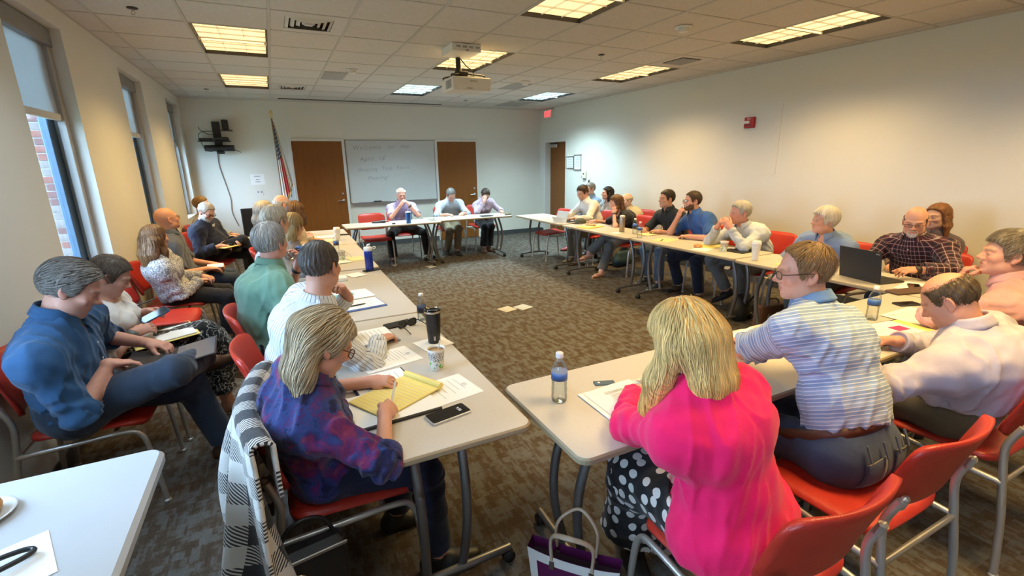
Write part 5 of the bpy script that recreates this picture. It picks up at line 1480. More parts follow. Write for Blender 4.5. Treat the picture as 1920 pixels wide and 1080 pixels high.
            d0, G = grad(P); d0 = np.clip(d0-ofs, -.02, .02); P = P-G*(d0[:, None])*.8
            l = (P-HC)@Rm.T/hs; bad = (l[:, 1] > .028) & (l[:, 2] < np.interp(l[:, 1], ZX, zs)-Hh.get('fringe', .006)) & (np.abs(l[:, 0]) < .09) & (l[:, 2] > -.13)
            if ztop is not None: bad |= l[:, 2] > ztop-.10*l[:, 1]*Hh.get('tilt', 1.0)+.012
            P = np.where(bad[:, None], Pold, P); poly.append(P.copy())
        nr.append(G); poly = np.stack(poly, 1); nr = np.stack(nr, 1); K = m_+1
        tg = np.gradient(poly, axis=1); tg /= np.linalg.norm(tg, axis=2, keepdims=True)+1e-9
        bn = np.cross(tg, nr); bn /= np.linalg.norm(bn, axis=2, keepdims=True)+1e-9
        w_ = Hh.get('w', .0019)*rs.uniform(.6, 1.3, n)[:, None]*np.linspace(1, .25, K)[None]
        ring = [poly+bn*w_[:, :, None], poly+nr*w_[:, :, None]*Hh.get('flat', .22), poly-bn*w_[:, :, None]]
        sv = np.stack(ring, 2).reshape(-1, 3)                # n,K,3
        base = (np.arange(n)*K*3)[:, None, None]; kk = (np.arange(K-1)*3)[None, :, None]; j = np.arange(3)[None, None, :]
        a = base+kk+j; b_ = base+kk+(j+1) % 3
        q = np.stack([a, b_, b_+3, a+3], 3).reshape(-1, 4)
        sc_ = np.repeat(rs.uniform(.80, 1.22, n), K*3)
        fs = np.concatenate([fs, q+len(vs)]); vs = np.concatenate([vs, sv]); cols = np.concatenate([cols, np.tile(sc_[:, None], (1, 3))])
    l = (vs-HC)@Rm.T/hs
    uv = np.stack([np.arctan2(l[:, 0], -l[:, 1])*22*Hh.get('streak', 1.0), l[:, 2]*9, l[:, 1]*6], 1)
    if Hh.get('tips'):
        w_ = np.clip((-l[:, 2]-Hh['tips'][1])/.12, 0, 1)[:, None]; cols = cols*(1-w_)+cols*np.array(Hh['tips'][0])*w_
    np_obj('hair', vs, fs, mat_hair('hair_%s' % '_'.join('%02d' % int(x*99) for x in col), col, Hh.get('var', .32)), o, root, cols=cols, uvw=uv)
def smax_np(a, b, k):
    h = np.clip(.5+.5*(a-b)/k, 0, 1); return b+(a-b)*h+k*h*(1-h)
def nv_rows(a): return a/(np.linalg.norm(a, axis=1, keepdims=True)+1e-9)
def beard(B, C, hp):
    """short beard: the lower face offset outward"""
    HC, Rm, hs = C['HC'], C['Rm'], C['hs']; t = B.get('t', .005); face = [p for p in hp if not p.sub][:11]
    def cutf(g, ax):
        X = ax[0][:, None, None]-HC[0]; Y = ax[1][None, :, None]-HC[1]; Z = ax[2][None, None, :]-HC[2]
        x, y, z = [(X*R_[0]+Y*R_[1]+Z*R_[2])/hs for R_ in Rm]
        top = np.interp(np.abs(x).ravel(), [0, .018, .026, .05, .075], B.get('top', [-.043, -.045, -.054, -.056, -.022])).reshape(x.shape)
        g = np.maximum(g, (z-top)*.8); g = np.maximum(g, (B.get('back', .0)-y)*.8); g = np.maximum(g, (-.118-z))
        if B.get('goatee'): g = np.maximum(g, np.abs(x)-.036)
        mouth = np.sqrt((x/.023)**2+((z+.0615)/.0085)**2)-1
        return np.maximum(g, -mouth*.009).astype(F32)
    vs, fs = mesh_sdf(face, max(.0042, C['hH']), (), t, lambda P: .0012*wav(P, 150, 3), (), cutf)
    l = (vs-HC)@Rm.T
    np_obj('beard', vs, fs, mat_hair('beard_%s' % '_'.join('%02d' % int(x*99) for x in B['color']), B['color'], .4), C['o'], C['root'], cols=np.full((len(vs), 3), .95), uvw=l*90)
def glasses(C, G):
    L, root, o = C['L'], np.array(C['root']), C['o']; b = MB(); v = lambda *a: Vector(L(*a)-root)
    r = G.get('r', .0017); mt = pm('spectacles_%s' % '_'.join('%02d' % int(x*99) for x in G.get('color', (.03, .02, .018))), G.get('color', (.03, .02, .018)), .35)
    lens = []
    for s in (-1, 1):
        ol = round_rect(.048, G.get('h', .032), .012, 3); pts = [v(s*.033+x, .1065-.010*abs((s*.033+x)/.06)**2, .001+z) for (x, z) in ol]
        b.tube(pts, r, 6, closed=True); lens.append(pts)
        b.tube([v(s*.057, .099, .008), v(s*.073, .085, .009), v(s*.083, .0, .012), v(s*.082, -.012, .010), v(s*.078, -.032, -.006)], r*1.1, 6)
    b.tube([v(-.010, .107, .005), v(0, .109, .008), v(.010, .107, .005)], r, 6)
    go = b.build('glasses', mt, o)
    for pts in lens: MB().add(pts, [tuple(range(len(pts)))]).build('lens', M_LENS, go)
# ---------------------------------------------------------------- the people
DN = (0, 0, -1)
def C(n, c, *a, **k): return mat_cloth('cloth_'+n, c, *a, **k)
GREY = (.33, .31, .285); WHITE = (.62, .58, .52); BROWN = (.075, .042, .024); BLACKH = (.018, .013, .011); DKBR = (.045, .027, .017)
BLOND = (.74, .48, .18); ASH = (.40, .31, .20); AUB = (.17, .07, .028)
JEANS = C('jeans', (.026, .040, .066)); DJEANS = C('dark_jeans', (.014, .02, .042)); BLACKP = C('black_trousers', (.012, .012, .014)); KHAKI = C('khaki', (.21, .165, .105)); GREYP = C('grey_trousers', (.12, .115, .105)); NAVYP = C('navy_trousers', (.012, .016, .03))
CL = dict(on=1); PEOPLE = {}
def P(key, **S):
    PEOPLE[key] = person(S)
# ---- window wall row
P('denim', label='person in a blue denim shirt typing on a laptop held in the lap', det=2, pos=(.115, -2.24), yaw=0, twist=-6, head=(.205, -2.31, 1.145), look=(8, -30, 6), g=1.13, shw=1.10, hs=1.06, seed=11, bow=.02,
  hair=dict(style='short', color=(.17, .15, .132), t=.015, zf=.088, recede=.012, side=-.012, ear=.03, nape=-.05, len=.085, sweep=(.2, -.5, -.2), crown=(-.03, .07, .10), down=.1, n=1500, w=.0032, mess=.5), skin=(.57, .30, .22), stubble=.35, lids=.25,
  shirt=dict(mat=C('denim', (.026, .080, .175)), sleeve='rolled', frac=.22, buttons=4, open=.03, ease=.014, fold=.009, tucked=False, hem=.03), collar=dict(gap=34, h=.036), pants=dict(mat=JEANS, ease=.013), shoe=(.075, .036, .018),
  hR=((.275, -2.33, .775), (1, .55, -.30), (0, -.1, -1), .28, (-.5, -.85, -.45)), hL=((.365, -2.02, .755), (1, -.40, -.2), DN, .45, (-.1, .8, -.6)),
  fL=((.63, -2.06, .087), (1, -.12, 0), (.5, 0, 1)), fR=((.60, -1.98, .615), (.75, .62, -.05), (.35, -1, .35)))
P('phonelady', label='person in a white top checking a phone over a yellow folder', sex='f', det=2, pos=(.15, -1.56), yaw=0, head=(.165, -1.62, 1.064), look=(4, -30, 0), seed=12, bow=.045, sc=.95, lids=.3,
  hair=dict(style='short', color=(.105, .078, .058), t=.015, zf=.082, nape=-.07, side=-.03, len=.07, sweep=(0, .35, 0)), skin=(.58, .31, .225),
  shirt=dict(mat=C('white_top', (.68, .67, .66)), sleeve='short', frac=.9, scoop=1.0, tucked=False, ease=.012), pants=dict(kind='skirt', mat=C('leaf_skirt', (.012, .014, .016), 'floral', (.40, .40, .38), scale=11, width=.035), len=.8, flare=.01), bare=True, sandal=(.45, .36, .27),
  watch=[('R', (.10, .11, .10), .018)],
  hR=((.245, -1.735, .745), (.9, .45, .1), (-.2, .6, -.6), .45, (-.3, -.7, -.7)), hL=((.27, -1.50, .80), (.9, -.3, .1), (.1, -.7, -.6), .55, (-.1, .8, -.6)),
  fL=((.60, -1.47, .09), (1, -.2, 0)), fR=((.70, -1.33, .285), (.9, .15, -.30), (.6, -.2, 1)))
P('blouse', label='person with long light brown hair in a patterned blouse', sex='f', det=1, pos=(.15, .10), yaw=4, head=(.105, -.02, 1.075), look=(48, 2, 0), seed=13, bow=.03, noeyes=True,
  hair=dict(style='long', color=(.21, .105, .045), t=.016, len=.16, steps=10, down=1.1, nape=-.09, n=500, hang=[((0, -.07, 0), (0, -.105, -.26), .058, .045, 1.75), ((-.066, -.02, 0), (-.082, .0, -.22), .026, .022, 1), ((.066, -.02, 0), (.082, .0, -.24), .028, .022, 1)]), skin=(.58, .33, .24),
  shirt=dict(mat=C('blouse', (.52, .50, .47), 'floral', (.16, .16, .18), scale=17, width=.09), sleeve='long', tucked=False, ease=.017, fold=.008), pants=dict(mat=BLACKP), shoe=(.015, .015, .016), wsole=True,
  hR=((.345, .06, .655), (.8, .6, -.1), DN, .45), hL=((.36, .24, .655), (.8, -.5, -.1), DN, .5), fR=((.50, .05, .087), (1, -.05, 0)), fL=((.50, .30, .087), (1, .1, 0)))
P('baldgrey', label='bald person with glasses in a grey short-sleeved shirt', det=1, pos=(.14, .76), yaw=4, head=(.085, .72, 1.172), look=(32, 12, 0), g=1.05, seed=14, skin=(.62, .30, .175), hair=dict(style='bald', color=(.10, .07, .05)), glasses=dict(color=(.02, .02, .02)),
  shirt=dict(mat=C('slate_shirt', (.085, .095, .115)), sleeve='short', frac=.85, tucked=False), collar=CL, pants=dict(mat=JEANS), shoe=(.02, .02, .022),
  hR=((.36, .60, .66), (.95, .25, -.1), DN, .4), hL=((.38, .86, .66), (.9, -.35, -.1), DN, .5), fR=((.56, .72, .087), (1, 0, 0)), fL=((.56, .95, .087), (1, .1, 0)))
P('navytop', label='person with white hair and beard in a navy pullover writing on a pad', det=1, pos=(.25, 2.24), yaw=-22, head=(.262, 2.16, 1.112), look=(-38, -30, 4), g=1.14, belly=1.05, seed=15, skin=(.60, .36, .28), glasses=dict(color=(.02, .02, .025)), lids=.3, beard=dict(color=(.52, .49, .45)),
  hair=dict(style='short', color=(.45, .40, .34), t=.010, zf=.09, len=.03), shirt=dict(mat=C('navy_top', (.012, .016, .036)), sleeve='three', frac=.75, tucked=False, ease=.014), pants=dict(mat=BLACKP), shoe=(.30, .29, .28),
  hR=((.38, 1.93, .70), (.9, .3, -.15), DN, .5), hL=((.52, 2.12, .73), (.6, -.8, -.1), DN, .55), fL=((.66, 2.56, .087), (.9, .1, 0)), fR=((.66, 2.50, .60), (.55, .8, .02), (.2, -1, .4)))
P('cornerhead', label='person with light brown hair half hidden behind the navy pullover', det=0, pos=(.17, 3.25), yaw=-10, head=(.105, 3.18, 1.14), look=(-10, 0, 0), seed=16, hair=dict(style='short', color=(.24, .14, .06), len=.03), shirt=dict(mat=C('tan_shirt', (.35, .30, .24))), pants=dict(mat=BLACKP),
  hR=((.40, 3.10, .66), (1, .2, 0), DN, .4), hL=((.40, 3.38, .66), (1, -.2, 0), DN, .4), fR=((.58, 3.12, .087), (1, 0, 0)), fL=((.58, 3.38, .087), (1, 0, 0)))
# ---- left table row
P('tiedye', label='person in a tie-dye blouse writing on a yellow pad', sex='f', det=2, pos=(1.115, -3.26), yaw=0, twist=4, head=(1.165, -3.415, 1.085), look=(16, -33, 0), seed=21, bow=.05, g=.93, sc=.90, glasses=dict(color=(.10, .03, .02), r=.002), lids=.2,
  hair=dict(style='long', color=(.43, .33, .205), t=.016, zf=.074, nape=-.09, ear=.026, len=.15, steps=11, down=.9, n=2000, w=.0036, wave=.10, mess=.35, sweep=(0, -.5, 0), crown=(0, .055, .10), hang=[((0, -.082, .03), (.0, -.125, -.205), .050, .026, 1.75), ((.045, -.075, .02), (.052, -.112, -.20), .030, .020, 1), ((-.055, -.055, .02), (-.068, -.075, -.20), .030, .020, 1)]), skin=(.60, .32, .225),
  shirt=dict(mat=C('tiedye', (.2, .1, .4), 'tiedye', scale=7.0), sleeve='rolled', frac=.22, cuff=.006, tucked=False, ease=.016, fold=.010, hem=.05), collar=dict(gap=30, h=.022), pants=dict(mat=DJEANS), shoe=(.015, .013, .012),
  hR=((1.335, -3.46, .802), (.55, .8, -.12), (-.55, .35, -.6), .5, (-.35, -.9, -.22), dict(thumb=.7)), hL=((1.345, -3.13, .78), (.82, -.45, .05), (.2, .3, -.8), .5, (0, .8, -.7), dict(thumb=.6)),
  fR=((1.50, -3.42, .087), (1, -.1, 0)), fL=((1.40, -3.10, .087), (1, .1, 0)))
P('stripes', label='person in a white striped shirt resting chin on a fist', det=2, pos=(1.06, -2.62), yaw=0, twist=12, head=(1.232, -2.69, 1.205), look=(52, -4, 0), seed=22, bow=.05, noeyes=True,
  hair=dict(style='short', color=(.085, .072, .064), t=.007, zf=.086, nape=-.045, ear=.03, side=-.005, len=.022, n=900, w=.0016, fly=.4), skin=(.58, .31, .22),
  shirt=dict(mat=C('stripe_white', (.64, .66, .68), 'vstripe', (.12, .16, .26), scale=62, width=.16), sleeve='long', frac=.95, fold=.008), collar=dict(gap=30, up=.012, h=.024), pants=dict(mat=DJEANS), belt=True,
  hR=((1.47, -2.64, .777), (.85, .5, -.05), (-.1, -.1, -1), .75, (.1, -.8, -.6)), hL=((1.365, -2.43, .975), (-.35, -.32, .85), (-.75, -.35, -.4), .85, (.4, .6, -.8)),
  fR=((1.42, -2.75, .087), (1, 0, 0)), fL=((1.42, -2.5, .087), (1, 0, 0)))
P('greenpolo', label='person in a green polo shirt drinking from a water bottle', det=2, pos=(.92, -1.84), yaw=2, twist=14, head=(1.022, -1.80, 1.212), look=(48, 2, 0), seed=23, g=1.08, belly=1.0, bow=.04, noeyes=True,
  hair=dict(style='short', color=(.38, .36, .335), t=.014, zf=.085, nape=-.06, len=.05, n=1600, w=.002, mess=.6, dense=1.2), skin=(.60, .29, .21),
  shirt=dict(mat=C('green_polo', (.135, .255, .19)), sleeve='short', frac=.9, tucked=False, ease=.014, fold=.007), collar=dict(gap=30, h=.03), pants=dict(mat=BLACKP), watch=[('L', (.02, .02, .02), .014)],
  hR=((1.28, -2.05, .775), (.9, .3, 0), DN, .5), hL=((1.155, -1.61, 1.005), (.15, -.1, .95), (-.7, -.5, .2), .5, (.5, .7, -.6)), fR=((1.30, -1.95, .087), (1, 0, 0)), fL=((1.30, -1.65, .087), (1, 0, 0)))
P('beyondgreen', label='grey-haired person mostly hidden just beyond the green polo', det=0, pos=(1.04, -.92), yaw=2, head=(1.062, -.85, 1.243), look=(40, 0, 0), seed=24, noeyes=True, hair=dict(style='short', color=(.34, .29, .22), t=.018, len=.05, n=150), shirt=dict(mat=C('grey_tee', (.32, .33, .35)), sleeve='long'), pants=dict(mat=BLACKP),
  hR=((1.30, -1.05, .775), (.9, .3, 0), DN, .5), hL=((1.32, -.75, .775), (.9, -.3, 0), DN, .5), fR=((1.35, -1.05, .087), (1, 0, 0)), fL=((1.35, -.8, .087), (1, 0, 0)))
P('goldblonde', label='golden-haired person seen over the grey head in the window side row', sex='f', det=1, pos=(1.10, -.31), yaw=2, head=(1.194, -.30, 1.131), look=(50, -10, 0), seed=25, noeyes=True, hair=dict(style='long', color=(.31, .205, .085), t=.018, len=.1, steps=8, down=.8, nape=-.09, hang=[((0, -.06, 0), (0, -.09, -.14), .052, .045, 1.5)]), shirt=dict(mat=C('taupe_top', (.20, .17, .15)), sleeve='long'), pants=dict(mat=BLACKP),
  hR=((1.34, -.42, .775), (.9, .3, 0), DN, .5), hL=((1.36, -.15, .775), (.9, -.3, 0), DN, .5), fR=((1.40, -.42, .087), (1, 0, 0)), fL=((1.40, -.18, .087), (1, 0, 0)))
P('ashbob', label='person with an ash blonde bob closest to the television', sex='f', det=1, pos=(.99, .43), yaw=2, head=(.965, .45, 1.20), look=(45, 0, 0), seed=26, noeyes=True, hair=dict(style='long', color=(.38, .33, .26), t=.020, len=.1, steps=8, down=.9, nape=-.09, hang=[((0, -.06, 0), (0, -.085, -.13), .056, .05, 1.55), ((.06, -.02, 0), (.085, -.01, -.12), .03, .03, 1)]), shirt=dict(mat=C('dark_top', (.05, .05, .06)), sleeve='long'), pants=dict(mat=BLACKP),
  hR=((1.32, .30, .775), (.9, .3, 0), DN, .5), hL=((1.32, .60, .775), (.9, -.3, 0), DN, .5), fR=((1.35, .32, .087), (1, 0, 0)), fL=((1.35, .56, .087), (1, 0, 0)))
P('beigejacket', label='person with wavy auburn hair in a beige jacket leaning on the table', sex='f', det=1, pos=(1.12, 1.03), yaw=4, twist=14, head=(1.272, 1.05, 1.143), look=(62, -5, 0), seed=27, noeyes=True, bow=.05, hair=dict(style='long', color=(.135, .066, .028), t=.022, len=.09, steps=8, down=.7, mess=2.5, rough=1.8, nape=-.09, hang=[((0, -.05, 0), (0, -.075, -.15), .06, .05, 1.45), ((.065, -.02, 0), (.09, 0, -.14), .035, .03, 1)]), shirt=dict(mat=C('beige_jacket', (.46, .36, .25)), sleeve='long', tucked=False, ease=.018, name='jacket'), pants=dict(mat=BLACKP),
  hR=((1.44, .95, .777), (.8, .6, 0), DN, .15), hL=((1.45, 1.30, .777), (.8, -.4, 0), DN, .3), fR=((1.42, .9, .087), (1, 0, 0)), fL=((1.42, 1.15, .087), (1, 0, 0)))
P('baldcorner', label='balding person partly hidden behind the auburn hair', det=0, pos=(1.08, 1.82), yaw=0, head=(1.150, 1.82, 1.188), look=(20, 0, 0), seed=28, noeyes=True, hair=dict(style='short', color=(.55, .52, .48), ztop=.045, len=.02), skin=(.62, .37, .28), shirt=dict(mat=C('sky_shirt', (.16, .25, .42)), sleeve='long'), collar=CL, pants=dict(mat=BLACKP),
  hR=((1.36, 1.7, .777), (.9, .3, 0), DN, .5), hL=((1.36, 1.98, .777), (.9, -.3, 0), DN, .5), fR=((1.40, 1.72, .087), (1, 0, 0)), fL=((1.40, 1.95, .087), (1, 0, 0)))
# ---- row before the whiteboard
P('lavender', label='white-haired person in a lavender shirt with hands clasped under the chin', det=1, pos=(3.06, 3.46), yaw=-90, head=(3.042, 3.27, 1.150), look=(-92, -10, 0), seed=31, bow=.03, skin=(.60, .31, .235), lids=.4, hair=dict(style='short', color=(.62, .59, .55), ztop=.075, t=.013, len=.025, side=-.03, ear=.01, nape=-.07), watch=[('L', (.02, .02, .02), .014)],
  shirt=dict(mat=C('lavender', (.40, .34, .58)), sleeve='short', frac=.85, buttons=3), collar=CL, pants=dict(mat=BLACKP, leg=.065), belt=True, wsole=True,
  hR=((2.965, 3.06, .985), (.55, -.1, .75), (.75, .5, -.3), .6, (-.6, -.2, -.8)), hL=((3.11, 3.06, .985), (-.55, -.1, .75), (-.75, .5, -.3), .6, (.6, -.2, -.8)), fR=((2.78, 3.05, .087), (-.2, -1, 0), (-.35, -.5, 1)), fL=((3.38, 2.98, .087), (.25, -1, 0), (.4, -.5, 1)))
P('paleblue', label='grey-haired person in a pale blue shirt writing before the second door', det=1, pos=(4.02, 3.64), yaw=-90, head=(3.985, 3.37, 1.10), look=(-88, -38, -6), seed=32, bow=.05, g=1.05, skin=(.60, .33, .25), lids=.15, glasses=dict(color=(.10, .08, .07)), hair=dict(style='short', color=(.17, .16, .15), zf=.092, t=.011, len=.03),
  shirt=dict(mat=C('pale_blue', (.42, .50, .62)), sleeve='rolled', frac=.35, buttons=3), collar=CL, pants=dict(mat=KHAKI), shoe=(.02, .014, .012),
  hR=((3.80, 3.10, .777), (.55, -.75, 0), DN, .45, (-.8, 0, -.6)), hL=((4.08, 3.10, .777), (-.4, -.85, 0), DN, .35, (.8, 0, -.6)), fR=((3.88, 3.42, .087), (-.1, -1, 0)), fL=((4.02, 3.25, .087), (.0, -1, 0)))
P('lilac', label='person in a lilac shirt holding their forehead and writing', sex='f', det=1, pos=(4.74, 3.64), yaw=-90, head=(4.655, 3.34, 1.072), look=(-92, -36, 10), seed=33, bow=.05, lids=.1, hair=dict(style='short', color=(.055, .035, .022), t=.015, nape=-.05, len=.06, sweep=(0, -.8, 0), crown=(0, .08, .09), hang=[]), skin=(.60, .35, .27),
  shirt=dict(mat=C('lilac', (.50, .40, .52)), sleeve='long', frac=.85, tucked=False), collar=CL, pants=dict(mat=BLACKP, leg=.07), shoe=(.12, .06, .035),
  hR=((4.555, 3.165, .965), (.35, .25, .8), (.5, .7, -.1), .2, (-.6, -.5, -.8)), hL=((4.86, 3.08, .777), (-.1, -1, 0), DN, .5, (.8, 0, -.6)), fR=((4.56, 3.25, .087), (-.3, -1, 0)), fL=((4.68, 3.28, .087), (.2, -1, 0)))
# ---- long wall table row
P('tablet', label='dark-haired person in a white shirt behind the tablet', det=1, pos=(5.84, 1.46), yaw=180, head=(5.62, 1.52, 1.158), look=(192, -18, 0), seed=41, bow=.045, hair=dict(style='short', color=(.05, .028, .016), t=.016, len=.045, sweep=(.3, .4, 0)), skin=(.58, .33, .25),
  shirt=dict(mat=C('white_shirt', (.66, .64, .62)), sleeve='long'), collar=CL, pants=dict(mat=C('olive', (.13, .11, .075))), shoe=(.20, .13, .07),
  hR=((5.26, 1.52, .80), (-1, -.3, 0), (0, -.6, -.7), .5), hL=((5.30, 1.28, .785), (-1, .25, 0), DN, .5), fR=((5.50, 1.60, .087), (-1, .0, 0)), fL=((5.46, 1.36, .087), (-1, 0, 0)))
P('blackblouse', label='brown-haired person in a black top resting a cheek on one hand', sex='f', det=1, pos=(5.80, .48), yaw=180, twist=170, head=(5.55, .556, 1.056), look=(158, -12, -10), seed=42, bow=.05, hair=dict(style='long', color=(.12, .06, .028), t=.019, len=.11, steps=9, down=.9, nape=-.09, tips=((2.2, 1.7, 1.2), .03), hang=[((0, -.06, 0), (0, -.085, -.16), .055, .04, 1.5), ((-.065, -.01, 0), (-.085, .02, -.15), .03, .02, 1), ((.065, -.01, 0), (.085, .02, -.15), .03, .02, 1)]), skin=(.60, .33, .25), watch=[('L', (.02, .02, .02), .012)],
  shirt=dict(mat=C('black_top', (.016, .016, .018)), sleeve='short', frac=.8, tucked=False, scoop=.7), pants=dict(mat=GREYP, leg=.062), bare=True, sandal=(.35, .22, .13),
  hL=((5.455, .475, .925), (.15, .25, .9), (.7, .5, .1), .35, (-.5, -.6, -.8)), hR=((5.40, .86, .777), (-.75, .55, 0), DN, .45, (.2, .9, -.5)), fR=((5.24, .45, .09), (-1, -.1, 0), (-.5, 0, 1)), fL=((5.28, .82, .31), (-.95, .25, -.25), (-.6, .1, 1)))
P('blackpolo', label='dark-haired person in a black polo gazing across the room', det=1, pos=(5.94, -.30), yaw=180, head=(5.72, -.275, 1.158), look=(168, 2, 0), seed=43, hair=dict(style='short', color=(.035, .022, .014), t=.012, len=.03), skin=(.50, .27, .175), shirt=dict(mat=C('black_polo', (.018, .022, .024)), sleeve='short', frac=.85), collar=CL, pants=dict(mat=C('light_jeans', (.10, .13, .17))), shoe=(.05, .07, .09), wsole=True,
  hR=((5.40, -.20, .777), (-.5, -.8, 0), DN, .5), hL=((5.43, -.47, .777), (-.4, .85, 0), DN, .5), fR=((5.62, -.12, .087), (-1, .1, 0)), fL=((5.50, -.45, .087), (-1, 0, 0)))
P('bluepolo', label='bearded person with glasses in a blue polo, knuckles at the mouth', det=1, pos=(5.86, -.96), yaw=180, head=(5.62, -.806, 1.168), look=(158, 2, 0), seed=44, g=1.1, belly=.9, twist=168, glasses=dict(color=(.08, .03, .02)), beard=dict(color=(.09, .05, .028), t=.004), hair=dict(style='short', color=(.06, .034, .02), t=.010, len=.025), skin=(.60, .31, .215), shirt=dict(mat=C('blue_polo', (.035, .10, .30)), sleeve='short', frac=.85), collar=CL, pants=dict(mat=NAVYP), shoe=(.06, .04, .03),
  hR=((5.475, -.74, .985), (.15, -.25, .9), (.85, -.1, -.3), .75, (-.5, .5, -.8)), hL=((5.42, -.98, .777), (-.35, .9, 0), DN, .5, (-.2, -.8, -.6)), fR=((5.66, -.66, .087), (-.9, .35, 0)), fL=((5.52, -1.12, .087), (-1, 0, 0)))
P('clasped', label='grey-haired person in a pale shirt with clasped hands at the mouth', det=1, pos=(5.80, -1.64), yaw=180, head=(5.48, -1.594, 1.102), look=(160, -2, 0), seed=45, bow=.055, hair=dict(style='short', color=(.46, .42, .35), t=.018, len=.05, sweep=(0, .3, 0)), skin=(.62, .30, .22), shirt=dict(mat=C('ice_shirt', (.46, .50, .56)), sleeve='long', frac=.9), collar=CL, pants=dict(mat=GREYP), shoe=(.02, .02, .02),
  hR=((5.275, -1.50, .965), (-.2, -.55, .75), (.6, -.6, -.2), .55, (-.3, .6, -.8)), hL=((5.29, -1.645, .965), (-.2, .55, .75), (.6, .6, -.2), .55, (-.3, -.6, -.8)), fR=((5.62, -1.42, .20), (-.8, .4, -.35), (-.6, .3, 1)), fL=((5.46, -1.75, .087), (-1, 0, 0)))
P('whitehair', label='white-haired person in a blue button-down shirt looking away', det=1, pos=(5.82, -2.42), yaw=180, twist=175, head=(5.55, -2.432, 1.098), look=(152, 2, 0), seed=46, bow=.05, g=1.05, hair=dict(style='short', color=(.68, .62, .52), t=.024, nape=-.08, side=-.04, zf=.066, ear=.0, len=.07, n=450, sweep=(.2, .4, 0)), skin=(.62, .33, .24), shirt=dict(mat=C('oxford_blue', (.17, .24, .42)), sleeve='long', buttons=2, open=.02), collar=CL, pants=dict(mat=GREYP),
  hR=((5.36, -2.28, .777), (-.8, -.4, 0), DN, .5), hL=((5.38, -2.58, .777), (-.8, .4, 0), DN, .5), fR=((5.50, -2.3, .087), (-1, 0, 0)), fL=((5.50, -2.55, .087), (-1, 0, 0)))
P('plaid', label='person with glasses and a goatee in a dark red plaid shirt', det=2, pos=(5.95, -3.08), yaw=180, head=(5.68, -3.066, 1.145), look=(200, -14, 0), seed=47, g=1.14, belly=1.0, bow=.04, glasses=dict(color=(.02, .02, .022), h=.026), beard=dict(color=(.50, .42, .35), goatee=True, t=.004), hair=dict(style='short', color=(.11, .075, .05), ztop=.040, t=.004, len=.012, n=300, w=.001), skin=(.63, .32, .21), lids=.3, watch=[('L', (.03, .018, .015), .02)],
  shirt=dict(mat=C('plaid', (.085, .012, .018), 'plaid', (.50, .44, .42), (.012, .010, .02), scale=26, width=.45), sleeve='rolled', frac=.75, buttons=3, ease=.013, fold=.007), collar=dict(gap=30), pants=dict(mat=DJEANS),
  hR=((5.39, -2.90, .80), (-1, -.2, -.1), DN, .4), hL=((5.40, -3.24, .815), (-1, .3, .05), (0, .3, -.9), .45, (0, -1, -.4)), fR=((5.55, -2.95, .087), (-1, 0, 0)), fL=((5.55, -3.2, .087), (-1, 0, 0)))
# ---- against the long wall
P('wallblue', label='person in a pale blue shirt against the wall, hidden behind the white shirt', det=0, pos=(6.52, 2.42), yaw=180, head=(6.40, 2.405, 1.150), look=(185, 0, 0), seed=51, hair=dict(style='short', color=(.22, .19, .16), len=.03), shirt=dict(mat=C('steel_blue', (.20, .30, .45)), sleeve='long'), collar=CL, pants=dict(mat=GREYP), shoe=(.25, .03, .03),
  hR=((6.22, 2.55, .66), (-1, -.2, 0), DN, .4), hL=((6.22, 2.28, .66), (-1, .2, 0), DN, .4), fR=((6.05, 2.55, .087), (-1, 0, 0)), fL=((6.05, 2.3, .087), (-1, 0, 0)))
P('cardigan', label='black-haired person in a striped grey cardigan against the wall', sex='f', det=1, pos=(6.46, 1.80), yaw=180, head=(6.32, 1.766, 1.104), look=(160, 4, 0), seed=52, noeyes=True, hair=dict(style='long', color=(.012, .009, .008), t=.016, len=.12, steps=8, down=1.0, nape=-.09, hang=[((0, -.06, 0), (0, -.09, -.14), .055, .045, 1.55), ((-.065, -.015, 0), (-.08, .0, -.12), .026, .022, 1)]), skin=(.60, .34, .25), shirt=dict(mat=C('cardigan', (.52, .52, .52), 'hstripe', (.16, .17, .18), scale=55, width=.4), sleeve='long', tucked=False, open=.12, name='cardigan'), pants=dict(mat=BLACKP),
  hR=((6.16, 1.9, .70), (-.6, -.7, 0), DN, .4), hL=((6.16, 1.68, .70), (-.6, .7, 0), DN, .4), fR=((6.0, 1.9, .087), (-1, 0, 0)), fL=((6.0, 1.68, .087), (-1, 0, 0)))
P('wallbeige', label='balding person in beige against the wall behind the black top', det=0, pos=(6.46, 1.18), yaw=180, head=(6.28, 1.205, 1.02), look=(175, -5, 0), seed=53, hair=dict(style='short', color=(.50, .44, .36), ztop=.05, len=.02), skin=(.62, .42, .32), shirt=dict(mat=C('beige_shirt', (.52, .45, .33)), sleeve='long', tucked=False), collar=CL, pants=dict(mat=KHAKI),
  hR=((6.10, 1.28, .66), (-1, -.2, 0), DN, .4), hL=((6.10, 1.05, .66), (-1, .2, 0), DN, .4), fR=((6.0, 1.3, .087), (-1, 0, 0)), fL=((6.0, 1.05, .087), (-1, 0, 0)))
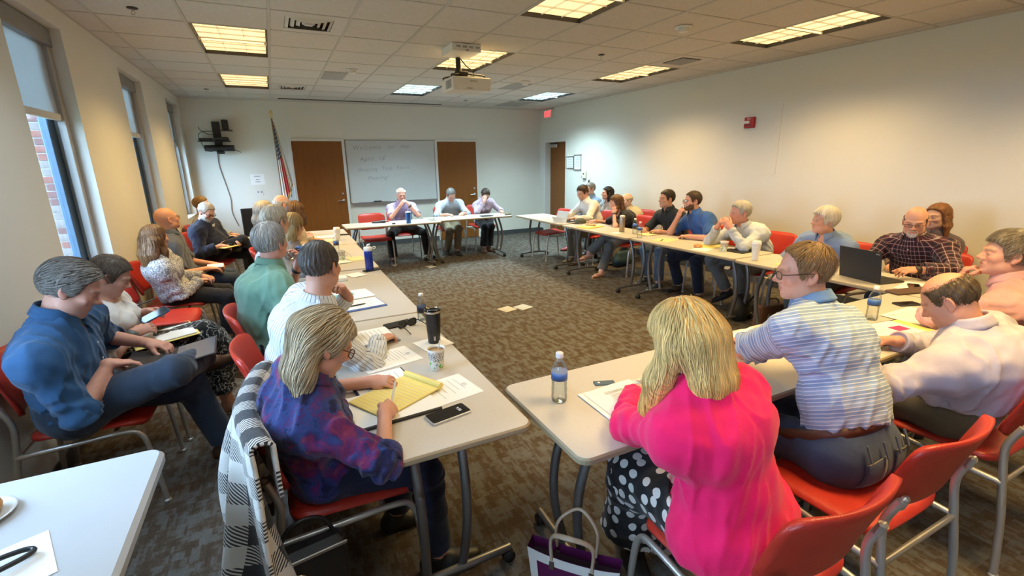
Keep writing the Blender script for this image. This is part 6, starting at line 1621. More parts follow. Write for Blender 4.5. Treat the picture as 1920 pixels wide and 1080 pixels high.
P('wallauburn', label='auburn-haired person against the wall behind the plaid shirt', sex='f', det=1, pos=(6.54, -2.84), yaw=180, head=(6.42, -2.905, 1.120), look=(168, 0, 0), seed=54, noeyes=True, hair=dict(style='long', color=(.26, .11, .04), t=.018, len=.11, steps=8, down=.8, nape=-.09, mess=1.6, hang=[((0, -.06, 0), (0, -.09, -.16), .055, .04, 1.5), ((-.065, -.01, 0), (-.10, -.02, -.17), .028, .018, 1)]), shirt=dict(mat=C('plum_top', (.12, .09, .10)), sleeve='long'), pants=dict(mat=BLACKP),
  hR=((6.22, -2.72, .66), (-1, -.2, 0), DN, .4), hL=((6.22, -2.95, .66), (-1, .2, 0), DN, .4), fR=((6.08, -2.72, .087), (-1, 0, 0)), fL=((6.08, -2.95, .087), (-1, 0, 0)))
# ---- near row
P('pinkblazer', label='blonde person in a bright pink blazer seen from behind', sex='f', det=2, pos=(2.255, -4.20), yaw=92, twist=96, head=(2.134, -4.06, 1.132), look=(100, -24, 0), seed=61, bow=.035, g=.95, noeyes=True, sc=.97,
  hair=dict(style='long', color=BLOND, t=.022, zf=.07, nape=-.10, ear=-.02, len=.26, steps=16, down=1.2, n=5200, w=.0030, mess=.38, fly=1.2, wave=.2, crown=(0, -.02, .12), tips=((1.05, .80, .50), .10), hang=[((0, -.075, .0), (.015, -.12, -.23), .062, .036, 1.55), ((-.066, -.02, .0), (-.098, .045, -.225), .040, .030, 1.1), ((.066, -.03, .0), (.115, -.05, -.215), .044, .034, 1.2), ((.03, -.07, -.05), (.055, -.14, -.30), .035, .012, 1.2)]), skin=(.62, .36, .27),
  shirt=dict(mat=C('pink_blazer', (.84, .009, .115), rough=.75), sleeve='long', tucked=False, ease=.021, hem=.075, hemtilt=.1, peplum=True, fold=.007, name='blazer', cuffs=False), collar=dict(gap=60, h=.03), pants=dict(kind='skirt', mat=C('dot_skirt', (.010, .010, .011), 'dots', (.62, .58, .54), scale=19, width=.30), len=.82, flare=.055), shoe=(.014, .012, .012),
  hL=((2.24, -3.74, .777), (.75, .6, 0), DN, .35, (-.95, .05, -.5)), hR=((2.50, -3.76, .777), (-.35, .9, 0), DN, .4, (.8, -.2, -.6)), fL=((2.27, -3.72, .087), (-.3, -.9, 0), (0, 1, .8)), fR=((2.44, -3.82, .087), (.0, 1, 0), (0, 1, 1)))
P('bluestripe', label='person in a blue striped polo leaning on the table, seen from behind', det=2, pos=(2.97, -4.16), yaw=90, twist=98, head=(2.997, -3.865, 1.205), look=(138, -6, 0), seed=62, bow=.03, g=1.0, glasses=dict(color=(.05, .025, .018), r=.0019), lids=.5,
  hair=dict(style='short', color=(.26, .155, .068), t=.008, recede=.02, zf=.112, nape=-.055, len=.045, n=2200, w=.0020, mess=.6, fly=2.0, sweep=(0, .2, 0)), skin=(.62, .32, .22), stubble=.0,
  shirt=dict(mat=C('blue_stripe_polo', (.21, .29, .46), 'hstripe', (.60, .62, .66), (.30, .39, .55), scale=72, width=.22), sleeve='short', frac=.92, ease=.015, fold=.009), collar=dict(gap=32, h=.034, mat=C('blue_collar', (.14, .25, .47))), pants=dict(mat=C('mid_jeans', (.040, .058, .105)), ease=.014), belt=True, jeansback=True,
  hL=((3.06, -3.60, .777), (.5, .85, 0), DN, .4, (-.8, .3, -.4)), hR=((3.30, -3.68, .777), (-.2, .95, 0), DN, .4, (.8, .2, -.5)), fL=((2.85, -3.75, .087), (0, 1, 0)), fR=((3.15, -3.75, .087), (0, 1, 0)))
P('whitewriter', label='balding person in a pale lavender shirt bent over writing with a pen', det=2, pos=(3.72, -4.20), yaw=92, twist=96, head=(3.620, -4.125, 1.058), look=(101, -36, 0), seed=63, bow=.06, g=1.12, belly=1.0, lids=.15,
  hair=dict(style='short', color=(.105, .068, .036), ztop=.074, tilt=.9, t=.006, zf=.1, nape=-.055, len=.018, n=1500, w=.0013, fly=.5), skin=(.62, .30, .20), stubble=.15,
  shirt=dict(mat=C('pale_lavender', (.47, .42, .50)), sleeve='long', frac=.95, ease=.019, fold=.009), collar=dict(gap=24, h=.04), pants=dict(mat=C('olive_khaki', (.14, .115, .075))), belt=True,
  hR=((3.705, -3.93, .79), (-.35, .9, -.05), (-.3, -.1, -.9), .55, (.9, -.1, -.3), dict(thumb=.7)), hL=((3.43, -3.90, .775), (.2, .95, 0), DN, .4, (-.9, -.2, -.4)), fL=((3.58, -3.75, .087), (0, 1, 0)), fR=((3.86, -3.75, .087), (0, 1, 0)))
P('pinkshirt', label='grey-haired person in a salmon pink shirt with chin on hand', det=2, pos=(4.52, -4.24), yaw=95, head=(4.425, -4.02, 1.162), look=(128, 2, 0), seed=64, g=1.05, bow=.03, lids=.6,
  hair=dict(style='short', color=(.21, .165, .11), t=.017, zf=.068, nape=-.06, len=.06, n=900, sweep=(.2, .5, 0)), skin=(.64, .33, .22),
  shirt=dict(mat=C('salmon', (.62, .33, .29)), sleeve='long', ease=.016, fold=.009), collar=dict(gap=30, h=.036), pants=dict(mat=GREYP),
  hL=((4.395, -3.86, .985), (.05, -.3, .9), (.2, -.8, -.3), .7, (-.6, .5, -.7)), hR=((4.58, -3.78, .775), (-.5, .8, 0), DN, .4), fL=((4.40, -3.8, .087), (0, 1, 0)), fR=((4.62, -3.8, .087), (0, 1, 0)))
# ---------------------------------------------------------------- things on the tables and the floor
M_NAVYB = pm('binder_navy', (.03, .04, .08), .5); M_YPAD = pm('yellow_legal_paper', (.80, .66, .22), .8, var=.03, spec=.2); M_YEL = pm('yellow_folder', (.85, .60, .02), .6, var=.04); M_MANILA = pm('manila', (.72, .60, .33), .7, var=.04)
M_RULE = pm('ruled_line', (.45, .55, .65), .8); M_SCREENB = pm('black_glass', (.006, .006, .007), .08, spec=.6); M_GREYPL = pm('grey_shell', (.45, .45, .46), .35, .3)
M_LINES = pm('print_grey', (.46, .46, .47), .8)
def sheet(name, x, y, rz, w_, d_, label, cat, mat=None, th=.0012, z=TZ, lines=0, head=False, seal=None, group=None, curl=.0, lw=.72, off=0.0):
    o = empty(name, (x, y, z), math.radians(rz)); tag(o, label, cat, group)
    b = MB()
    def f(u, v): return V((u-.5)*w_, (v-.5)*d_, th+curl*max(0, u+v-1.3)**2)
    b.grid(f, 9, 9); b.grid(lambda u, v: f(1-u, v)-V(0, 0, th), 9, 9)
    n = 81; ed = [i for i in range(9)]
    b.build('sheet', mat or M_PAPER, o)
    if lines:
        p = MB(); r = random.Random(int(abs(x*1000))+int(abs(y*100)))
        for k in range(lines):
            yy = d_*.30-k*d_*.55/max(lines, 1)+off*d_; L_ = w_*lw*r.uniform(.55, 1); p.bx(-w_*lw/2, -w_*lw/2+L_, yy, yy+.0024, th+.0002, th+.0005)
        p.build('print_lines', M_LINES, o)
    if seal:
        p = MB(); c = V(seal[0]*w_, seal[1]*d_, th+.0002); p.tube([c+V(.0125*math.cos(k_), .0125*math.sin(k_), 0) for k_ in np.linspace(0, 2*PI, 21)[:-1]], .0009, 5, closed=True); p.tube([c+V(.007*math.cos(k_), .007*math.sin(k_), 0) for k_ in np.linspace(0, 2*PI, 15)[:-1]], .0012, 5, closed=True); p.build('printed_seal', M_LINES, o)
    return o
def slab(name, x, y, rz, w_, d_, h, mat, label, cat, z=TZ, bev=.003, part='body', group=None):
    o = empty(name, (x, y, z), math.radians(rz)); tag(o, label, cat, group); MB().box((0, 0, h/2), (w_, d_, h), None, bev).build(part, mat, o); return o
def pen(x, y, rz, label, z=TZ, c=(.02, .02, .03), tilt=0.0, L_=.14):
    o = empty('pen', (x, y, z), math.radians(rz)); o.rotation_euler = (0, -tilt, math.radians(rz)); tag(o, label, 'pen')
    MB().tube([(-L_/2, 0, .0045), (L_/2-.012, 0, .0045), (L_/2, 0, .0045)], [.0045, .0045, .001], 8).build('barrel', pm('pen_%02d_%02d' % (int(c[0]*99), int(c[2]*99)), c, .35), o)
    MB().tube([(-L_/2+.005, 0, .0095), (-L_/2+.04, 0, .0095)], .0014, 5).build('clip', M_STEEL, o)
    return o
M_PET = glass('bottle_plastic', (.97, .99, 1.0), .05, .975); M_WATER = glass('bottle_water', (.95, .985, 1.0), .02, .98)
M_CAPW = pm('bottle_cap', (.75, .76, .78), .4)
def mat_label(name, c1, c2):
    m, nt, b = new_mat(name); co = coord(nt); sp = nd(nt, 'ShaderNodeSeparateXYZ'); lk(nt, co, sp.inputs[0])
    r = ramp(nt, math_(nt, 'MULTIPLY_ADD', sp.outputs[2], 12.0, -.95), [(0, c2), (.45, c1), (1, (.55, .65, .8))]); lk(nt, r.outputs[0], b.inputs['Base Color']); b.inputs['Roughness'].default_value = .4; return m
M_LABEL = mat_label('bottle_label', (.03, .12, .40), (.012, .02, .06))
def water_bottle(x, y, label, h=.20, lz=(.095, .128), z=TZ, M=None, lettering=True, level=.6):
    s = h/.20; o = empty('water_bottle', (x, y, z)); tag(o, label, 'bottle')
    prof = [(0, .004), (.018, .002), (.026, 0), (.030, .006), (.0315, .02), (.030, .035), (.0315, .05), (.0295, .066), (.031, .082), (.031, .128), (.030, .14), (.024, .158), (.0135, .172), (.0125, .186)]
    prof = [(r*s**.5, z_*s) for r, z_ in prof]
    MB().lathe(prof, (0, 0, 0), 24).build('bottle_body', M_PET, o)
    if level:
        wp = [(max(0, r-.0015), z_+.001) for r, z_ in prof if z_ < level*h]; wp.append((0, wp[-1][1])); MB().lathe(wp, (0, 0, 0), 20).build('water', M_WATER, o)
    MB().lathe([(.0320*s**.5, lz[0]*s), (.0322*s**.5, lz[0]*s), (.0322*s**.5, lz[1]*s), (.032*s**.5, lz[1]*s)], (0, 0, 0), 24).build('paper_label', M_LABEL, o)
    MB().lathe([(.0145, .182*s), (.0155, .184*s), (.0155, .200*s), (.013, .203*s), (0, .203*s)], (0, 0, 0), 18).build('cap', M_CAPW, o)
    return o
def mat_cup():
    m, nt, b = new_mat('printed_paper_cup'); co = coord(nt); sp = nd(nt, 'ShaderNodeSeparateXYZ'); lk(nt, co, sp.inputs[0])
    w_ = nd(nt, 'ShaderNodeTexVoronoi', feature='DISTANCE_TO_EDGE'); w_.inputs['Scale'].default_value = 42; n = noise(nt, co, 20, 2); lk(nt, mixc(nt, .3, co, n.outputs['Color']), w_.inputs[0])
    band = math_(nt, 'MULTIPLY', math_(nt, 'GREATER_THAN', sp.outputs[2], .050), math_(nt, 'LESS_THAN', sp.outputs[2], .092))
    c = mixc(nt, math_(nt, 'MULTIPLY', math_(nt, 'LESS_THAN', w_.outputs[0], .10), band), (.74, .72, .66), (.14, .14, .15))
    g = noise(nt, co, 34, 2); gb = math_(nt, 'MULTIPLY', math_(nt, 'GREATER_THAN', sp.outputs[2], .012), math_(nt, 'LESS_THAN', sp.outputs[2], .05))
    c = mixc(nt, math_(nt, 'MULTIPLY', math_(nt, 'GREATER_THAN', g.outputs[0], .56), gb), c, (.16, .42, .07)); c = mixc(nt, math_(nt, 'MULTIPLY', math_(nt, 'LESS_THAN', g.outputs[0], .40), gb), c, (.12, .34, .44))
    lk(nt, c, b.inputs['Base Color']); b.inputs['Roughness'].default_value = .6; return m
M_CUP = mat_cup(); M_COFFEE = pm('milky_coffee', (.42, .26, .12), .2)
def paper_cup(x, y, label, z=TZ, stir=False, lid=False, mat=None, h=.105):
    o = empty('paper_cup', (x, y, z)); tag(o, label, 'cup'); t = h/.105
    MB().lathe([(.026, .004), (.0275, 0), (.029, .003), (.040, .100*t), (.0415, .103*t), (.041, .105*t), (.0395, .104*t), (.038, .095*t), (.027, .006)], (0, 0, 0), 28).build('cup_wall', mat or M_CUP, o)
    if lid:
        MB().lathe([(.0425, .098*t), (.0435, .102*t), (.0425, .106*t), (.040, .108*t), (.038, .118*t), (.034, .120*t), (0, .118*t)], (0, 0, 0), 28).build('lid', M_CAPW, o)
    else: MB().lathe([(.0385, .094*t), (0, .0945*t)], (0, 0, 0), 24).build('coffee', M_COFFEE, o)
    if stir: MB().box((.012, .01, .085), (.006, .002, .10), Matrix.Rotation(.25, 3, 'Y')).build('stirrer', M_WHITEP, o)
    return o
def phone(x, y, rz, label, z=TZ, w_=.072, d_=.15, case=None, lift=0):
    o = empty('phone', (x, y, z), math.radians(rz)); tag(o, label, 'phone')
    vs, fs, n = round_slab(None, w_, d_, .011, 0, .010, .002); b = MB(); b.add(vs, fs+[tuple(3*n+j for j in range(n))]); b.build('case', case or M_BLACK, o)
    vs, fs, n = round_slab(None, w_-.006, d_-.006, .009, .009, .0108, .0004); b = MB(); b.add(vs, fs+[tuple(3*n+j for j in range(n))]); b.build('screen', M_SCREENB, o)
    return o
def specs(x, y, rz, label, dark=True, z=TZ):
    o = empty('sunglasses' if dark else 'eyeglasses', (x, y, z), math.radians(rz)); tag(o, label, 'sunglasses' if dark else 'glasses')
    fr = MB(); mt = M_BLACK if dark else pm('thin_brown_frame', (.10, .05, .03), .4)
    for s in (-1, 1):
        pts = [V(s*.034+a, 0-.002*abs(a), .024+c) for a, c in round_rect(.054, .042, .016, 3)]; fr.tube(pts, .0028 if dark else .0015, 6, closed=True)
        fr.tube([V(s*.061, 0, .032), V(s*.068, .012, .032), V(s*.066, .09, .026), V(s*.062, .135, .006)], .003 if dark else .0016, 6)
    fr.tube([V(-.009, 0, .030), V(0, -.002, .033), V(.009, 0, .030)], .002, 6); fr.build('frame', mt, o)
    for s in (-1, 1): MB().add([V(s*.034+a, -.001, .024+c) for a, c in round_rect(.05, .038, .015, 3)], [tuple(range(16))]).build('lens', M_SCREENB if dark else M_LENS, o)
    return o
def clipboard_folio(x, y, rz, w_, d_, mat, label, z=TZ):
    o = empty('padfolio', (x, y, z), math.radians(rz)); tag(o, label, 'folder')
    MB().box((0, 0, .004), (w_, d_, .008), None, .003).build('cover', mat, o); MB().box((-.004, 0, .0095), (w_-.03, d_-.02, .004), None, .001).build('inner_sheet', M_PAPER, o)
    p = MB()
    for k in range(7): p.bx(-w_*.34, w_*.1+.05*((k*7) % 3), d_*.3-k*.025, d_*.3-k*.025+.003, .0117, .0121)
    p.build('print_lines', M_LINES, o); return o
# ---- table with the yellow pad
sheet('agenda_sheet', 1.475, -2.83, -78, .216, .279, 'printed agenda sheet between the tumbler and the striped sleeve', 'paper', lines=9, seal=(0, .38))
clipboard_folio(1.40, -3.13, -84, .30, .25, M_NAVYB, 'open dark folio with a printed page under the yellow pad')
o = empty('legal_pad', (1.42, -3.25, TZ+.013), math.radians(-62)); tag(o, 'yellow legal pad under the hands of the tie-dye blouse', 'notepad')
MB().box((0, 0, .003), (.216, .30, .006), None, .001).build('paper_stack', M_YPAD, o)
MB().tube([(-.108, .150, .010), (.108, .150, .010)], .014, 12).build('rolled_page', M_YPAD, o)
p = MB()
for k in range(13): p.bx(-.10, .10, -.14+k*.02, -.139+k*.02, .0061, .0063)
p.build('ruled_lines', M_RULE, o)
sheet('loose_sheet', 1.62, -3.28, -80, .216, .25, 'loose printed sheet under the corner of the yellow pad', 'paper', lines=5, seal=(0, .36), th=.0010)
o = empty('closed_binder', (1.39, -3.30, TZ), math.radians(4)); tag(o, 'thin white binder edged in black under the yellow pad', 'binder'); MB().box((0, 0, .006), (.32, .27, .008), None, .002).build('cover', M_PAPER, o); MB().box((0, -.135, .006), (.32, .012, .012), None, .003).build('spine', M_DARK, o)
phone(1.565, -3.478, -80, 'phone with lit clock in a silver case beside the yellow pad', case=M_GREYPL, w_=.080, d_=.165)
ph = [x for x in D.objects if x.name.startswith('phone') and x.type == 'EMPTY'][-1]
M_GLOWT = pm('clock_glow', (.6, .6, .62), .5, emit=(.8, .8, .85), estr=.5)
text_mesh('9:50', .018, 'clock_digits', M_GLOWT, ph, frame_matrix(V(0, .040, .0111), V(1, 0, 0), V(0, 1, 0), V(0, 0, 1)))
paper_cup(1.655, -3.055, 'printed paper coffee cup with stirrer beside the yellow pad', stir=True)
# tumbler on a napkin
o = empty('tumbler', (1.745, -2.725, TZ+.002)); tag(o, 'tall dark grey insulated tumbler with clear lid', 'tumbler'); M_TUMB = pm('tumbler_steel', (.030, .034, .042), .38, .5, var=.25, vscale=22)
MB().lathe([(.0, .0), (.030, 0), (.032, .003), (.041, .165), (.043, .172), (.043, .178)], (0, 0, 0), 32).build('tumbler_body', M_TUMB, o)
MB().lathe([(.043, .176), (.045, .178), (.045, .188), (.041, .190), (.040, .184), (0, .183)], (0, 0, 0), 32).build('clear_lid', M_PET, o); MB().lathe([(.043, .168), (.0437, .170), (.0437, .177), (.043, .178)], (0, 0, 0), 32).build('steel_rim', M_STEEL, o)
MB().bx(.0305, .034, -.005, .005, .02, .06).build('badge', M_GREYPL, o); bd = o.children[-1]; o.rotation_euler = (0, 0, math.radians(-100))
sheet('napkin', 1.735, -2.735, 12, .17, .15, 'white paper napkin under the dark tumbler', 'napkin', th=.0018)
water_bottle(1.795, -2.32, 'half full water bottle behind the dark tumbler', .165, (.062, .108), level=.5)
specs(1.68, -2.41, 198, 'dark sunglasses resting beside the striped sleeve')
slab('wallet_phone', 1.64, -2.35, -78, .075, .165, .014, M_BLACK, 'black wallet phone lying behind the sunglasses', 'phone', bev=.005)
clipboard_folio(1.43, -2.50, -84, .26, .30, pm('folio_grey', (.25, .25, .26), .5), 'white papers on a grey folio under the striped sleeve')
# ---- second table
clipboard_folio(1.50, -1.82, -82, .24, .31, pm('folio_blue', (.06, .12, .35), .5), 'blue edged folio with a pen in front of the green polo'); pen(1.47, -1.86, 12, 'dark pen lying on the blue edged folio', TZ+.0125)
sheet('handout', 1.48, -1.52, -82, .25, .30, 'printed handout with a teal banner', 'paper', lines=4, th=.003); slab('teal_leaflet', 1.44, -1.50, 10, .14, .06, .002, pm('teal_print', (.10, .42, .36), .6), 'teal leaflet lying on the handout', 'leaflet', TZ+.0032, .0005, 'sheet')
slab('napkin_stack', 1.46, -.98, 0, .14, .12, .03, M_PAPER, 'small stack of white napkins at the table edge', 'napkins', bev=.004, part='stack')
sheet('folded_card', 1.62, -.86, -70, .16, .13, 'folded white card near the blue bottle', 'card', th=.004)
# blue sports bottle on a phone
phone(1.775, -.745, -70, 'black phone lying under the tall blue bottle')
M_BLUEB = pm('blue_translucent', (.012, .045, .42), .12, trans=.35, var=.1)
o = empty('sports_bottle', (1.76, -.74, TZ+.0112)); tag(o, 'tall translucent blue water bottle with white lid', 'bottle')
MB().lathe([(0, 0), (.034, 0), (.036, .004), (.036, .165), (.033, .175)], (0, 0, 0), 28).build('bottle_body', M_BLUEB, o); MB().lathe([(.034, .172), (.037, .176), (.037, .20), (.03, .207), (0, .208)], (0, 0, 0), 24).build('screw_lid', M_CAPW, o); MB().tube(catmull([(.0, 0, .205), (.0, 0, .222), (.022, -.006, .228)], 4), .008, 8).build('spout', M_CAPW, o); MB().tube(catmull([(.033, 0, .195), (.062, 0, .205), (.066, 0, .190), (.036, 0, .182)], 4), .004, 6).build('carry_loop', M_CAPW, o)
# ---- third table
paper_cup(1.60, -.10, 'printed paper cup beside the eyeglasses'); specs(1.62, .10, 190, 'thin framed eyeglasses propped beside the paper cup', False)
sheet('note_card', 1.74, -.08, 4, .16, .22, 'cream note card beside the paper cup', 'card', M_MANILA, th=.0015); sheet('paper_pile', 1.50, -.18, -78, .24, .30, 'white papers beside the paper cup', 'paper', lines=6, th=.006)
water_bottle(1.62, .50, 'water bottle with blue label beside the eyeglasses', .185, (.07, .12), level=.45)
sheet('agenda_copy', 1.46, .52, -80, .216, .279, 'printed page in front of the ash blonde bob', 'paper', lines=8)
# ---- fourth table
paper_cup(1.72, 1.26, 'tall white lidded cup beside the beige jacket', lid=True, mat=M_CAPW, h=.15); sheet('writing_pad', 1.56, 1.30, -80, .22, .30, 'cream pad under the hand of the beige jacket', 'notepad', M_MANILA, lines=6, th=.004)
sheet('white_page', 1.55, 1.70, -84, .24, .34, 'white page in front of the balding person', 'paper', lines=7, th=.003); phone(1.85, 1.75, 80, 'dark phone at the inner corner of the square of tables')
# ---- whiteboard row
sheet('page_stack', 2.45, 2.70, 10, .28, .216, 'white page before the empty chair', 'paper', th=.003)
o = empty('folding_umbrella', (2.58, 2.82, TZ), .2); tag(o, 'black folding umbrella and strap lying on the far table', 'umbrella'); MB().tube([(-.16, 0, .022), (.06, 0, .024)], [.014, .024], 10).build('folded_canopy', M_BLACK, o); MB().tube([(.06, 0, .022), (.13, 0, .022)], .014, 10).build('grip', pm('red_grip', (.35, .05, .04), .5), o)
slab('small_box', 2.72, 2.56, 0, .05, .03, .02, M_BLACK, 'tiny black box at the front of the far table', 'box', bev=.004)
sheet('paper_page', 2.95, 2.72, 4, .30, .22, 'white papers under the blue tumbler', 'paper', lines=6, th=.003); sheet('paper_page', 3.22, 2.74, -6, .28, .22, 'second white page beside the blue tumbler', 'paper', lines=6)
o = empty('blue_tumbler', (2.96, 2.55, TZ)); tag(o, 'bright blue tumbler in front of the lavender shirt', 'tumbler'); M_BT = pm('bright_blue_steel', (.02, .12, .42), .35, .2)
MB().lathe([(0, 0), (.034, 0), (.037, .004), (.044, .17), (.045, .175)], (0, 0, 0), 28).build('tumbler_body', M_BT, o); MB().lathe([(.045, .172), (.046, .176), (.044, .186), (0, .188)], (0, 0, 0), 28).build('lid', M_CAPW, o); MB().tube([(.0, .01, .185), (.004, .012, .215)], .004, 6).build('straw', M_CAPW, o)
specs(3.42, 2.70, 10, 'small eyeglasses at the end of the lavender shirt table', False)
sheet('form_page', 3.90, 2.92, 0, .30, .22, 'form being filled in by the pale blue shirt', 'paper', lines=8, th=.002); sheet('form_page', 4.22, 2.90, -8, .28, .22, 'spare form beside the pale blue shirt', 'paper', lines=7)
slab('tablet_case', 4.42, 2.76, 4, .22, .14, .014, M_BLACK, 'closed black tablet case on the far table', 'tablet case', bev=.004); sheet('note_page', 4.72, 2.90, 6, .24, .30, 'page under the pen of the lilac shirt', 'paper', lines=6, th=.003)
slab('pencil_pouch', 4.84, 2.74, 25, .16, .05, .028, pm('olive_pouch', (.16, .14, .08), .8), 'small olive pouch at the table corner', 'pouch', bev=.012)
# ---- exit corner tables
sheet('corner_page', 5.10, 2.05, -60, .216, .279, 'blank page on the corner table by the exit', 'paper', th=.002)
o = empty('tablet_computer', (5.06, 1.28, TZ), math.radians(-80)); tag(o, 'pale tablet propped on its kickstand before the white shirt', 'tablet')
MB().box((0, .02, .085), (.26, .008, .18), Matrix.Rotation(-.38, 3, 'X'), .003).build('tablet_back', pm('pale_silver', (.55, .55, .55), .35, .3), o); MB().box((0, .0235, .086), (.245, .003, .168), Matrix.Rotation(-.38, 3, 'X')).build('screen', M_SCREENB, o); MB().box((0, -.06, .045), (.25, .003, .09), Matrix.Rotation(.5, 3, 'X')).build('kickstand', M_WHITEP, o); MB().box((0, .13, .006), (.26, .16, .010), None, .003).build('keyboard', M_DARK, o)
o = empty('baseball_cap', (5.25, 1.02, TZ), math.radians(200)); tag(o, 'olive green cap lying flat beside the tablet', 'cap'); M_CAPO = pm('olive_twill', (.075, .072, .05), .9, bmp=.3)
MB().lathe([(.088, 0), (.090, .02), (.080, .05), (.05, .07), (.0, .076)], (0, 0, 0), 24).build('crown', M_CAPO, o); MB().grid(lambda u, v: V(math.cos(-.9+1.8*u)*(.082+.075*v), math.sin(-.9+1.8*u)*(.082+.05*v), .010-.012*abs(2*u-1)**2*v+.004), 13, 5).build('brim', M_CAPO, o)
o = empty('yellow_folder', (5.10, .56, TZ), math.radians(-78)); tag(o, 'bright yellow folder with a tan pouch on it', 'folder'); MB().box((0, 0, .006), (.24, .32, .012), None, .002).build('cover', M_YEL, o); MB().box((.0, 0, .0125), (.21, .27, .002), None, .0005).build('inner_sheet', pm('pale_yellow', (.80, .70, .30), .8), o)
slab('pencil_case', 5.14, .60, 15, .06, .16, .025, pm('tan_pouch', (.45, .33, .16), .8), 'tan pencil pouch lying on the yellow folder', 'pouch', TZ+.014, .01)
o = empty('steel_flask', (5.18, -.05, TZ)); tag(o, 'brushed steel flask tumbler on the yellow folder table', 'flask'); MB().lathe([(0, 0), (.032, 0), (.035, .004), (.037, .19), (.033, .20)], (0, 0, 0), 24).build('flask_body', pm('bronze_steel', (.38, .31, .23), .35, .8), o); MB().lathe([(.034, .198), (.036, .20), (.036, .215), (.02, .222), (0, .222)], (0, 0, 0), 20).build('lid', M_CAPW, o)
water_bottle(5.22, -.26, 'water bottle beside the steel flask', .195, level=.5); water_bottle(5.04, -.56, 'water bottle at the seam in front of the black polo', .195, level=.5)
sheet('pad_page', 5.34, -.40, -85, .22, .30, 'cream pad under the arms of the black polo', 'notepad', M_MANILA, th=.005, lines=5); slab('paper_napkin', 5.05, -.10, 20, .15, .11, .002, M_PAPER, 'paper napkin under the steel flask', 'napkin', bev=.0005, part='sheet')
sheet('desk_page', 5.16, -.86, -72, .24, .30, 'page with a pen in front of the blue polo', 'paper', M_MANILA, th=.002); pen(5.12, -.86, 35, 'black pen lying on the page before the blue polo', TZ+.0022)
# pastry on napkin, yellow pad, cup, laptop, lidded cup
sheet('paper_napkin', 5.10, -1.50, -70, .17, .30, 'white napkin under the round pastry', 'napkin', th=.002); M_BUN = pm('glazed_bun', (.52, .23, .06), .35, var=.25, vscale=25)
o = empty('round_pastry', (5.11, -1.41, TZ+.002)); tag(o, 'round glazed pastry on a napkin on the long wall table', 'pastry'); MB().lathe([(0, 0), (.036, 0), (.046, .010), (.045, .022), (.030, .033), (0, .036)], (0, 0, 0), 22).build('bun', M_BUN, o)
slab('legal_notepad', 5.29, -1.42, -86, .216, .30, .008, M_YPAD, 'yellow legal pad before the clasped hands', 'notepad', bev=.001, part='paper_stack')
slab('portfolio', 5.33, -1.78, -84, .22, .30, .014, M_BLACK, 'black zip portfolio before the clasped hands', 'folder', bev=.006); slab('note_slip', 5.30, -1.66, 20, .05, .10, .004, M_PAPER, 'white slip lying on the black portfolio', 'note', TZ+.014, .001)
paper_cup(5.15, -1.71, 'printed paper cup before the clasped hands'); paper_cup(5.03, -2.16, 'tall white lidded coffee cup at the table seam', lid=True, mat=M_CAPW, h=.16)
slab('sticky_pad', 5.06, -2.42, 10, .08, .10, .006, M_YPAD, 'small yellow sticky pad on the laptop table', 'sticky notes', bev=.001, part='paper_stack')
paper_cup(5.12, -2.76, 'printed paper cup behind the open laptop')
def laptop(x, y, z, rz, label, ang=105, w_=.34, d_=.235, thick=.013, cover=None, pitch=0.0):
    o = empty('laptop', (x, y, z)); o.rotation_euler = (pitch, 0, math.radians(rz)); tag(o, label, 'laptop'); cm = cover or pm('laptop_black', (.018, .018, .019), .45)
    bs = MB().box((0, 0, thick/2), (w_, d_, thick), None, .003).build('base', cm, o); kb = MB()
    for r in range(5):
        for c in range(13): kb.bx(-w_*.44+c*w_*.068, -w_*.44+c*w_*.068+w_*.056, .005+r*.019, .005+r*.019+.0155, thick, thick+.0018)
    k = kb.build('keyboard', pm('laptop_keys', (.03, .03, .032), .5), o); k['kind'] = 'stuff'
    MB().bx(-.05, .05, -d_*.42, -d_*.12, thick, thick+.0006).build('trackpad', pm('trackpad', (.035, .035, .036), .35), o)
    a = math.radians(ang)
    up = V(0, -math.cos(a), math.sin(a)); hg = V(0, d_/2-.004, thick)
    c = hg+up*d_/2
    ax = Matrix((V(1, 0, 0), up, V(1, 0, 0).cross(up))).transposed()
    MB().box(c, (w_, d_, .007), ax, .003).build('display_lid', cm, o)
    MB().box(c+ax @ V(0, 0, .0037), (w_-.016, d_-.02, .0006), ax).build('screen', pm('laptop_screen', (.03, .035, .045), .15, emit=(.25, .3, .4), estr=.25), o)
    MB().tube([hg+V(-w_*.4, 0, 0), hg+V(w_*.4, 0, 0)], .006, 8).build('hinge', M_DARK, o)
    MB().box(c+ax @ V(-w_*.42, d_*.42, -.0038), (.03, .006, .0006), ax).build('lid_badge', M_GREYPL, o)
    return o
laptop(5.165, -3.07, TZ, 78, 'black laptop open before the plaid shirt', 100)
slab('leather_folio', 4.98, -3.42, -14, .34, .10, .018, pm('brown_folio', (.10, .05, .028), .5, var=.2), 'brown leather folio behind the laptop', 'folder', bev=.006); sheet('white_memo', 5.16, -3.40, -80, .24, .30, 'white memo under the black phone', 'paper', th=.003); phone(5.14, -3.37, -60, 'black phone lying on the white memo', TZ+.003)
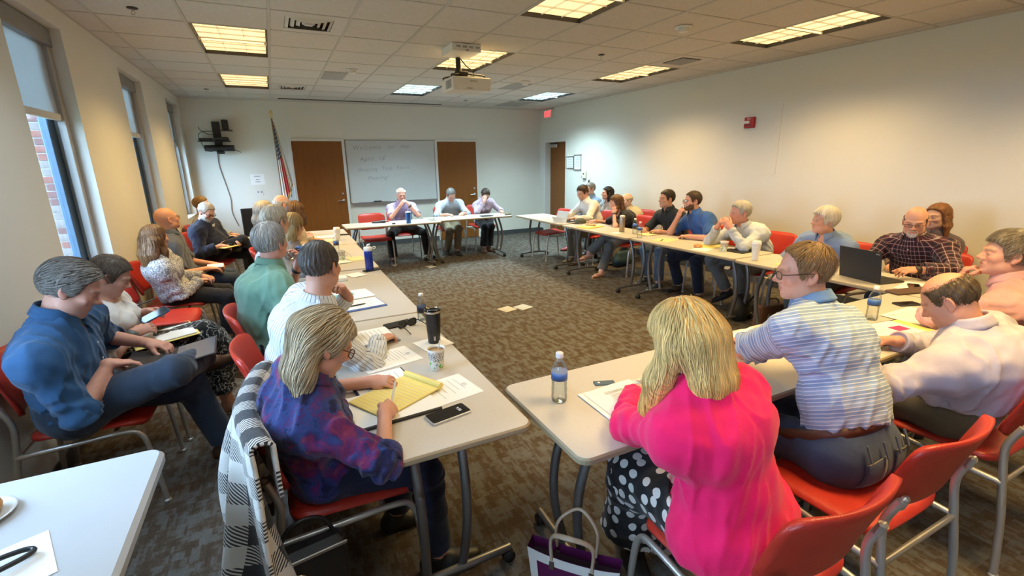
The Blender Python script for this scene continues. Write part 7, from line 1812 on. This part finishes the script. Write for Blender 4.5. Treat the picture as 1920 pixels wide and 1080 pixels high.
# ---- near tables
water_bottle(1.995, -3.58, 'clear water bottle alone at the end of the near table', .205, level=.62)
o = empty('small_card', (2.245, -3.545, TZ), math.radians(-22)); tag(o, 'small blue card in front of the pink blazer', 'card'); MB().bx(-.045, .045, -.019, .019, 0, .006, .002).build('card', pm('slate_blue_card', (.05, .10, .15), .5), o); MB().bx(-.03, -.02, -.005, .005, .006, .0065).build('emblem', M_PAPER, o)
o = empty('ring_binder', (2.365, -3.735, TZ), math.radians(-1)); tag(o, 'open white ring binder with printed pages before the pink blazer', 'binder')
MB().box((-.15, 0, .004), (.27, .30, .006), None, .002).build('front_cover', M_PAPER, o); MB().box((.15, 0, .004), (.27, .30, .006), None, .002).build('back_cover', M_PAPER, o); MB().box((0, 0, .004), (.04, .30, .008), None, .002).build('spine', pm('binder_spine', (.6, .6, .6), .4), o)
MB().grid(lambda u, v: V(-.265+.235*u, -.14+.28*v, .009+.012*math.sin(u*PI*.55)), 9, 3).build('page', M_PAPER, o)
MB().grid(lambda u, v: V(.03+.225*u, -.14+.28*v, .012+.010*math.sin(PI*(.5+u*.5))), 9, 3).build('page', M_PAPER, o)
MB().bx(-.012, .012, -.13, .13, .008, .014, .003).build('ring_plate', M_STEEL, o)
for k in (-.09, 0, .09): MB().tube([V(.022*math.cos(a), k, .016+.020*math.sin(a)) for a in np.linspace(0, PI, 11)], .0018, 6).build('ring', M_STEEL, o)
p = MB()
for k in range(2): p.bx(-.20, -.11, .085-k*.010, .089-k*.010, .0215, .022)
for k in range(9): p.bx(-.19, -.085+.01*(k % 3), .06-k*.011, .063-k*.011, .0215, .022)
p.build('printed_text', M_LINES, o); MB().tube([V(.10+.015*math.cos(k_), .10+.015*math.sin(k_), .0225) for k_ in np.linspace(0, 2*PI, 21)[:-1]], .0012, 5, closed=True).build('printed_seal', M_LINES, o)
sheet('blank_page', 3.30, -3.52, 5, .216, .279, 'white page in front of the blue striped polo', 'paper', th=.002); slab('blue_pen', 3.30, -3.42, 80, .012, .13, .008, pm('blue_pen', (.03, .08, .30), .4), 'blue pen lying across the table seam', 'pen', bev=.003)
water_bottle(4.115, -3.615, 'water bottle with pale blue label before the bent writer', .20, (.09, .125), level=.55)
o = empty('legal_folder', (3.965, -3.785, TZ), math.radians(-8)); tag(o, 'black folder holding yellow pad pages and a pink sticky note', 'folder'); MB().box((0, 0, .005), (.46, .25, .010), None, .003).build('cover', M_BLACK, o); MB().box((.02, .0, .012), (.40, .21, .006), None, .001).build('yellow_pad', M_YPAD, o); MB().box((.0, .01, .0158), (.30, .19, .0015), None, .0003).build('white_page', M_PAPER, o); MB().bx(.02, .11, -.03, .03, .0166, .0178).build('sticky_note', pm('pink_sticky', (.75, .03, .16), .7), o)
p = MB()
for k in range(6): p.bx(-.12, .0, .07-k*.022, .073-k*.022, .0166, .0169)
p.build('print_lines', M_LINES, o); MB().bx(-.24, -.16, .05, .12, .011, .02, .003).build('pad_binding', M_YEL, o)
sheet('open_booklet', 4.40, -3.70, 0, .34, .20, 'open printed booklet beside the water bottle', 'booklet', lines=8, th=.004, seal=(-.3, .32)); phone(4.62, -3.56, 70, 'black phone beside the open booklet'); sheet('torn_slip', 4.00, -3.58, 30, .05, .06, 'tiny white slip beside the water bottle', 'note')
# pens in hands
pen(3.655, -3.845, 105, 'dark pen held by the bent writer', TZ+.055, (.05, .04, .02), .9); pen(1.395, -3.33, 60, 'white pen in the fingers of the tie-dye blouse', TZ+.06, (.6, .6, .58), .7, .12)
# bottle in the hand of the green polo
wb = water_bottle(1.105, -1.655, 'water bottle tilted at the mouth of the green polo', .19, z=1.09, level=.4); wb.rotation_euler = (math.radians(78), 0, math.radians(140))
# laps
laptop(.40, -2.165, .70, -86, 'thin black laptop on the lap of the denim shirt', 165, .30, .20, .009, pitch=-.10)
o = empty('manila_folder', (.36, -1.62, .665), math.radians(-70)); o.rotation_euler = (.05, .10, math.radians(-70)); tag(o, 'manila folder with a spiral notebook on the patterned skirt', 'folder'); MB().box((0, 0, .003), (.24, .33, .006), None, .002).build('cover', M_YPAD, o); MB().box((.01, .02, .010), (.19, .26, .008), None, .002).build('notebook', M_PAPER, o); MB().tube([(-.085, -.11, .013), (-.085, .15, .013)], .006, 8).build('spiral', M_DARK, o); MB().box((0, -.10, .0075), (.04, .03, .003), None, .001).build('label_tab', M_MANILA, o)
o = phone(.335, -1.62, -60, 'blue phone in the hands above the manila folder', .80, case=pm('blue_case', (.05, .09, .20), .5)); o.rotation_euler = (.35, .25, math.radians(-60))
pen(.27, -1.50, 30, 'pen held by the woman in the white top', .855, (.02, .02, .02), .2)
o = slab('steno_pad', .45, 1.98, -40, .16, .24, .010, M_YPAD, 'yellow pad on the lap of the navy pullover', 'notepad', .672, .002, 'paper_stack')
o = slab('pocket_book', .66, 2.36, -20, .15, .20, .030, M_BLACK, 'open black notebook balanced on the crossed leg', 'notebook', .665, .004, 'cover'); MB().box((0, 0, .032), (.14, .19, .006), None, .002).build('pages', pm('cream_pages', (.72, .62, .50), .8), o); o.rotation_euler = (.2, .15, math.radians(-20))
slab('phone', .50, 2.02, -30, .07, .14, .010, M_SCREENB, 'dark phone in the hands of the navy pullover', 'phone', .705, .003)
slab('white_notebook', .42, .72, 5, .15, .20, .012, M_PAPER, 'small white notebook on the lap of the grey shirt', 'notebook', .655, .002, 'pages')
# ---------------------------------------------------------------- coat over the near chair, bags, plastic table things
def mat_check():
    m, nt, b = new_mat('buffalo_check'); a = attr(nt, 'uvw'); sp = nd(nt, 'ShaderNodeSeparateXYZ'); lk(nt, a.outputs['Vector'], sp.inputs[0]); u, v = sp.outputs[0], sp.outputs[1]
    def band(x, f, w_): return math_(nt, 'LESS_THAN', math_(nt, 'FRACT', math_(nt, 'MULTIPLY', x, f)), w_)
    k1 = band(u, 6.2, .5); k2 = band(v, 6.2, .5); dg = band(math_(nt, 'ADD', u, v), 75, .5)
    both = math_(nt, 'MULTIPLY', k1, k2); one = math_(nt, 'SUBTRACT', math_(nt, 'ADD', k1, k2), math_(nt, 'MULTIPLY', both, 2))
    n = noise(nt, coord(nt), 300, 2)
    c = mixc(nt, both, (.66, .63, .58), (.010, .010, .014)); c = mixc(nt, math_(nt, 'MULTIPLY', one, dg), c, (.012, .012, .018))
    lk(nt, c, b.inputs['Base Color']); b.inputs['Roughness'].default_value = .95; b.inputs['Sheen Weight'].default_value = .3; bump(nt, b, n.outputs[0], .6, .004)
    return m
o = empty('checked_coat', (.885, -3.28, 0)); tag(o, 'black and white checked coat hung over a chair back', 'coat')
NU, NV = 70, 60; vs = []; uv = []
for j in range(NV):
    v = j/(NV-1)                                  # 0 at the inner flap, then over the top, down to the hem
    for i in range(NU):
        u = i/(NU-1); y = -.35+.66*u
        s_ = v*1.05                               # arc length
        curve = .055*((u-.5)*2)**2
        if s_ < .16: x = .052+.010*math.sin(u*9); z = .70+s_*1.12
        elif s_ < .22: t = (s_-.16)/.06*PI; x = .018+.034*math.cos(t); z = .879+.018*math.sin(t)
        else:
            d = s_-.22; z = .879-d*.93; x = -.022-.06*d**1.2
        f = max(0, s_-.20)
        x += curve-.075*f*math.sin(u*PI*4.4+.8+f*2)-.05*f*math.sin(u*PI*9+f*3)-.02*f
        y += .10*f*(u-.42)*1.3+.025*f*math.sin(u*PI*7+2*f)+.16*f*(1 if u > .8 else 0)*(u-.8)*5
        x += .30*f*max(0, .45-u)**1.5*2.2; y -= .10*f*max(0, .3-u)
        z += .05*f*math.sin(u*PI*3+1)
        vs.append((x, y, z)); uv.append((y*1.05+u*.1, s_, 0))
b = MB(); b.smooth = True; b.add(vs, [(j*NU+i, j*NU+i+1, (j+1)*NU+i+1, (j+1)*NU+i) for j in range(NV-1) for i in range(NU-1)])
co_ = b.build('wool_cloth', mat_check(), o); co_.data.attributes.new('uvw', 'FLOAT_VECTOR', 'POINT').data.foreach_set('vector', np.array(uv, F32).ravel()); sd = co_.modifiers.new('thick', 'SOLIDIFY'); sd.thickness = .012
b = MB()                                          # an empty sleeve hanging at the near side
pts = catmull([(.03, .20, .80), (-.06, .255, .62), (-.12, .275, .42), (-.13, .26, .24)], 6); b.tube(pts, [.055-.0006*i for i in range(len(pts))], 14, True, .6)
sl = b.build('coat_sleeve', co_.data.materials[0], o); n_ = len(sl.data.vertices); set_uv(sl, lambda i, n: ((i % 14)/14*.33, (i//14)*.03, 0))
# black leather handbag hanging beside the coat
o = empty('black_handbag', (1.03, -3.535, .165), .15); tag(o, 'black leather handbag with a silver ring hanging from the coat chair', 'handbag'); M_BLEA = pm('black_leather', (.012, .011, .011), .42, var=.2, bmp=.3, bscale=140)
vs, fs, n = round_slab(None, .24, .075, .03, 0, .27, .02); b = MB(); b.add(vs, fs+[tuple(3*n+j for j in range(n))]); b.build('bag_body', M_BLEA, o)
MB().tube([V(-.05+.028*math.cos(a), -.048, .17+.028*math.sin(a)) for a in np.linspace(0, 2*PI, 17)[:-1]], .004, 8, closed=True).build('metal_ring', M_STEEL, o); MB().bx(-.12, .12, -.042, -.036, .235, .25, .003).build('zip_band', M_STEEL, o)
MB().tube(catmull([(-.09, 0, .262), (-.06, .01, .33), (.0, .01, .355), (.06, .01, .33), (.09, 0, .262)], 6), .007, 8).build('strap', M_BLEA, o)
# purple tote
o = empty('purple_tote', (1.90, -3.845, 0), math.radians(-48)); o.rotation_euler = (0, math.radians(0), math.radians(-48)); o.scale = (.86, .86, .80); tag(o, 'purple tote bag with white trim and tan handles on the carpet', 'tote bag'); M_PUR = pm('purple_leather', (.085, .006, .055), .45, var=.12, bmp=.15, bscale=160); M_TAN = pm('tan_strap', (.42, .33, .24), .5); M_WTRIM = pm('white_trim', (.62, .60, .57), .5)
def toteside(x, z): return .075*(1-.45*z/.34)
def tote_face(sy):
    def f(u, v): return V((u-.5)*(.30+.10*v), sy*(toteside(0, v*.34))*(1-.15*abs(2*u-1)**4), .34*v-.018*v*(1-(2*u-1)**2))
    return f
b = MB(); b.grid(tote_face(-1), 15, 9); b.grid(lambda u, v: tote_face(1)(1-u, v), 15, 9)
for sx in (0, 1): b.grid((lambda sx: lambda u, v: tote_face(-1)(sx, v)*(1-u)+tote_face(1)(sx, v)*u if sx else tote_face(1)(sx, v)*(1-u)+tote_face(-1)(sx, v)*u)(sx), 5, 9)
b.grid(lambda u, v: tote_face(-1)(u, 0)*(1-v)+tote_face(1)(u, 0)*v, 9, 3); bo_ = b.build('bag_body', M_PUR, o)
b = MB(); b.grid(lambda u, v: (tote_face(-1)(u, .80)*(1-v)+tote_face(1)(u, .80)*v), 9, 3); b.build('lining', pm('dark_lining', (.02, .004, .012), .8), o)
for (u0, u1) in ((.0, .10), (.90, 1.0)):
    b = MB(); b.grid(lambda u, v: tote_face(-1)(u0+(u1-u0)*u, v)+V(0, -.002, 0), 4, 9); b.build('corner_trim', M_WTRIM, o)
b = MB(); b.grid(lambda u, v: tote_face(-1)(u, .86+.14*v)+V(0, -.003, 0), 15, 3); b.build('top_trim', M_WTRIM, o)
for sy in (-1, 1):
    pts = catmull([tuple(tote_face(sy)(.28, .95)), (-.085, sy*.05, .44), (0, sy*.06+.03*sy, .50), (.085, sy*.05, .44), tuple(tote_face(sy)(.72, .95))], 7); MB().tube(pts, .0075, 8, True, 1.6).build('handle', M_TAN, o)
    for uu in (.28, .72): MB().box(tote_face(sy)(uu, .88)+V(0, sy*.004, 0), (.022, .006, .05), None, .002).build('buckle', M_STEEL, o)
# bags under the tables
o = empty('black_backpack', (5.42, -1.80, 0), .3); tag(o, 'black soft bag on the carpet under the long wall table', 'bag'); vs, fs = mesh_sdf([cap((-.12, 0, .10), (.12, .02, .10), .10, .09, k=.04), cap((-.08, 0, .2), (.08, .02, .22), .08, .06, k=.06)], .014, (), 0, lambda P_: folds(P_, 18, 5)*.008, [((0, 0, .003), (0, 0, -1))]); np_obj('bag_body', vs, fs, pm('black_nylon', (.012, .012, .014), .7), o, (0, 0, 0)); MB().tube(catmull([(-.1, -.08, .2), (-.05, -.12, .28), (.05, -.12, .28), (.1, -.08, .2)], 5), .010, 8).build('strap', M_BLACK, o)
o = empty('brown_satchel', (5.36, -2.16, 0), -.1); tag(o, 'brown satchel standing beside the black bag', 'bag'); vs, fs, n = round_slab(None, .36, .10, .02, 0, .26, .01); b = MB(); b.add(vs, fs+[tuple(3*n+j for j in range(n))]); b.build('bag_body', pm('brown_satchel', (.13, .06, .03), .6, var=.2), o); MB().tube(catmull([(-.1, 0, .255), (-.06, 0, .31), (.06, 0, .31), (.1, 0, .255)], 5), .008, 8).build('handle', M_BELT, o)
o = empty('teal_bag', (6.02, .92, 0), .2); tag(o, 'dark teal bag on the carpet behind the crossed legs', 'bag'); vs, fs = mesh_sdf([cap((-.12, 0, .09), (.12, 0, .09), .09, k=.04), cap((-.10, 0, .2), (.10, 0, .2), .05, k=.06)], .014, (), 0, None, [((0, 0, .003), (0, 0, -1))]); np_obj('bag_body', vs, fs, pm('teal_nylon', (.015, .045, .055), .7), o, (0, 0, 0)); MB().tube(catmull([(-.08, 0, .24), (-.04, 0, .32), (.04, 0, .32), (.08, 0, .24)], 5), .008, 8).build('handle', M_BLACK, o)
o = empty('cream_bag', (6.16, .16, .45), .1); tag(o, 'cream handbag hanging on the chair of the black top', 'handbag'); vs, fs, n = round_slab(None, .10, .22, .03, 0, .20, .02); b = MB(); b.add(vs, fs+[tuple(3*n+j for j in range(n))]); b.build('bag_body', pm('cream_leather', (.50, .43, .33), .5), o); MB().tube(catmull([(0, -.07, .195), (-.01, -.05, .32), (-.01, .05, .32), (0, .07, .195)], 5), .007, 8).build('handle', pm('cream_leather', (.50, .43, .33), .5), o)
# on the plastic table
o = empty('paper_plate', (.235, -3.40, TZ)); tag(o, 'clear plastic plate under the pastry on the white table', 'plate'); MB().lathe([(0, .002), (.055, .002), (.075, .010), (.085, .013), (.085, .015), (.074, .0125), (.055, .005), (0, .005)], (0, 0, 0), 30).build('plate_rim', pm('clear_plate', (.70, .73, .75), .15, var=.02), o)
o = empty('doughnut', (.235, -3.40, TZ+.006)); tag(o, 'golden glazed doughnut on the white plastic table', 'pastry'); b = MB(); b.grid(lambda u, v: V((.034+.024*math.cos(2*PI*v))*math.cos(2*PI*u), (.034+.024*math.cos(2*PI*v))*math.sin(2*PI*u), .022+.021*math.sin(2*PI*v)), 28, 14, True); b.build('dough_ring', pm('golden_dough', (.50, .24, .065), .45, var=.2, vscale=20), o)
sheet('paper_sheet', .375, -3.67, 22, .20, .20, 'white napkin under the black tongs', 'napkin', th=.0015)
o = empty('black_tongs', (.375, -3.66, TZ+.002), math.radians(28)); tag(o, 'black plastic serving tongs on a napkin', 'tongs'); b = MB(); b.tube(catmull([(-.13, -.022, .012), (-.02, -.026, .016), (.045, -.018, .014), (.066, 0, .012), (.045, .018, .014), (-.02, .026, .016), (-.13, .022, .012)], 7), .0065, 8, True, 1.0); b.build('arms', M_BLACK, o)
o = empty('food_tub', (.535, -3.90, TZ)); tag(o, 'clear lidded food tub at the edge of the white table', 'container'); MB().lathe([(0, .001), (.05, .001), (.056, .05), (.06, .052)], (0, 0, 0), 28).build('tub', M_PET, o); MB().lathe([(.061, .05), (.063, .052), (.063, .058), (.055, .060), (0, .058)], (0, 0, 0), 28).build('lid', pm('pale_lid', (.62, .70, .72), .2), o); MB().box((.05, .035, .058), (.025, .02, .006), None, .002).build('tab', pm('teal_tab', (.08, .40, .42), .4), o)
# hair clip of the tie-dye blouse
c = PEOPLE['tiedye']; p_ = c['L'](.045, -.095, .052)-np.array(c['root']); MB().box(Vector(p_), (.016, .05, .018), Matrix.Rotation(.3, 3, 'X'), .006).tube([Vector(p_)+V(0, -.02, -.012), Vector(p_)+V(.004, .0, -.03)], .006, 6).build('hair_clip', pm('silver_clip', (.5, .5, .5), .3, .6), c['o'])

# emblem on the navy pullover and the pocket of the bent writer
def on_chest(c, side, down):
    q = c['N']-c['sp']*down+c['cs']*side; t_ = np.linspace(0, .35, 260); Q = q+c['bk'][None]*t_[:, None]; e = eval_pts(c['sp_'], Q.astype(F32), c['ease']); ix = np.nonzero(e > .006)[0]
    return q+c['bk']*t_[ix[0] if len(ix) else 100]
c = PEOPLE['navytop']; p_ = on_chest(c, 0, .075)-np.array(c['root']); text_mesh('NY', .045, 'chest_emblem', M_PAPER, c['o'], frame_matrix(Vector(p_), Vector(-c['cs']), Vector(c['sp']), Vector(c['bk'])), 'CENTER', .002)
c = PEOPLE['whitewriter']; b = MB(); b.grid(lambda u, v: Vector(on_chest(c, -.075-.075*u, .15+.09*v)-np.array(c['root'])), 6, 6); pk_ = b.build('shirt_pocket', MATS['cloth_pale_lavender'], c['o']); set_uv(pk_, lambda i, n: (0, 0, 0)); sdm = pk_.modifiers.new('thick', 'SOLIDIFY'); sdm.thickness = .004
b = MB(); b.grid(lambda u, v: Vector(on_chest(c, -.08-.065*u, .125+.03*v)-np.array(c['root'])), 5, 3); b.build('pocket_note', pm('pink_note', (.62, .16, .30), .7), c['o'])
